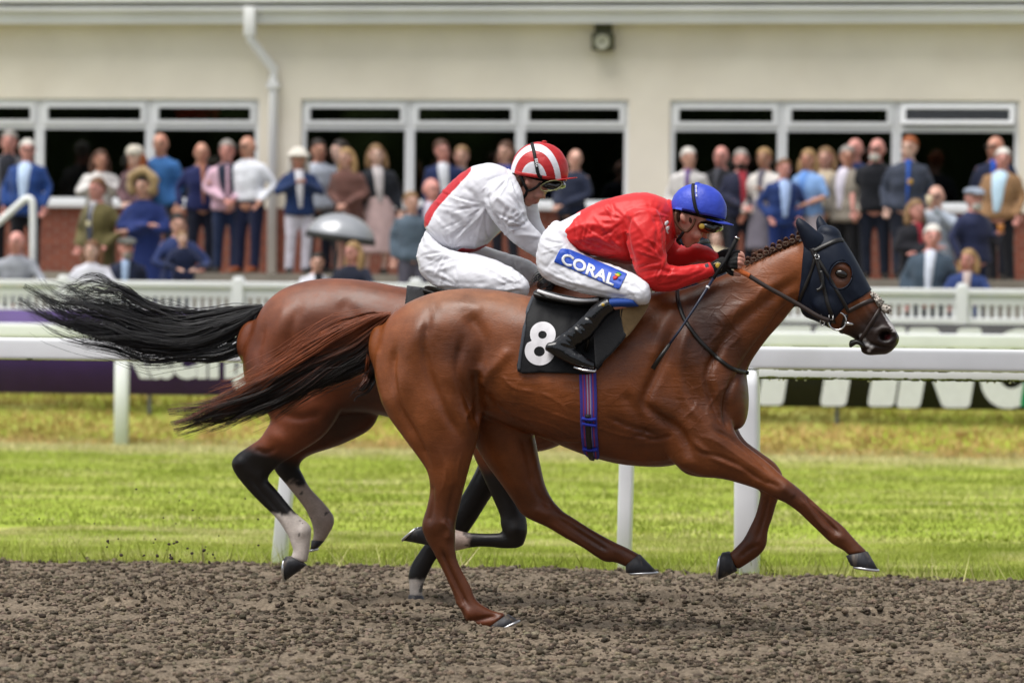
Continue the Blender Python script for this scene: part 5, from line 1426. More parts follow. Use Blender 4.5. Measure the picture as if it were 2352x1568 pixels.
for k in range(420):
    u = rng.uniform(0, seg[-1]); x, y = np.interp(u, seg, crest[:, 0]), np.interp(u, seg, crest[:, 1])
    p = pt(x, y + 9, VN - .02 + rng.normal(0, .012)); d_ = np.array((rng.normal(0, .012), rng.normal(0, .01), rng.uniform(.008, .03)))
    q.append(tube([p - d_ * .5, p + d_ * .4, p + d_ + (rng.normal(0, .006), 0, 0)], [.0022, .0018, .0006], 3))
part('mane_root', join(q), m_plait, root_n)

# ================================================================== far horse: bay
TF = lambda x, y: (1548 + (x - 1852) * .925, 549 + (y - 545) * .925)
S = []
S.append(lofpx([(592, 735, 562, 835, 0, .11), (612, 696, 597, 905, 0, .19), (650, 663, 650, 945, 0, .235), (700, 645, 710, 962, 0, .255), (760, 638, 775, 955, 0, .26), (830, 642, 845, 950, 0, .25), (900, 654, 915, 965, 0, .26), (960, 663, 990, 992, 0, .272), (1030, 668, 1070, 1015, 0, .28),
                (1110, 664, 1150, 1034, 0, .262), (1190, 652, 1230, 1038, 0, .235), (1260, 654, 1290, 1020, 0, .2), (1320, 690, 1330, 985, 0, .16), (1360, 780, 1360, 945, 0, .12)], VF, 5, 28, 2.2, -.06, .7))
S.append(lofpx([(1180, 652, 1280, 980, 0, .185), (1250, 642, 1352, 920, 0, .17), (1310, 630, 1385, 850, 0, .145), (1370, 612, 1420, 800, 0, .12), (1430, 590, 1470, 750, 0, .1), (1490, 568, 1510, 710, 0, .086), (1545, 552, 1545, 688, 0, .075)], VF, 5, 24, 2.2, -.05, .5))
S += head_parts(VF, TF)
S.append(lofpx([(566, 780, 770, 770, -.09, .12), (556, 830, 790, 830, -.115, .13), (566, 885, 795, 890, -.13, .125), (602, 935, 785, 945, -.14, .112), (622, 965, 745, 1000, -.145, .095), (600, 1003, 692, 1036, -.145, .078), (572, 1024, 652, 1060, -.145, .064), (546, 1042, 624, 1084, -.14, .054),
                (533, 1064, 616, 1098, -.14, .049), (543, 1092, 618, 1106, -.14, .043), (578, 1134, 630, 1118, -.14, .036), (610, 1166, 654, 1147, -.14, .03), (638, 1194, 680, 1178, -.14, .031), (660, 1228, 712, 1206, -.14, .038), (668, 1247, 714, 1232, -.14, .037), (673, 1264, 711, 1262, -.14, .034), (668, 1278, 706, 1288, -.14, .036)], VF, 5, 20, 2.1, 0, .4))
S.append(lofpx([(640, 930, 880, 900, .08, .11), (632, 990, 862, 975, .1, .1), (628, 1028, 790, 1018, .12, .08), (628, 1056, 712, 1045, .125, .06), (631, 1080, 688, 1068, .125, .05), (650, 1104, 697, 1092, .125, .041), (673, 1132, 711, 1118, .125, .032), (700, 1168, 744, 1154, .125, .031), (713, 1194, 766, 1184, .125, .037), (718, 1210, 766, 1206, .125, .036), (720, 1228, 754, 1228, .125, .033), (717, 1242, 744, 1244, .125, .034)], VF, 5, 18, 2.1, 0, .4))
# folded near fore, planted far fore
S.append(lofpx([(1080, 940, 1230, 930, -.1, .1), (1080, 1020, 1210, 1010, -.115, .09), (1104, 1082, 1198, 1076, -.12, .07), (1130, 1140, 1192, 1132, -.12, .054), (1148, 1182, 1203, 1172, -.12, .05), (1150, 1204, 1210, 1196, -.12, .052), (1158, 1228, 1211, 1222, -.12, .05), (1168, 1248, 1204, 1246, -.12, .04)], VF, 5, 18, 2.2, 0, .5))
S.append(lofpx([(1200, 1214, 1190, 1258, -.12, .043), (1165, 1221, 1162, 1259, -.12, .038), (1125, 1224, 1126, 1256, -.12, .031), (1090, 1223, 1092, 1256, -.12, .029), (1064, 1220, 1066, 1260, -.12, .034), (1044, 1215, 1046, 1264, -.12, .04), (1014, 1211, 1020, 1256, -.12, .034), (985, 1207, 990, 1251, -.12, .035)], VF, 5, 18, 2.1, 0, .4))
S.append(lofpx([(1130, 960, 1260, 960, .1, .09), (1105, 1050, 1190, 1060, .11, .076), (1068, 1126, 1130, 1138, .11, .058), (1030, 1178, 1092, 1198, .11, .05), (1005, 1210, 1066, 1232, .11, .047), (982, 1240, 1030, 1258, .11, .038), (962, 1268, 1003, 1282, .11, .031), (945, 1295, 988, 1308, .11, .034), (938, 1320, 978, 1328, .11, .037), (940, 1342, 972, 1346, .11, .033), (941, 1366, 970, 1368, .11, .034)], VF, 5, 18, 2.1, 0, .4))
Vf, Ff = fuse(S, .0095, 4)
_px, _py = proj(Vf)
Vf = relax(Vf, Ff, sstep(-_py, -1010, -950), 22)
near_f = lambda V, N: sstep(-(V[:, 1] - VF), -.02, .06) * sstep(-N[:, 1], .0, .35)
Vf = bumps(Vf, Ff, [(655, 745, 60, 40, 60, .02), (725, 712, 70, 42, 12, .014), (735, 860, 42, 90, -6, .02), (610, 850, 30, 85, -12, .018), (640, 1005, 45, 22, -35, .012), (548, 1062, 18, 18, 0, .010), (1186, 1216, 22, 20, 0, .012), (690, 1222, 16, 16, 0, .007), (1046, 1240, 16, 16, 0, .006), (600, 1092, 14, 18, 0, .006)], near_f)
Vf = carve(Vf, Ff, [([(606, 740), (595, 800), (600, 870), (640, 940)], 9, -.012), ([(690, 700), (670, 760), (680, 840), (720, 920)], 12, -.011), ([(600, 790), (590, 840), (605, 890)], 9, .008), ([(640, 950), (690, 960), (740, 950)], 10, -.010), ([(780, 690), (820, 740), (810, 820)], 16, -.010),
      ([(585, 1030), (610, 1040), (635, 1030)], 6, -.008), ([(566, 1085), (610, 1140), (660, 1195)], 4, -.006), ([(604, 1105), (640, 1150), (676, 1192)], 4, .004), ([(690, 1195), (684, 1230), (690, 1255)], 6, -.004), ([(655, 700), (640, 760), (650, 820)], 12, .006)], near_f)
pxf, pyf = proj(Vf)
def coat_far(V, px, py):
    n1 = fbm(V[:, 0] + 50, V[:, 2] + 9, 2.4, 3, 81); n2 = fbm(V[:, 0] + 50, V[:, 2] + 9, 22, 3, 85)
    c = np.tile(srgb('#733a1a'), (len(V), 1))
    c = blend(c, np.clip((n1 - .45) * 2.5, 0, 1), srgb('#5c2a12'))
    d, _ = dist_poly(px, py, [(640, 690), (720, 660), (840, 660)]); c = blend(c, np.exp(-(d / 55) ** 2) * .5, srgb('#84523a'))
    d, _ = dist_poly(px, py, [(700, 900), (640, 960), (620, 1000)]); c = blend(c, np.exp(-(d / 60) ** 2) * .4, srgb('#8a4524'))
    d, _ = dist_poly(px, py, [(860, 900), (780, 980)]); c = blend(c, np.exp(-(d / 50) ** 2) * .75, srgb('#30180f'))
    blk = srgb('#121011')
    w = sstep(py - (px - 560) * .30, 1000, 1040) * (px < 900)
    w = np.maximum(w, sstep(py, 1040, 1100) * (px > 900))
    c = blend(c, w * .99, srgb('#080708'))
    sock = srgb('#d9cdc4')
    e1 = (V[:, 1] < VF) & (px < 780); s1 = sstep(py + (n2 - .5) * 26, 1176, 1186) * e1
    e2 = (V[:, 1] >= VF) & (px < 800); s2 = sstep(py + (n2 - .5) * 40, 1104, 1118) * e2
    c = blend(c, s1 * .95, sock); c = blend(c, s2 * .85, srgb('#b3a195'))
    e3 = (V[:, 1] < VF) & (px > 900) & (py > 1190); s3 = sstep(-(px + (n2 - .5) * 18), -1080, -1068) * sstep(px, 1000, 1012) * e3
    e4 = (V[:, 1] >= VF) & (px < 1010) & (px > 900); s4 = sstep(py + (n2 - .5) * 14, 1328, 1336) * e4
    c = blend(c, s3 * .95, srgb('#bda79b')); c = blend(c, s4 * .95, srgb('#d2c8c0'))
    c = blend(c, (s1 + s2 + s3 + s4).clip(0, 1) * (n2 < .3) * .8, blk)
    d, _ = dist_poly(px, py, [(1548, 549), (1640, 640), (1700, 760)]); c = blend(c, sstep(px, 1600, 1680) * .8, srgb('#2a1c17'))
    return c
root_f = thing('racehorse', 'bay racehorse with black legs and white socks running on the far side', 'horse', (float(Vf[:, 0].mean()), VF, 0))
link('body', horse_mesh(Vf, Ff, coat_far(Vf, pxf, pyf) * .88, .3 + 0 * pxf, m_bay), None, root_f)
T_far = bvh(Vf, Ff)
eyes_ears(root_f, VF, TF, m_bay, False)
hoof(root_f, ((670, 1276), (704, 1298)), ((657, 1277), (656, 1333)), VF, -.14, .05)
hoof(root_f, ((716, 1240), (745, 1242)), ((714, 1262), (730, 1258)), VF, .125, .045)
hoof(root_f, ((976, 1207), (986, 1252)), ((966, 1208), (927, 1241)), VF, -.12, .046)
hoof(root_f, ((939, 1366), (972, 1368)), ((935, 1391), (979, 1390)), VF, .11, .05)
blk_ = np.array(srgb('#0d0c0e')); gry_ = np.array(srgb('#2a2b31'))
tc_f = lambda a, t, g: (blk_ + (gry_ - blk_) * g.random() ** 3 * .8)[None] * np.ones((len(t), 1))
me = strands([(606, 704), (560, 728), (500, 752), (430, 770), (350, 768), (270, 750), (190, 735), (120, 705), (50, 668)], [6, 26, 40, 48, 52, 46, 40, 38, 42], [.03, .05, .07, .07, .06], VF, 1500, 5, .0017, tc_f, wav=15, spread=1.5)
link('tail', me, m_hair, root_f)
me = strands([(595, 712), (575, 760), (545, 800), (490, 815), (420, 812), (330, 800)], [6, 16, 22, 22, 18, 14], [.03, .05, .05], VF, 300, 15, .0025, tc_f, wav=9)
link('tail_underside', me, m_hair, root_f)
me = strands([(430, 735), (330, 690), (260, 655), (190, 655), (120, 680)], [14, 20, 20, 18, 16], [.04, .05, .05], VF, 90, 16, .0018, tc_f, wav=16, spread=1.6)
link('tail_wisps', me, m_hair, root_f)
me = strands([(1440, 592), (1380, 606), (1320, 622), (1270, 640), (1225, 665)], [10, 20, 26, 30, 28], [.03, .06, .09], VF, 420, 17, .0024, tc_f, wav=8)
link('mane', me, m_hair, root_f)
me = strands([(1330, 618), (1290, 632), (1260, 655), (1240, 685)], [10, 18, 20, 18], [.1, .12, .14], VF - .1, 200, 18, .0022, tc_f, wav=6)
link('mane', me, m_hair, root_f)
# ------------------------------------------------------------------ tack of the near horse
m_hood = mat('navy_lycra', srgb('#0d1626'), .55, .25, vary=.2, vscale=6, bump=.0014, bscale=30)
m_leather = mat('black_leather', srgb('#15120f'), .38, .5, vary=.2, vscale=40, bump=.0008, bscale=300)
m_brown = mat('dark_brown_leather', srgb('#2a1e19'), .45, .45, vary=.2, vscale=40)
m_chrome = mat('bit_steel', (0.7, 0.7, 0.7), .18, .5, metal=1.0, vary=.05)
m_fleece = mat('sheepskin', srgb('#c0b7ac'), .95, .1, vary=.25, vscale=70, bump=.01, bscale=130)
m_rubber = mat('orange_rubber', srgb('#a8572c'), .8, .2, vary=.2, vscale=120, bump=.002, bscale=200)

# hood: follows the head, a little outside it, open round the eye
hm_px, hm_py = proj(Vh)
Nh = normals(Vh, Fh)
def inpoly(px, py, poly):
    c = np.zeros(len(px), bool); j = len(poly) - 1
    for i in range(len(poly)):
        xi, yi = poly[i]; xj, yj = poly[j]
        c ^= ((yi > py) != (yj > py)) & (px < (xj - xi) * (py - yi) / (yj - yi + 1e-12) + xi)
        j = i
    return c
HOODP = [(1836, 500), (1960, 480), (2006, 664), (1982, 684), (1950, 700), (1930, 718), (1912, 740), (1906, 770), (1850, 770), (1828, 706), (1836, 660), (1843, 600), (1846, 552)]
inh = inpoly(hm_px, hm_py, HOODP)
eye_d = np.hypot(((hm_px - 1931) * .96 + (hm_py - 633) * .25) / 24.5, ((hm_py - 633) * .96 - (hm_px - 1931) * .25) / 31)
keep = inh & ~((eye_d < 1) & (np.abs(Nh[:, 1]) > .25))
hv = Vh + Nh * .006
ff = [list(map(int, q)) for q in Fh if all(keep[i] for i in q)]
used = sorted({i for q in ff for i in q}); re_ = {o: n for n, o in enumerate(used)}
hv2 = hv[used]; hn2 = Nh[used]
ff = [[re_[i] for i in q] for q in ff]
# neaten the cut edges onto the outline
hpx, hpy = proj(hv2)
cnt = {}
for q in ff:
    for i in range(len(q)):
        e = tuple(sorted((q[i], q[(i + 1) % len(q)]))); cnt[e] = cnt.get(e, 0) + 1
bd_ = sorted({i for e, c in cnt.items() if c == 1 for i in e})
adj = {}
for e, c in cnt.items():
    if c == 1: adj.setdefault(e[0], []).append(e[1]); adj.setdefault(e[1], []).append(e[0])
for _ in range(12):
    nv = hv2.copy()
    for i in bd_:
        if len(adj[i]) == 2: nv[i] = hv2[i] * .5 + (hv2[adj[i][0]] + hv2[adj[i][1]]) * .25
    hv2 = nv
n0 = len(hv2)
inner = hv2 - hn2 * .003
cnt2 = {}
for q in ff:
    for i in range(len(q)): cnt2[(q[i], q[(i + 1) % len(q)])] = 1
side = [[e[1], e[0], e[0] + n0, e[1] + n0] for e in cnt2 if (e[1], e[0]) not in cnt2]
hood = thing('hood', 'dark navy stretch hood with eye holes and ear covers on the chestnut horse', 'horse hood', pt(1900, 740, VN))
part('hood_cloth', (np.vstack([hv2, inner]), [list(q) for q in ff] + side), m_hood, hood)
T_hood = bvh(hv2, ff)
for s in (-1, 1):
    st = [(1852, 590, 1900, 548, -.05, .042), (1846, 566, 1888, 538, -.056, .042), (1836, 540, 1874, 528, -.062, .036), (1828, 518, 1855, 512, -.066, .026), (1828, 506, 1842, 503, -.066, .014), (1832, 501, 1837, 500, -.066, .006)]
    if s > 0: st = [(1880, 552, 1918, 550, .05, .036), (1876, 528, 1912, 530, .056, .034), (1874, 512, 1902, 517, .06, .028), (1876, 502, 1892, 505, .062, .016), (1880, 495, 1885, 496, .062, .006)]
    V_, F_ = fuse([lofpx(st, VN, 4, 16, 2, 0, .5)], .005, 3)
    part('ear_cover', (V_, F_), m_hood, hood)
rim_ = [on(1931 + 25 * math.cos(t) * .97 + 31 * math.sin(t) * -.2, 633 + 31 * math.sin(t) * .97 + 25 * math.cos(t) * .2, T_near) for t in np.linspace(0, 2 * np.pi, 36)]
part('eye_binding', tube([h[0] + h[1] * .007 for h in rim_], .0035, 6), m_hood, hood)
part('eye_binding', mirror(tube([h[0] + h[1] * .007 for h in rim_], .0035, 6), VN), m_hood, hood)

# surface of head and hood together for the straps to lie on
v_, f_ = join([(Vh, Fh), (hv2 + hn2 * .001, ff)])
T_head = BVHTree.FromPolygons(v_, f_)
br_ = thing('bridle', 'black leather bridle with loose ring bit on the hooded chestnut horse', 'bridle', pt(1920, 760, VN))
def both(name, vf, m, parent): 
    part(name, vf, m, parent); part(name, mirror(vf, VN), m, parent)
both('browband', strap([(1868, 578), (1895, 564), (1920, 553), (1938, 549)], T_head, .022, .004), m_leather, br_)
both('headpiece', strap([(1853, 552), (1862, 566), (1870, 578), (1874, 592)], T_head, .026, .004), m_leather, br_)
both('throat_lash', strap([(1872, 585), (1868, 610), (1855, 645), (1840, 680), (1828, 708)], T_head, .016, .004), m_leather, br_)
ck = strap([(1873, 585), (1882, 620), (1892, 660), (1902, 700), (1912, 728), (1916, 742)], T_head, .018, .004)
both('cheek_strap', ck, m_leather, br_)
both('noseband_strap', strap([(1875, 588), (1900, 630), (1925, 672), (1944, 706), (1948, 716)], T_head, .017, .004), m_leather, br_)
both('noseband', strap([(1946, 716), (1965, 706), (1985, 696), (2006, 688)], T_head, .021, .005), m_brown, br_)
both('flash_strap', strap([(2022, 706), (2008, 730), (1994, 752), (1980, 775), (1974, 786)], T_head, .017, .005), m_brown, br_)
both('curb_strap', strap([(1944, 722), (1938, 742), (1930, 768)], T_head, .018, .004), m_leather, br_)
lp = on(1888, 600, T_head); 
P = [on(1886, 622, T_head)[0] + (0, -.008, 0), on(1890, 640, T_head)[0] + (0, -.01, 0), pt(1889, 655, VN - .118), pt(1883, 664, VN - .122), pt(1876, 667, VN - .122)]
P = spline(np.array(P), 5)
part('loose_strap_end', ribbon(P, np.tile((0.15, -1.0, 0.1), (len(P), 1)), .015, .004), m_leather, br_)
for bx, by in ((1878, 590), (1909, 727)):
    h = on(bx, by, T_head)
    part('buckle', tube([h[0] + h[1] * .009 + np.array((.009 * a, 0, .01 * b)) for a, b in ((-1, -1), (1, -1), (1, 1), (-1, 1), (-1, -1))], .002, 6), m_chrome, br_)
ctr = on(1923, 737, T_head)[0] + (0, -.016, 0)
rr_ = 42 * VN / FPX / 2 * 1.02
a_ = np.linspace(0, 2 * np.pi, 41)
ringp = [pt(1923 + 20.5 * math.cos(t), 737 + 20.5 * math.sin(t), ctr[1] + VN * 0) for t in a_]
rg = part('bit_ring', tube(ringp, .0042, 8, False), m_chrome, br_)
part('bit_ring', mirror(tube(ringp, .0042, 8, False), VN), m_chrome, br_)
part('mouthpiece', tube([pt(1940, 742, ctr[1] + .004), pt(1956, 744, ctr[1] + .012), pt(1965, 746, ctr[1] + .03)], [.009, .007, .004], 8), m_chrome, br_)
r2 = [pt(1892 + 6.5 * math.cos(t), 728 + 10 * math.sin(t), ctr[1] - .005) for t in a_]
part('martingale_ring', tube(r2, .003, 6, False), m_chrome, br_)
r3 = [pt(1889 + 5 * math.cos(t), 740 + 7 * math.sin(t), ctr[1] - .004) for t in a_]
part('martingale_ring', tube(r3, .0028, 6, False), m_chrome, br_)
part('chin_guard', lofpx([(1954, 781, 1955, 798, -.04, .02), (1966, 779, 1968, 791, -.045, .018), (1978, 783, 1980, 797, -.045, .016), (1984, 788, 1985, 798, -.045, .01)], VN, 4, 12), m_leather, br_)
# sheepskin rolls on the noseband
for k, (fx, fy, rx, ry) in enumerate(((2006, 680, 9, 7), (2013, 691, 11, 11), (2019, 697, 8, 9), (2034, 709, 12, 9))):
    v, f = ballpx(fx, fy, rx, ry, VN - .012, .035, -30)
    v = np.array(v); v = v + rng.normal(0, .004, v.shape)
    part('sheepskin_tuft', (v, f), m_fleece, br_)
# reins: from the bit ring to the hand, then round the neck
H0 = pt(1690, 615, VN - .125)
def rein(pts, ys, w, m, name, n=(0.1, -1.0, 0.15), par=br_, th=.004):
    P = spline(np.array([pt(x, y, VN + o) for (x, y), o in zip(pts, ys)]), 8)
    part(name, ribbon(P, np.tile(np.array(n) / np.linalg.norm(n), (len(P), 1)), w, th), m, par)
rein([(1905, 736), (1880, 727), (1840, 703), (1800, 680), (1760, 658), (1718, 632)], [-.115, -.125, -.128, -.135, -.14, -.14], .021, m_brown, 'rein')
rein([(1722, 634), (1705, 625), (1688, 614)], [-.141, -.141, -.132], .024, m_rubber, 'rein_grip', th=.006)
rein([(1905, 736), (1880, 722), (1840, 697), (1800, 675), (1760, 650), (1700, 615)], [.115, .125, .125, .12, .11, .1], .019, m_brown, 'rein')
# breastplate / neck strap
neck = strap([(1556, 668), (1557, 690), (1570, 730), (1600, 775), (1640, 815), (1675, 843), (1700, 853), (1716, 856)], T_near, .019, .006, .003)
bp_ = thing('neck_strap', 'thin black leather strap hanging round the base of the chestnut horse\'s neck', 'strap', pt(1640, 815, VN))
both('strap', neck, m_leather, bp_)

# ------------------------------------------------------------------ saddle cloth with the number, saddle, girth
m_cloth8 = mat('black_saddlecloth', srgb('#08090d'), .65, .22, vary=.2, vscale=8, bump=.004, bscale=16, sheen=.15)
m_trim = mat('grey_binding', srgb('#3e4147'), .7, .3)
m_num = mat('white_number', (0.70, 0.68, 0.70), .7, .3, vary=.06, vscale=20, bump=.002, bscale=30)
sc_ = thing('saddle_cloth', 'black saddle cloth bearing a white number 8 under the red jockey\'s boot', 'saddle cloth', pt(1280, 850, VN - .28))
outl = [(1232, 668), (1215, 700), (1207, 745), (1198, 800), (1190.5, 853), (1240, 856), (1300, 857), (1368, 856), (1400, 800), (1420, 740), (1430, 690), (1380, 676), (1300, 668)]
outl = spline(np.array(outl + outl[:1], float), 3)[:-1]
v2, f2 = polygon2d(outl, 9)
cv, cf = decal(v2, f2, T_near, .004, .008)
cv = cv + np.stack([0 * cv[:, 0], -.006 * np.maximum(0, vnoise(cv[:, 0] * 22, cv[:, 2] * 6, 91) - .35) * 2 + 0 * cv[:, 0], 0 * cv[:, 0]], 1)
part('cloth', (cv, cf), m_cloth8, sc_)
T_cloth = BVHTree.FromPolygons([tuple(p) for p in cv], [tuple(q) for q in cf])
part('binding', strap([(1228, 674), (1211, 715), (1202, 770), (1194, 825), (1192, 850)], T_cloth, .016, .002, .001), m_trim, sc_)
def ring2(cx, cy, ro, ri, n=36):
    return [(cx + ro * math.cos(t), cy + ro * 1.02 * math.sin(t)) for t in np.linspace(0, 2 * np.pi, n, endpoint=False)], [(cx + ri * math.cos(t), cy + ri * math.sin(t)) for t in np.linspace(0, 2 * np.pi, 20, endpoint=False)]
def eight():
    o = []
    for t in np.linspace(R(150), R(390), 26): o.append((1247 + 29.5 * math.cos(t), 768 + 29 * math.sin(t)))
    for t in np.linspace(R(-38), R(214), 30): o.append((1240 + 34.5 * math.cos(t), 806 + 33 * math.sin(t)))
    i1 = [(1246 + 10 * math.cos(t), 769 + 9 * math.sin(t)) for t in np.linspace(0, 2 * np.pi, 18, endpoint=False)]
    i2 = [(1239 + 12.5 * math.cos(t), 807 + 11.5 * math.sin(t)) for t in np.linspace(0, 2 * np.pi, 18, endpoint=False)]
    return o, [i1, i2]
o_, h_ = eight()
v2, f2 = polygon2d(o_, 9, h_)
part('number', decal(v2, f2, T_cloth, .0015, .001), m_num, sc_, False)
# girth
m_girth = bpy.data.materials.new('striped_webbing'); m_girth.use_nodes = True
nt = m_girth.node_tree; b = nt.nodes['Principled BSDF']; b.inputs['Roughness'].default_value = .8
aa = nt.nodes.new('ShaderNodeAttribute'); aa.attribute_name = 'col'; nt.links.new(aa.outputs['Color'], b.inputs['Base Color'])
def webbing(pts, width, parent, tree, name):
    cols = ['#3a3896', '#3a3896', '#93305a', '#4645b0', '#93305a', '#9c9ab8', '#93305a', '#9c9ab8', '#4645b0', '#93305a', '#3a3896', '#3a3896']
    P = spline(np.array(pts, float), 8)
    seg = np.r_[0, np.cumsum(np.hypot(*np.diff(P[:, :2], axis=0).T))]; u = np.linspace(0, seg[-1], int(seg[-1] / 4))
    hh = [on(np.interp(q, seg, P[:, 0]), np.interp(q, seg, P[:, 1]), tree) for q in u]
    L = np.array([h[0] for h in hh]); N = np.array([h[1] for h in hh])
    T = np.gradient(L, axis=0); T /= np.linalg.norm(T, axis=1)[:, None]
    Sd = np.cross(T, N); Sd /= np.linalg.norm(Sd, axis=1)[:, None]
    Sd *= np.sign(Sd[:, 0])[:, None]
    for _ in range(4): N[1:-1] = (N[:-2] + 2 * N[1:-1] + N[2:]) / 4; Sd[1:-1] = (Sd[:-2] + 2 * Sd[1:-1] + Sd[2:]) / 4
    nst = len(cols); v = []; f = []; c = []
    for k in range(len(L)):
        for j in range(nst):
            for e in (0, 1):
                s_ = ((j + e) / nst - .5) * width
                v.append(L[k] + Sd[k] * s_ + N[k] * .006); c.append(srgb(cols[j]))
    w_ = nst * 2
    for k in range(len(L) - 1):
        for j in range(nst): f.append((k * w_ + j * 2, k * w_ + j * 2 + 1, (k + 1) * w_ + j * 2 + 1, (k + 1) * w_ + j * 2))
    n_ = len(v)
    v += [tuple(np.array(p) - N[i // w_] * .005) for i, p in enumerate(v)]; c += c
    f += [(k * w_ + n_, k * w_, (k + 1) * w_, (k + 1) * w_ + n_) for k in range(len(L) - 1)] + [(k * w_ + w_ - 1, k * w_ + w_ - 1 + n_, (k + 1) * w_ + w_ - 1 + n_, (k + 1) * w_ + w_ - 1) for k in range(len(L) - 1)]
    me = mesh_from(name, v, f); setcol(me, np.array(c)); link(name, me, m_girth, parent)
    return v, f
sd_ = thing('racing_saddle', 'light black racing saddle with tan front flap and striped girth', 'saddle', pt(1360, 700, VN))
gv, gf = webbing([(1345, 690), (1345, 760), (1347, 800), (1350, 860), (1352, 920), (1353, 980), (1357, 1030), (1364, 1062)], .078, sd_, T_near, 'girth')
part('girth_strap', strap([(1351, 950), (1353, 1000), (1360, 1056)], T_near, .026, .012, .008), m_leather, sd_)
m_blue = mat('blue_keeper', srgb('#23309a'), .7, .3)
for y in (958, 972, 1024): part('keeper', strap([(1337 + (y - 950) * .06, y), (1352 + (y - 950) * .06, y + 3), (1370 + (y - 950) * .06, y + 2)], T_near, .013, .017, .008, straight=True), m_blue, sd_)
# seat: shallow, on the spine
part('seat', fuse([lofpx([(1236, 663, 1240, 690, 0, .17), (1290, 676, 1290, 700, 0, .19), (1350, 684, 1350, 710, 0, .19), (1420, 670, 1420, 705, 0, .17), (1450, 658, 1455, 690, 0, .12)], VN, 5, 20, 2.4, 0, .3)], .008, 3), m_leather, sd_)
part('seat_edge', tube(spline(np.array([pt(1236, 668, VN - .16), pt(1260, 676, VN - .21), pt(1300, 686, VN - .23), pt(1340, 690, VN - .24), pt(1375, 688, VN - .24)]), 6), .008, 8), mat('pale_piping', (.62, .62, .63), .5, .4), sd_)
def panel(outl, V0, ybulge, m, name, par, thick=.006, bend=None):
    v2, f2 = polygon2d(spline(np.array(list(outl) + [outl[0]], float), 4)[:-1], 10)
    cx, cy = v2.mean(0)
    P = []
    for x, y in v2: P.append(pt(x, y, V0 + (bend(x, y) if bend else 0)))
    P = np.array(P); n = len(P)
    ff_ = [q if np.cross(P[q[1]] - P[q[0]], P[q[2]] - P[q[0]])[1] < 0 else q[::-1] for q in f2]
    c_ = {}
    for q in ff_:
        for i in range(3): c_[(q[i], q[(i + 1) % 3])] = 1
    sidef = [[e[1], e[0], e[0] + n, e[1] + n] for e in c_ if (e[1], e[0]) not in c_]
    back = [[i + n for i in q[::-1]] for q in ff_]
    return part(name, (np.vstack([P, P + (0, thick, 0)]), [list(q) for q in ff_] + sidef + back), m, par)
m_suede = mat('black_suede', srgb('#17181b'), .8, .25, vary=.15, vscale=12, sheen=.3, bump=.002, bscale=40)
m_tan = mat('tan_suede', srgb('#8a7250'), .85, .2, vary=.25, vscale=14, sheen=.2, bump=.002, bscale=60)
fb = lambda x, y: .012 * math.sin((x - 1358) * .03) + (y - 700) * -.00012
panel([(1362, 704), (1390, 704), (1428, 702), (1427, 730), (1432, 760), (1437, 772), (1410, 806), (1385, 830), (1372, 842), (1368, 836), (1364, 780)], VN - .312, 0, m_suede, 'flap', sd_, bend=fb)
panel([(1424, 704), (1455, 700), (1478, 690), (1490, 668), (1496, 664), (1490, 700), (1470, 735), (1438, 775), (1430, 758), (1425, 730)], VN - .306, 0, m_tan, 'flap', sd_, bend=lambda x, y: (x - 1424) * .0011)

# ------------------------------------------------------------------ riders
def fold(V, F, amp, sc, rot, seed, bias=0.0):
    """soft cloth folds: ridged noise stretched along one direction"""
    N = normals(V, F); px, py = proj(V)
    ca, sa = math.cos(R(rot)), math.sin(R(rot))
    u = (px * ca + py * sa) / sc; w = (-px * sa + py * ca) / (sc * .28)
    n = fbm(u + 40, w + V[:, 1] * 6 + 40, 1.0, 3, seed)
    d = (1 - np.abs(n - .5) * 4).clip(-1, 1) * amp
    return V + N * d[:, None]
m_red = mat('red_silk', srgb('#cf1d1d'), .46, .35, vary=.08, vscale=9, bump=.0012, bscale=22, sheen=.1)
m_white = mat('white_breeches', (.66, .66, .70), .5, .35, vary=.05, vscale=8, bump=.001, bscale=35)
m_whites = mat('white_silk', (.68, .68, .72), .4, .4, vary=.05, vscale=8, bump=.001, bscale=26)
m_boot = mat('patent_boot', srgb('#0b0b0d'), .16, .6, vary=.2, vscale=9, bump=.003, bscale=35)
m_sock = mat('royal_blue', srgb('#1c3f86'), .7, .3, vary=.1)
m_glove = mat('black_glove', srgb('#0d0d0e'), .75, .3, vary=.3, vscale=60, bump=.001, bscale=150)
m_gold = mat('gold_print', srgb('#b99a3c'), .5, .4)
m_face = mat('rider_skin', srgb('#c08a78'), .45, .4, vary=.08, vscale=30, color2=srgb('#b06a5e'), c2scale=16, c2pos=(.5, .8), bump=.0008, bscale=150)
m_lip = mat('lips', srgb('#9a4f4a'), .5, .4)
m_brow = mat('short_brown_hair', srgb('#4b3326'), .7, .3, vary=.3, vscale=120)
m_lens_ = mat('goggle_lens', srgb('#15120d'), .05, .7)
m_frame = mat('goggle_frame', srgb('#7a2f12'), .4, .4)
m_strap = mat('black_elastic', srgb('#0c0c0d'), .6, .3)

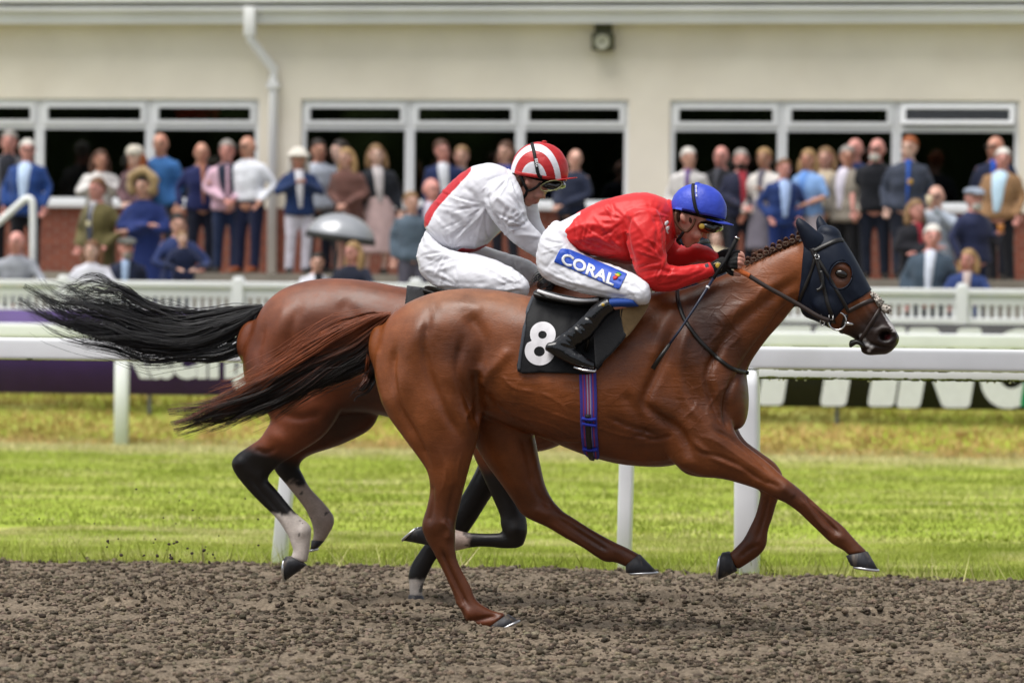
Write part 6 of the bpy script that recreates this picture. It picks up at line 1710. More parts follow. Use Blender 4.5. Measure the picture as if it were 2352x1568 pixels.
def thin(st, k, kw):
    return [((a + c) / 2 + (a - c) / 2 * k, (b + d) / 2 + (b - d) / 2 * k, (a + c) / 2 - (a - c) / 2 * k, (b + d) / 2 - (b - d) / 2 * k, e, f * kw) for a, b, c, d, e, f in st]
def bodyskin(V, st, arms, head, nose, extra, voxel=.006):
    arms = [thin(a, .9, .85) for a in arms[:2]] + [thin(a, .62, .6) for a in arms[2:]]
    """one continuous figure: trunk, limbs, neck and head"""
    S = [lofpx(thin(st[:-1], .78, .8) + st[-1:], V, 4, 16, 2.2, 0, .6)] + [lofpx(a, V, 4, 12, 2, 0, .6) for a in arms] + [lofpx(head, V, 5, 18, 2.2, 0, .9)] + nose + extra
    return fuse(S, voxel, 4)
def hand(V, wrist, palm, fingers, thumb, rad):
    """palm and five separate fingers as skinned chains in pixel space with a lateral offset each"""
    P = lambda q: pt(q[0], q[1], V + q[2])
    S = [limb([P(wrist), lerp(P(wrist), P(palm), .5), P(palm)], [.026, .034, .034], .62)]
    for f_, r in zip(fingers, rad[:4]): S.append(limb([P(palm)] + [P(q) for q in f_], [r * 1.15, r * 1.05, r, r * .85][:len(f_) + 1] if len(f_) < 4 else [r * 1.15, r * 1.05, r, r * .95, r * .8]))
    S.append(limb([P(palm)] + [P(q) for q in thumb], [rad[4] * 1.3, rad[4] * 1.1, rad[4], rad[4] * .85][:len(thumb) + 1]))
    return S

# ---- rider in red on the chestnut
ri = thing('person', 'jockey in red silks, blue cap and white breeches crouched low on the chestnut horse', 'jockey', pt(1360, 690, VN))
NOSE1 = [ballpx(1619, 540, 9, 5.5, VN, .014, 125), ballpx(1622, 545, 5, 4.5, VN, .014, 0), ballpx(1602, 553, 6, 4, VN, .02, -30), ballpx(1593, 557.5, 6, 3.4, VN, .019, -30), ballpx(1581, 562, 8, 6, VN, .022, -30),
         ballpx(1636, 520, 10, 6, VN, .05, -60), ballpx(1569, 500, 8, 12, VN - .078, .012, 15), ballpx(1569, 500, 8, 12, VN + .078, .012, 15), ballpx(1600, 540, 14, 11, VN - .045, .02, 0), ballpx(1600, 540, 14, 11, VN + .045, .02, 0)]
HEAD1 = [(1604, 458, 1645, 488, 0, .055), (1578, 466, 1642, 510, 0, .07), (1556, 476, 1630, 528, 0, .073), (1550, 492, 1618, 540, 0, .068), (1549, 508, 1604, 551, 0, .06), (1555, 525, 1590, 560, 0, .048), (1565, 545, 1580, 565, 0, .034)]
body1 = bodyskin(VN, [(1275, 545, 1300, 600, 0, .14), (1330, 500, 1375, 580, 0, .14), (1400, 468, 1435, 580, 0, .155), (1470, 458, 1495, 570, 0, .16), (1525, 470, 1535, 545, 0, .09), (1556, 490, 1560, 540, 0, .05)],
    [[(1450, 510, 1505, 505, -.16, .05), (1465, 580, 1515, 575, -.19, .045), (1500, 650, 1530, 620, -.18, .042), (1580, 640, 1582, 615, -.15, .036), (1640, 628, 1634, 606, -.12, .026)],
     [(1480, 535, 1520, 505, .16, .05), (1520, 595, 1555, 565, .18, .045), (1565, 605, 1572, 575, .17, .04), (1605, 595, 1606, 567, .13, .034), (1650, 600, 1652, 586, .09, .026)],
     [(1270, 560, 1330, 620, -.16, .1), (1330, 660, 1370, 600, -.22, .08), (1420, 680, 1440, 630, -.27, .06), (1466, 692, 1482, 660, -.29, .05), (1432, 690, 1446, 708, -.3, .045), (1376, 704, 1394, 722, -.3, .045), (1330, 754, 1346, 770, -.304, .04), (1290, 786, 1306, 800, -.31, .03)],
     [(1270, 560, 1330, 620, .16, .1), (1330, 660, 1370, 600, .22, .08), (1420, 680, 1440, 630, .27, .06), (1466, 692, 1482, 660, .29, .05), (1432, 690, 1446, 708, .3, .045), (1376, 704, 1394, 722, .3, .045), (1330, 754, 1346, 770, .304, .04), (1290, 786, 1306, 800, .31, .03)]],
    HEAD1, NOSE1, [lofpx([(1535, 480, 1545, 540, 0, .055), (1556, 478, 1572, 535, 0, .056)], VN, 4, 14)], .0072)
# bare finger ends beyond the fingerless gloves
hn = hand(VN, (1636, 620, -.12), (1664, 606, -.115), [[(1682, 590, -.125), (1698, 585, -.125), (1706, 590, -.11)], [(1684, 597, -.14), (1700, 594, -.142), (1708, 600, -.125)], [(1683, 605, -.145), (1699, 603, -.147), (1707, 609, -.13)], [(1680, 613, -.143), (1694, 613, -.145), (1702, 618, -.13)]], [(1676, 624, -.12), (1690, 630, -.12), (1699, 632, -.115)], [.0088, .009, .0088, .008, .0095])
hf = hand(VN, (1650, 593, .09), (1676, 588, .07), [[(1692, 580, .05), (1704, 582, .035), (1708, 590, .03)], [(1694, 586, .05), (1706, 590, .036), (1709, 598, .03)], [(1693, 593, .05), (1704, 598, .04), (1707, 605, .035)], [(1690, 600, .055), (1700, 605, .045), (1702, 611, .04)]], [(1684, 598, .04), (1694, 602, .03)], [.0088, .009, .0088, .008, .0095])
vb, fb_ = join([body1, fuse(hn, .0045, 2), fuse(hf, .0045, 2)])
part('body', (vb, fb_), m_face, ri)
T_b1 = BVHTree.FromPolygons(vb, fb_)
def fan(cx, cy, r0, r1, a0, a1, n, w, dep, seed):
    """creases running out from a gathered point"""
    g = np.random.default_rng(seed); out = []
    for k, a in enumerate(np.linspace(R(a0), R(a1), n)):
        a = a + g.normal(0, .05); q0, q1 = r0 * g.uniform(.8, 1.2), r1 * g.uniform(.7, 1.15); b = g.normal(0, .18)
        out.append(([(cx + q * math.cos(a + b * t), cy - q * math.sin(a + b * t)) for q, t in ((q0, 0), ((q0 + q1) / 2, .5), (q1, 1))], w * g.uniform(.8, 1.3), dep * (1 if k % 2 else -1) * g.uniform(.6, 1.2)))
    return out
def crop(V, F, fn, grow, m, name, parent):
    N = normals(V, F); px, py = proj(V); k = fn(px, py, V)
    f = [q for q in F if all(k[i] for i in q)]
    us = sorted({i for q in f for i in q}); r_ = {o: n for n, o in enumerate(us)}
    return part(name, ((V + N * grow)[us], [[r_[i] for i in q] for q in f]), m, parent)
for nm, hh in (('glove', hn), ('glove', hf)):
    V_, F_ = fuse(hh, .005, 2)
    lim_ = 1696 if hh is hn else 1699
    g_ = crop(V_, F_, lambda px, py, V: (px < lim_ + (py - 600) * -.1) & ~((py > 622) & (px > 1686)), .0035, m_glove, nm, ri)
    if hh is hn:
        T_g = bvh(V_ + normals(V_, F_) * .004, F_)
        part('cuff_piping', strap([(1640, 607), (1648, 602), (1656, 606), (1660, 614), (1654, 622), (1644, 628)], T_g, .004, .002, .001, 3), mat('cream_piping', srgb('#b7b08e'), .6, .3), g_)
        v2, f2 = polygon2d([(1644, 606), (1649, 604), (1654, 607), (1653, 612), (1650, 616), (1646, 615), (1643, 611)], 4)
        part('logo', decal(v2, f2, T_g, .001, .001), m_gold, g_)
# silks
S = [lofpx([(1284, 524, 1322, 574, 0, .15), (1330, 488, 1376, 590, 0, .168), (1388, 461, 1426, 602, 0, .182), (1435, 448, 1478, 606, 0, .19), (1488, 445, 1518, 590, 0, .185), (1522, 454, 1540, 562, 0, .14), (1540, 464, 1550, 545, 0, .085)], VN, 6, 26, 2.3, 0, .15),
     lofpx([(1440, 490, 1512, 485, -.15, .075), (1437, 540, 1526, 532, -.19, .072), (1447, 578, 1528, 572, -.2, .064), (1463, 625, 1532, 604, -.2, .058), (1487, 661, 1544, 611, -.19, .056), (1535, 668, 1566, 612, -.175, .052), (1590, 650, 1594, 608, -.15, .045), (1626, 638, 1619, 606, -.125, .038), (1640, 633, 1629, 603, -.12, .034)], VN, 6, 22, 2.1, 0, .2),
     lofpx([(1470, 545, 1530, 500, .15, .075), (1505, 606, 1562, 560, .18, .064), (1560, 616, 1576, 566, .17, .055), (1602, 602, 1606, 561, .13, .045), (1646, 604, 1650, 583, .09, .036)], VN, 6, 18, 2.1, 0, .2)]
V1, F1 = fuse(S, .006, 5)
V1 = fold(V1, F1, .0055, 110, -30, 111); V1 = fold(V1, F1, .001, 55, 55, 112)
V1 = carve(V1, F1, [([(1442, 498), (1440, 550), (1456, 610)], 6, -.012), ([(1290, 535), (1350, 515), (1420, 530)], 6, .006), ([(1310, 555), (1370, 545), (1440, 570)], 6, .006), ([(1450, 500), (1480, 540), (1490, 590)], 5, .006), ([(1490, 470), (1510, 520), (1505, 570)], 5, -.006),
      ([(1500, 480), (1530, 520), (1535, 560)], 5, .005), ([(1470, 625), (1510, 618), (1545, 625)], 4, -.008), ([(1475, 642), (1520, 632), (1580, 632)], 4, .006), ([(1510, 655), (1560, 645), (1620, 622)], 4, -.005), ([(1400, 470), (1430, 520), (1440, 580)], 7, -.006)], lambda V, N: sstep(-N[:, 1], 0, .3))
V1 = carve(V1, F1, fan(1440, 585, 15, 120, 95, 205, 15, 3.0, .0049, 1) + fan(1440, 505, 8, 70, 150, 230, 9, 2.8, .0042, 2) + fan(1530, 600, 8, 70, 95, 190, 11, 2.6, .0049, 3) + fan(1500, 655, 10, 60, 0, 80, 8, 2.4, .0045, 4) + fan(1335, 575, 6, 70, 30, 120, 9, 2.6, .0042, 5) + fan(1545, 500, 8, 60, 150, 260, 9, 2.8, .0024, 6) + fan(1630, 620, 8, 50, 150, 210, 6, 2.4, .0021, 7), lambda V, N: sstep(-N[:, 1], 0, .3))
part('silks_shirt', (V1, F1), m_red, ri)
T_s1 = bvh(V1, F1)
part('collar', fuse([lofpx([(1535, 455, 1548, 546, 0, .088), (1545, 462, 1556, 550, 0, .08)], VN, 3, 22, 2.1, 0, .1)], .006, 2), m_red, ri)
part('cuff_band', strap([(1622, 604), (1626, 620), (1632, 637)], T_s1, .018, .003, .001, straight=True), m_trim, ri)
m_emb = mat('white_embroidery', (.7, .68, .68), .7, .2)
for poly in ([(1527, 510), (1533, 507), (1536, 511), (1532, 516), (1529, 520), (1526, 516)], [(1529, 522), (1536, 519), (1537, 526), (1533, 530), (1536, 536), (1532, 537), (1529, 530)]):
    v2, f2 = polygon2d(poly, 4); part('embroidered_emblem', decal(v2, f2, T_s1, .001, .001), m_emb, ri)
# breeches
def breeches(V, near, far, voxel=.0065, seed=121):
    S = [lofpx(near, V, 6, 22, 2.2, 0, .5), lofpx(far, V, 6, 18, 2.2, 0, .5)]
    Vb_, Fb_ = fuse(S, voxel, 6)
    Vb_ = fold(Vb_, Fb_, .004, 90, 25, seed); Vb_ = fold(Vb_, Fb_, .002, 45, -20, seed + 1)
    return Vb_, Fb_
nb_ = [(1272, 512, 1330, 572, -.03, .155), (1248, 540, 1345, 585, -.06, .16), (1233, 590, 1370, 597, -.10, .14), (1247, 634, 1395, 606, -.15, .11), (1300, 660, 1425, 617, -.2, .09), (1360, 676, 1450, 627, -.24, .075), (1420, 688, 1472, 640, -.27, .066), (1462, 698, 1487, 652, -.29, .058), (1480, 697, 1491, 668, -.295, .045)]
fb2 = [(a + k, b - 2 * k, c + 2 * k, d - 3 * k, -e, f) for (a, b, c, d, e, f), k in zip(nb_, (0, 0, 2, 4, 6, 7, 7, 6, 5))]
V2, F2 = breeches(VN, nb_, fb2)
V2 = carve(V2, F2, [([(1300, 655), (1380, 672), (1440, 685)], 4, -.005), ([(1440, 660), (1460, 680), (1470, 695)], 4, .005), ([(1455, 650), (1472, 668), (1480, 690)], 3.5, -.005), ([(1250, 620), (1300, 645), (1350, 655)], 4, .004), ([(1262, 530), (1300, 545), (1330, 575)], 5, -.005), ([(1245, 560), (1280, 580), (1320, 590)], 5, .004)], lambda V, N: sstep(-N[:, 1], 0, .3))
V2 = carve(V2, F2, fan(1482, 680, 12, 75, 100, 190, 11, 2.4, .0042, 21) + fan(1300, 560, 8, 70, 180, 280, 9, 2.6, .0042, 22) + fan(1340, 660, 8, 90, 130, 200, 8, 2.4, .0035, 23), lambda V, N: sstep(-N[:, 1], 0, .3))
part('breeches', (V2, F2), m_white, ri)
T_br1 = bvh(V2, F2)
part('waist_panel', fuse([lofpx([(1262, 518, 1300, 560, 0, .15), (1290, 508, 1335, 575, 0, .16), (1340, 483, 1350, 520, 0, .12)], VN, 5, 20, 2.2, 0, .3)], .008, 4), m_white, ri)
# sponsor patch on the thigh
pq = [(1288, 572), (1305, 573), (1440, 630), (1422, 665), (1418, 664), (1273, 602)]
v2, f2 = polygon2d(pq, 8)
m_patch = mat('blue_patch', srgb('#1d49ae'), .5, .4, vary=.06, vscale=12, bump=.002, bscale=40)
pa = decal(v2, f2, T_br1, .003, .002)
po = part('sponsor_patch', pa, m_patch, ri)
T_pa = bvh(*pa)
def patch_text(txt, o, ex, ey, h, bold, tree, m, name, parent, squash=1.0, serif=True):
    o, ex, ey = (np.array(a, float) for a in (o, ex, ey))
    tv, tf = text2d(txt, bold)
    bm = bmesh.new(); vv = [bm.verts.new((x, y, 0)) for x, y in tv]
    for q in tf:
        try: bm.faces.new([vv[i] for i in q])
        except ValueError: pass
    bmesh.ops.subdivide_edges(bm, edges=[e for e in bm.edges if e.calc_length() > .25], cuts=1)
    bmesh.ops.triangulate(bm, faces=bm.faces[:]); bm.verts.index_update()
    tv = np.array([q.co[:2] for q in bm.verts]); tf = [[q.index for q in g.verts] for g in bm.faces]; bm.free()
    p2 = o + tv[:, :1] * h * squash * ex + tv[:, 1:2] * h * ey
    part(name, decal(p2, tf, tree, .0015 if 'strap' not in name else .009, .001), m, parent)
ex = np.array((.916, .402)); ey = np.array((.30, -.954))
patch_text('CORAL', (1287, 603), ex, ey, 25, .035, T_pa, m_letter, 'lettering', po, 1.17)
for i, (hx_, pol) in enumerate((('#c3272b', [(0, 0), (7, -3), (12, 1), (8, 6), (1, 7)]), ('#d9b628', [(3, -6), (12, -7), (17, -2), (12, 0), (7, -3)]), ('#2f9a48', [(6, -10), (15, -10), (20, -5), (17, -3), (11, -7)]))):
    v2, f2 = polygon2d([(1408 + x, 636 + y) for x, y in pol], 5); part('printed_emblem', decal(v2, f2, T_pa, .0015, .0012), mat('print_' + hx_, srgb(hx_), .5, .3), po)
# boots, sock, stirrup
part('boot_sock', lofpx([(1388, 688, 1396, 708, -.3, .04), (1420, 684, 1432, 706, -.3, .044), (1452, 684, 1466, 704, -.298, .044)], VN, 4, 16, 2.2, 0, .2), m_sock, ri)
for s in (1, -1):
    bt = [(1394, 682, 1412, 716, -.3 * s, .045), (1366, 698, 1396, 728, -.3 * s, .05), (1345, 720, 1376, 754, -.302 * s, .05), (1318, 744, 1350, 782, -.306 * s, .044), (1288, 768, 1326, 798, -.31 * s, .038), (1262, 790, 1308, 812, -.312 * s, .036)]
    ft = [(1262, 786, 1255, 806, -.312 * s, .033), (1290, 782, 1276, 820, -.312 * s, .038), (1318, 800, 1306, 835, -.315 * s, .042), (1345, 818, 1338, 847, -.318 * s, .04), (1364, 830, 1362, 851, -.318 * s, .028)]
    Vb2, Fb2 = fuse([lofpx(bt, VN, 5, 18, 2.1, 0, .3), lofpx(ft, VN, 5, 16, 2.2, 0, .5)], .005, 3)
    if s > 0: Vb2 = carve(Vb2, Fb2, [([(1330, 745), (1345, 757), (1352, 772)], 3, -.005), ([(1318, 752), (1334, 768), (1342, 782)], 3, .005), ([(1342, 725), (1360, 738), (1368, 752)], 3, -.004), ([(1300, 770), (1316, 785), (1320, 800)], 3, -.005), ([(1290, 785), (1318, 800), (1345, 822)], 3, .004)])
    part('boot', (Vb2, Fb2), m_boot, ri)
    part('boot_button', ball(pt(1385, 700, VN - .352 * s), (.008, .005, .008), 10, 6), m_gold, ri)
    y_ = VN - .318 * s
    stp = [pt(1318, 843, y_ - .03 * s), pt(1340, 850, y_ - .036 * s), pt(1366, 853, y_ - .036 * s), pt(1369, 849, y_ - .03 * s), pt(1366, 853, y_ + .03 * s), pt(1340, 850, y_ + .03 * s), pt(1318, 843, y_ + .03 * s)]
    part('stirrup_leather', tube(np.array([pt(1345, 806, y_ + .03 * s), pt(1356, 760, VN - .3 * s), pt(1362, 715, VN - .27 * s)]), .009, 6), m_leather, sd_)
    part('stirrup', tube(np.array(stp), .0055, 8), m_chrome, sd_)
# cap
def cap(V, c, rx, ry, w, ang, cutA, cutB, m, parent, seams=True, name='cap'):
    v, f = ball((0, 0, 0), 1, 40, 26); v = np.array(v)
    ca, sa = math.cos(R(ang)), math.sin(R(ang))
    X = c[0] + rx * v[:, 0] * ca - ry * v[:, 2] * sa; Y = c[1] - rx * v[:, 0] * sa - ry * v[:, 2] * ca
    P = at(X, Y, np.full(len(v), V)); P[:, 1] += v[:, 1] * w
    (x0, y0), (x1, y1) = cutA, cutB
    below = (Y - (y0 + (X - x0) * (y1 - y0) / (x1 - x0)))
    fl = [q for q in f if max(below[i] for i in q) < 9]
    us = sorted({i for q in fl for i in q}); r_ = {o: n for n, o in enumerate(us)}
    # settle the rim on the cut line
    for i in us:
        if below[i] > 0: P[i] = P[i] + (pt(X[i], Y[i] - below[i], V) - pt(X[i], Y[i], V))
    P = P[us]; F = [[r_[i] for i in q] for q in fl]
    N = normals(P, F)
    P = P + N * (.0022 * (vnoise(v[us, 0] * 5 + 9, v[us, 2] * 7 + v[us, 1] * 4 + 9, 7) - .5) * 2)[:, None]
    if seams:
        az = np.arctan2(v[us, 1], v[us, 0]); k = np.abs(((az / (np.pi / 3)) + .5) % 1 - .5)
        P = P - N * (.0022 * np.exp(-(k / .06) ** 2))[:, None]
    return P, F
def peak(V, base, tip, w, m, parent):
    a = np.linspace(-1, 1, 15); v = []; f = []
    for t in a:
        k = math.sqrt(max(0, 1 - t * t)) ** .8
        for u in (0, .5, 1):
            x = base[0] + (tip[0] - base[0]) * k * u - 10 * (1 - k) * 0; y = base[1] + (tip[1] - base[1]) * k * u + (4 * math.sin(u * 1.6) * -1) * k + 3 * t * t
            v.append(pt(x - 18 * t * t, y, V + t * w))
    n = len(v); v = v + [p + np.array((0, 0, -.005)) for p in v]
    for i in range(14):
        for j in range(2):
            q = (i * 3 + j, i * 3 + j + 1, i * 3 + j + 4, i * 3 + j + 3); f += [q, tuple(e + n for e in q[::-1])]
        f.append((i * 3 + 2, i * 3 + 2 + n, i * 3 + 5 + n, i * 3 + 5))
    return part('peak', (v, f), m, parent)
m_cap1 = mat('blue_silk_cap', srgb('#3247b8'), .45, .4, vary=.12, vscale=14, bump=.003, bscale=40)
P, F = cap(VN, (1604, 484), 66, 63, .108, -12, (1540, 478), (1668, 504), m_cap1, ri)
cp = part('cap', (P, F), m_cap1, ri)
T_c1 = bvh(P, F)
part('cap_lining', lofpx([(1552, 478, 1560, 486, 0, .08), (1600, 488, 1600, 500, 0, .085), (1655, 500, 1652, 510, 0, .07)], VN, 4, 16), m_strap, ri)
peak(VN, (1640, 500), (1685, 520), .08, m_cap1, cp)
part('cap_button', ball(pt(1602, 421, VN), (.012, .012, .006), 12, 6), m_cap1, cp)
part('goggle_strap', strap([(1592, 421), (1592, 445), (1597, 475), (1605, 498), (1609, 506)], T_c1, .016, .003, .005), m_strap, ri)
patch_text('Drew up', (1597.5, 430), np.array((.08, 1.0)), np.array((1.0, -.08)), 3.6, .02, T_c1, m_letter, 'strap_lettering', ri, 1.3)
# goggles
part('goggle_frame', fuse([ballpx(1618, 522, 20, 13, VN - .045, .04, -28), ballpx(1618, 522, 20, 13, VN + .045, .04, -28), ballpx(1640, 522, 14, 12, VN, .06, -30)], .006, 3), m_frame, ri)
part('goggle_lens', fuse([ballpx(1626, 521, 24, 12, VN - .047, .044, -24), ballpx(1626, 521, 24, 12, VN + .047, .044, -24), ballpx(1648, 520, 14, 10, VN, .07, -28)], .006, 3), m_lens_, ri)
part('goggle_vent', ballpx(1612, 520, 6.5, 6.5, VN - .088, .006), m_gold, ri)
for s in (-1, 1):
    a_ = (VN - .082) if s < 0 else (VN + .082)
    part('chin_strap', tube(spline(np.array([pt(1553, 488, a_ + s * -.004), pt(1552, 505, a_), pt(1560, 522, a_ - s * .004), pt(1576, 532, a_ - s * .012), pt(1590, 520, a_), pt(1597, 502, a_)]), 5), .0065, 8), mat('tan_strap', srgb('#5a3a28'), .6, .3), ri)
    part('chin_strap', tube(spline(np.array([pt(1570, 532, a_ - s * .01), pt(1562, 545, a_ - s * .02), pt(1556, 552, a_ - s * .035), pt(1562, 560, VN)]), 5), .0075, 8), m_strap, ri)
part('hair', fuse([ballpx(1556, 496, 8, 16, VN - .055, .02, 0), ballpx(1556, 496, 8, 16, VN + .055, .02, 0), ballpx(1549, 494, 8, 14, VN, .06, 0), ballpx(1586, 505, 5, 9, VN - .068, .007, 10)], .005, 2), m_brow, ri)
part('mouth', ballpx(1598, 557, 7, 1.2, VN, .021, -28), m_lip, ri)
# ---- whip in the near hand
wh = thing('whip', 'slim black racing whip with padded end hanging from the red jockey\'s hand', 'whip', pt(1499, 847, VN - .3))
wy = [(1692, 548, -.13), (1680, 572, -.135), (1665, 600, -.15), (1638, 640, -.19), (1600, 700, -.24), (1560, 760, -.27), (1538, 790, -.285), (1520, 815, -.295), (1499, 847, -.3)]
wp = np.array([pt(x, y, VN + o) for x, y, o in wy])
part('handle', tube(wp[:4], [.0105, .0095, .009, .0085], 10), m_glove, wh)
part('shaft', tube(wp[3:7], [.0075, .0065, .006, .006], 8), mat('navy_braid', srgb('#141d33'), .4, .5, vary=.4, vscale=200), wh)
part('padded_end', tube(wp[6:], [.008, .0105, .0115], 8), m_leather, wh)
part('butt_cap', tube(np.array([wp[0] + (wp[0] - wp[1]) * .12, wp[0] + (wp[0] - wp[1]) * .02]), .0135, 10), m_chrome, wh)
part('band', tube(np.array([wp[3] + (wp[4] - wp[3]) * .3, wp[3] + (wp[4] - wp[3]) * .36]), .0095, 10), m_letter, wh)

# ------------------------------------------------------------------ rider in white on the bay
rw = thing('person', 'jockey in white silks with red back panel and red hooped cap on the bay horse', 'jockey', pt(1080, 670, VF))
HEAD2 = [(1232, 368, 1280, 395, 0, .055), (1210, 376, 1280, 412, 0, .07), (1194, 390, 1270, 430, 0, .073), (1188, 405, 1256, 442, 0, .068), (1187, 422, 1242, 454, 0, .06), (1192, 440, 1230, 466, 0, .048), (1202, 456, 1218, 471, 0, .034)]
NOSE2 = [ballpx(1247, 449, 9, 5, VF, .014, 125), ballpx(1250, 454, 4.5, 4, VF, .013, 0), ballpx(1235, 462, 5, 3.5, VF, .02, -30), ballpx(1228, 466, 6, 3.2, VF, .018, -30), ballpx(1215, 468, 7, 5.5, VF, .022, -30), ballpx(1272, 424, 10, 6, VF, .05, -60), ballpx(1212, 420, 7, 11, VF - .078, .012, 15), ballpx(1212, 420, 7, 11, VF + .078, .012, 15), ballpx(1238, 448, 13, 10, VF - .045, .02, 0), ballpx(1238, 448, 13, 10, VF + .045, .02, 0)]
arm2 = [(1118, 440, 1180, 415, -.16, .05), (1130, 490, 1188, 470, -.19, .045), (1160, 535, 1205, 512, -.18, .042), (1200, 565, 1228, 540, -.16, .036), (1250, 605, 1265, 580, -.13, .03), (1310, 628, 1318, 605, -.11, .026)]
leg2 = [(1000, 560, 1070, 600, -.16, .1), (1060, 650, 1110, 590, -.22, .08), (1150, 665, 1175, 620, -.27, .06), (1195, 672, 1208, 645, -.29, .05), (1150, 690, 1185, 700, -.3, .045), (1080, 745, 1112, 760, -.3, .045), (1035, 785, 1055, 800, -.31, .03)]
flip_ = lambda st: [(a, b, c, d, -e, f) for a, b, c, d, e, f in st]
body2 = bodyskin(VF, [(985, 545, 1030, 600, 0, .14), (1010, 500, 1070, 560, 0, .14), (1060, 430, 1110, 530, 0, .155), (1110, 395, 1160, 490, 0, .16), (1160, 405, 1185, 455, 0, .09), (1192, 410, 1200, 450, 0, .05)], [arm2, flip_(arm2), leg2, flip_(leg2)], HEAD2, NOSE2, [lofpx([(1175, 400, 1190, 455, 0, .055), (1195, 395, 1212, 445, 0, .056)], VF, 4, 14)], .008)
hn2_ = hand(VF, (1312, 618, -.11), (1336, 622, -.11), [[(1352, 612, -.12), (1366, 616, -.12), (1370, 624, -.1)], [(1354, 619, -.13), (1368, 624, -.13), (1371, 632, -.11)], [(1353, 627, -.13), (1366, 632, -.13), (1369, 640, -.11)], [(1350, 634, -.13), (1362, 640, -.13), (1364, 647, -.11)]], [(1348, 612, -.1), (1358, 606, -.09)], [.0088, .009, .0088, .008, .0095])
hf2_ = [(np.array(v) * (1, -1, 1) + (0, 2 * VF, 0), [tuple(q)[::-1] for q in f]) for v, f in hn2_]
vb, fb_ = join([body2, fuse(hn2_, .005, 2), fuse(hf2_, .005, 2)])
part('body', (vb, fb_), m_face, rw)
for hh in (hn2_, hf2_):
    V_, F_ = fuse(hh, .006, 2); crop(V_, F_, lambda px, py, V: px < 1362, .0035, m_glove, 'glove', rw)
S = [lofpx([(978, 512, 1036, 576, 0, .15), (982, 492, 1062, 580, 0, .16), (1008, 455, 1105, 570, 0, .175), (1045, 415, 1140, 540, 0, .185), (1080, 388, 1165, 505, 0, .19), (1122, 377, 1185, 470, 0, .175), (1155, 383, 1196, 456, 0, .12), (1174, 394, 1202, 452, 0, .085)], VF, 6, 26, 2.3, 0, .15),
     lofpx([(1112, 440, 1180, 402, -.14, .078), (1116, 474, 1198, 440, -.19, .074), (1134, 505, 1205, 478, -.2, .066), (1155, 530, 1212, 505, -.195, .06), (1176, 552, 1226, 524, -.18, .055), (1205, 575, 1246, 545, -.16, .05), (1240, 597, 1268, 572, -.14, .044), (1285, 620, 1300, 596, -.12, .038), (1308, 632, 1318, 608, -.11, .034)], VF, 6, 20, 2.1, 0, .2)]
S.append(mirror(S[1], VF))
V3, F3 = fuse(S, .0068, 5)
V3 = fold(V3, F3, .0065, 110, 42, 131); V3 = fold(V3, F3, .0012, 60, -35, 132)
V3 = carve(V3, F3, [([(1118, 440), (1120, 475), (1150, 515), (1175, 550)], 6, -.014), ([(1035, 560), (1080, 520), (1115, 478)], 3, .007), ([(1030, 552), (1075, 512), (1110, 470)], 4, -.005), ([(1140, 450), (1170, 480), (1180, 520)], 5, .008), ([(1160, 440), (1190, 470), (1200, 510)], 5, -.006), ([(1165, 520), (1195, 520), (1215, 505)], 4, -.007), ([(1180, 540), (1210, 540), (1240, 545)], 4, .006), ([(1060, 430), (1090, 450), (1100, 500)], 7, -.007), ([(1010, 480), (1050, 490), (1080, 520)], 7, .007)], lambda V, N: sstep(-N[:, 1], 0, .3))
V3 = carve(V3, F3, fan(1118, 470, 12, 110, 170, 260, 13, 3, .0056, 11) + fan(1170, 400, 8, 70, 190, 290, 9, 2.8, .0049, 12) + fan(1210, 520, 8, 70, 100, 200, 11, 2.6, .0052, 13) + fan(1036, 575, 8, 80, 20, 130, 9, 2.8, .0049, 14) + fan(1150, 520, 8, 60, 0, 120, 8, 2.6, .0042, 15), lambda V, N: sstep(-N[:, 1], 0, .3))
# red panel down the back and red hem: dyed cloth, so a colour of the shirt itself
m_shirt2 = mat('white_and_red_silk', rough=.4, spec=.4, vary=.05, vscale=8, bump=.001, bscale=26, attr='col')
p3x, p3y = proj(V3)
edge_d, _ = dist_poly(p3x, p3y, [(974, 512), (986, 476), (1018, 436), (1046, 410), (1074, 386), (1080, 380)])
redp = ((edge_d < 9 + 9 * np.sin(np.clip((p3y - 385) / 140, 0, 1) * np.pi)) & (p3x < 1082)).astype(float)
bot = inpoly(p3x, p3y, [(1040, 582), (1060, 570), (1090, 572), (1120, 560), (1150, 530), (1165, 534), (1140, 566), (1100, 590), (1040, 596)])
redp = np.maximum(redp, bot & (np.abs(V3[:, 1] - VF) < .17))
me = mesh_from('silks_shirt', V3, F3); setcol(me, blend(np.tile((.67, .67, .715), (len(V3), 1)), redp, srgb('#b8242b')))
link('silks_shirt', me, m_shirt2, rw)
part('collar', fuse([lofpx([(1166, 386, 1198, 458, 0, .09), (1176, 392, 1205, 452, 0, .082)], VF, 3, 20, 2.1, 0, .1)], .007, 2), m_whites, rw)
nb2 = [(982, 532, 1030, 575, -.03, .15), (970, 556, 1060, 582, -.06, .16), (961, 590, 1085, 584, -.10, .14), (972, 632, 1110, 590, -.15, .11), (1012, 662, 1140, 600, -.2, .09), (1080, 672, 1165, 611, -.24, .075), (1140, 676, 1188, 624, -.27, .066), (1185, 680, 1207, 640, -.29, .056), (1203, 680, 1214, 655, -.295, .042)]
V4, F4 = breeches(VF, nb2, [(a, b, c, d - 6, -e, f) for a, b, c, d, e, f in nb2], .0075, 141)
ft2 = [(1040, 590, 1075, 560, .1, .1), (1080, 620, 1110, 566, .2, .08), (1140, 640, 1160, 582, .24, .07), (1190, 655, 1205, 595, .27, .06), (1222, 655, 1232, 610, .28, .05)]
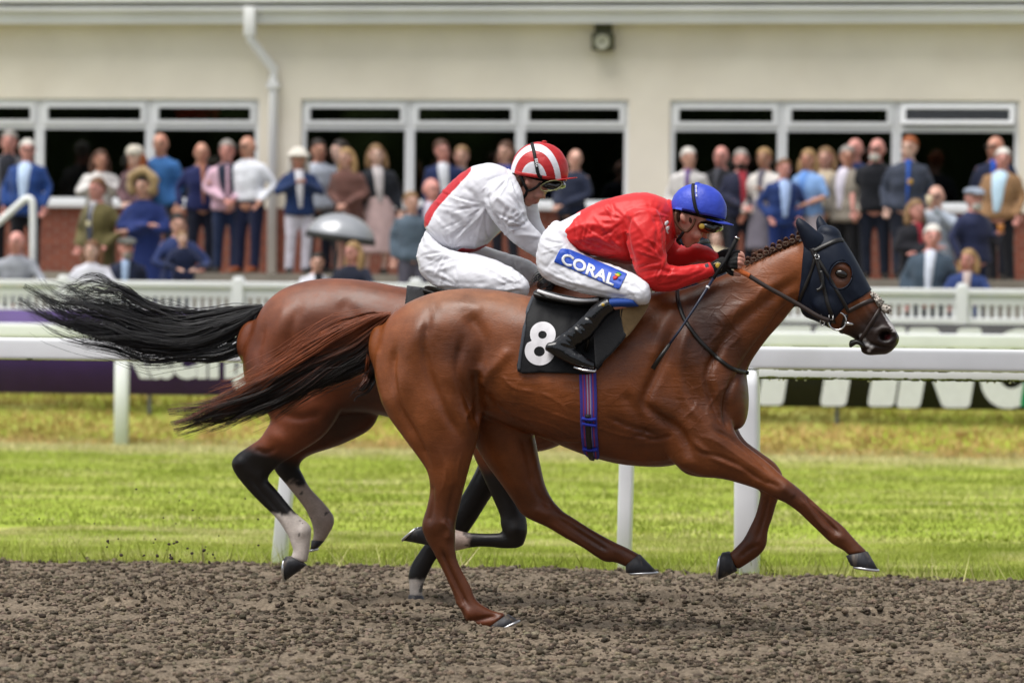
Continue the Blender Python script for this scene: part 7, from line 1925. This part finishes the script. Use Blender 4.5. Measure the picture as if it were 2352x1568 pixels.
V4b, F4b = fuse([lofpx(nb2, VF, 6, 22, 2.2, 0, .5), lofpx(ft2, VF, 6, 18, 2.2, 0, .5), lofpx(flip_(nb2[:4]), VF, 6, 18, 2.2, 0, .5)], .0075, 6)
V4b = fold(V4b, F4b, .005, 90, 25, 141); V4b = fold(V4b, F4b, .0022, 45, -20, 142)
V4b = carve(V4b, F4b, [([(1060, 600), (1120, 615), (1170, 640)], 3, .004), ([(970, 590), (1000, 600), (1040, 590)], 4, -.005), ([(975, 620), (1010, 620), (1050, 605)], 4, .005), ([(1150, 655), (1180, 650), (1200, 655)], 3, -.005), ([(1160, 668), (1185, 662), (1205, 665)], 3, .005), ([(1000, 640), (1060, 650), (1120, 650)], 4, -.004)], lambda V, N: sstep(-N[:, 1], 0, .3))
V4b = carve(V4b, F4b, fan(1205, 660, 10, 70, 110, 200, 11, 2.4, .0042, 31) + fan(1025, 580, 8, 75, 180, 290, 10, 2.6, .0045, 32) + fan(1060, 660, 8, 90, 110, 190, 8, 2.4, .0035, 33), lambda V, N: sstep(-N[:, 1], 0, .3))
part('breeches', (V4b, F4b), m_white, rw)
part('waistband', fuse([lofpx([(984, 526, 1034, 578, 0, .148), (978, 540, 1040, 588, 0, .152)], VF, 3, 22, 2.3, 0, .15)], .007, 3), m_white, rw)
for s in (1, -1):
    bt = [(1170, 668, 1196, 704, -.3 * s, .046), (1120, 705, 1152, 745, -.302 * s, .05), (1075, 745, 1105, 785, -.306 * s, .042), (1040, 770, 1075, 808, -.312 * s, .036)]
    ft = [(1040, 772, 1034, 795, -.312 * s, .033), (1065, 770, 1055, 808, -.312 * s, .038), (1095, 788, 1085, 822, -.315 * s, .042), (1135, 815, 1132, 835, -.318 * s, .028)]
    part('boot', fuse([lofpx(bt, VF, 5, 16, 2.1, 0, .3), lofpx(ft, VF, 5, 14, 2.2, 0, .5)], .007, 3), m_boot, rw)
# hooped cap: red and white bands printed round each side
def hoop_mat():
    m = bpy.data.materials.new('hooped_silk'); m.use_nodes = True
    N, L = m.node_tree.nodes, m.node_tree.links
    b = N['Principled BSDF']; b.inputs['Roughness'].default_value = .42
    tc = N.new('ShaderNodeTexCoord'); c0 = pt(1233, 416, VF)
    su = N.new('ShaderNodeVectorMath'); su.operation = 'SUBTRACT'; su.inputs[1].default_value = (c0[0], 0, c0[2]); L.new(tc.outputs['Object'], su.inputs[0])
    mu = N.new('ShaderNodeVectorMath'); mu.operation = 'MULTIPLY'; mu.inputs[1].default_value = (1, 0, .72); L.new(su.outputs[0], mu.inputs[0])
    le = N.new('ShaderNodeVectorMath'); le.operation = 'LENGTH'; L.new(mu.outputs[0], le.inputs[0])
    px1 = VF / FPX
    mr = N.new('ShaderNodeMapRange'); mr.inputs[1].default_value, mr.inputs[2].default_value = 0, 100 * px1; L.new(le.outputs['Value'], mr.inputs[0])
    cr = N.new('ShaderNodeValToRGB'); cr.color_ramp.interpolation = 'CONSTANT'
    e = cr.color_ramp.elements
    W_, R_ = (.72, .72, .76, 1), (*srgb('#b51f22'), 1)
    e[0].position, e[0].color = 0, W_; e[1].position, e[1].color = .31, R_
    for p_, c_ in ((.50, W_), (.615, R_)):
        k = e.new(p_); k.color = c_
    L.new(mr.outputs[0], cr.inputs[0]); L.new(cr.outputs[0], b.inputs['Base Color'])
    nz = N.new('ShaderNodeTexNoise'); nz.inputs['Scale'].default_value = 40; L.new(tc.outputs['Object'], nz.inputs[0])
    bp = N.new('ShaderNodeBump'); bp.inputs['Distance'].default_value = .003; L.new(nz.outputs[0], bp.inputs['Height']); L.new(bp.outputs[0], b.inputs['Normal'])
    return m
m_cap2 = hoop_mat()
m_redc = mat('red_cap_trim', srgb('#b3201f'), .45, .4, vary=.1, vscale=20, bump=.003, bscale=40)
P, F = cap(VF, (1240, 392), 66, 66, .112, -8, (1176, 397), (1306, 416), m_cap2, rw)
cp = part('cap', (P, F), m_cap2, rw); T_c2 = bvh(P, F)
peak(VF, (1278, 412), (1326, 411), .085, m_redc, cp)
part('cap_button', ball(pt(1250, 326, VF), (.014, .014, .007), 12, 6), m_redc, cp)
part('cap_band', strap([(1184, 396), (1210, 406), (1250, 414), (1290, 416)], T_c2, .018, .003, .001), m_redc, cp)
part('cap_lining', lofpx([(1190, 396, 1196, 404, 0, .08), (1240, 408, 1240, 418, 0, .085), (1290, 414, 1288, 422, 0, .07)], VF, 4, 16), m_strap, rw)
part('goggle_strap', strap([(1221, 327), (1227, 350), (1233, 385), (1240, 415), (1243, 422)], T_c2, .017, .003, .005), m_strap, rw)
patch_text('SSG', (1229, 366), np.array((.16, .987)), np.array((.987, -.16)), 6.2, .03, T_c2, m_letter, 'strap_lettering', rw, 1.3)
part('goggles', fuse([ballpx(1264, 426, 24, 11, VF - .046, .044, -12), ballpx(1264, 426, 24, 11, VF + .046, .044, -12), ballpx(1286, 424, 14, 9, VF, .07, -15)], .006, 3), m_lens_, rw)
part('goggle_rim', tube([pt(1266 + 25 * math.cos(t), 427 + 11.5 * math.sin(t) - 5 * math.cos(t), VF - .093 + .03 * max(0, math.cos(t))) for t in np.linspace(0, 6.28, 24)], .003, 6), mat('clear_rim', srgb('#77774f'), .2, .5), rw)
for s in (-1, 1):
    a_ = VF + s * .08
    part('chin_strap', tube(spline(np.array([pt(1197, 405, a_), pt(1206, 428, a_), pt(1214, 438, a_ - s * .01), pt(1232, 430, a_), pt(1242, 420, a_)]), 5), .007, 8), m_strap, rw)
    part('chin_strap', tube(spline(np.array([pt(1212, 436, a_ - s * .008), pt(1206, 450, a_ - s * .02), pt(1200, 458, a_ - s * .035), pt(1204, 466, VF)]), 5), .0075, 8), m_strap, rw)
part('hair', fuse([ballpx(1196, 416, 8, 15, VF - .055, .02, 0), ballpx(1196, 416, 8, 15, VF + .055, .02, 0), ballpx(1190, 415, 8, 13, VF, .06, 0)], .006, 2), m_brow, rw)
part('mouth', ballpx(1231, 465, 6, 1.2, VF, .02, -28), m_lip, rw)

# ------------------------------------------------------------------ tack of the bay
sc2 = thing('saddle_cloth', 'dark saddle cloth on the bay horse behind the white jockey', 'saddle cloth', pt(1000, 700, VF - .28))
v2, f2 = polygon2d(spline(np.array([(934, 660), (932, 690), (925, 740), (915, 830), (1000, 835), (1090, 835), (1130, 760), (1150, 690), (1060, 668), (990, 664), (934, 660)], float), 3)[:-1], 12)
part('cloth', decal(v2, f2, T_far, .004, .008), m_cloth8, sc2)
sd2 = thing('racing_saddle', 'black racing saddle half hidden under the white jockey', 'saddle', pt(1080, 690, VF))
part('seat', fuse([lofpx([(985, 655, 985, 680, 0, .17), (1040, 668, 1040, 690, 0, .19), (1100, 670, 1100, 694, 0, .19), (1160, 656, 1160, 690, 0, .17), (1195, 648, 1195, 676, 0, .12)], VF, 5, 18, 2.4, 0, .3)], .009, 3), m_leather, sd2)
part('girth', strap([(1085, 690), (1088, 800), (1092, 900), (1096, 980), (1100, 1020)], T_far, .08, .006, .004), m_leather, sd2)
hd2 = thing('hood', 'black hood on the bay horse glimpsed behind the red jockey\'s arms', 'horse hood', pt(1600, 720, VF))
fpx, fpy = proj(Vf); Nf = normals(Vf, Ff)
hp2 = [TF(x, y) for x, y in HOODP]
k2 = inpoly(fpx, fpy, hp2) & ~((np.hypot((fpx - TF(1931, 633)[0]) / 22, (fpy - TF(1931, 633)[1]) / 28) < 1) & (np.abs(Nf[:, 1]) > .25))
crop(Vf, Ff, lambda px, py, V: k2, .006, m_hood, 'hood_cloth', hd2)
for s in (-1, 1):
    st = [(1856, 588, 1900, 550, s * .05, .036), (1848, 566, 1886, 538, s * .056, .036), (1838, 540, 1870, 528, s * .06, .03), (1830, 518, 1850, 512, s * .062, .02), (1831, 503, 1836, 502, s * .062, .006)]
    part('ear_cover', lofpx([(*TF(a, b), *TF(c, d), e, f) for a, b, c, d, e, f in st], VF, 4, 14), m_hood, hd2)
br2 = thing('bridle', 'black bridle and reins on the bay horse behind the red jockey', 'bridle', pt(1620, 740, VF))
tf2 = lambda pts: [TF(x, y) for x, y in pts]
both2 = lambda name, vf, m, parent: (part(name, vf, m, parent), part(name, mirror(vf, VF), m, parent))
both2('cheek_strap', strap(tf2([(1873, 585), (1892, 660), (1916, 742)]), T_far, .018, .005, .008), m_leather, br2)
both2('browband', strap(tf2([(1868, 578), (1895, 564), (1938, 549)]), T_far, .022, .005, .008), m_leather, br2)
both2('noseband', strap(tf2([(1946, 716), (1985, 696), (2006, 688)]), T_far, .021, .005, .003), m_brown, br2)
bx, by = TF(1923, 737)
part('bit_ring', tube([pt(bx + 19 * math.cos(t), by + 19 * math.sin(t), VF - .1) for t in a_ * 0 + np.linspace(0, 6.28, 30)], .004, 6, False), m_chrome, br2)
for s in (-1, 1):
    Pr = spline(np.array([pt(bx - 14, by, VF + s * .11), pt(1530, 690, VF + s * .125), pt(1440, 655, VF + s * .125), pt(1355, 625, VF + s * .11)]), 8)
    part('rein', ribbon(Pr, np.tile((.1, s * 1.0, .1), (len(Pr), 1)), .02, .004), m_brown, br2)

bpy.data.scenes.remove(SCRATCH)
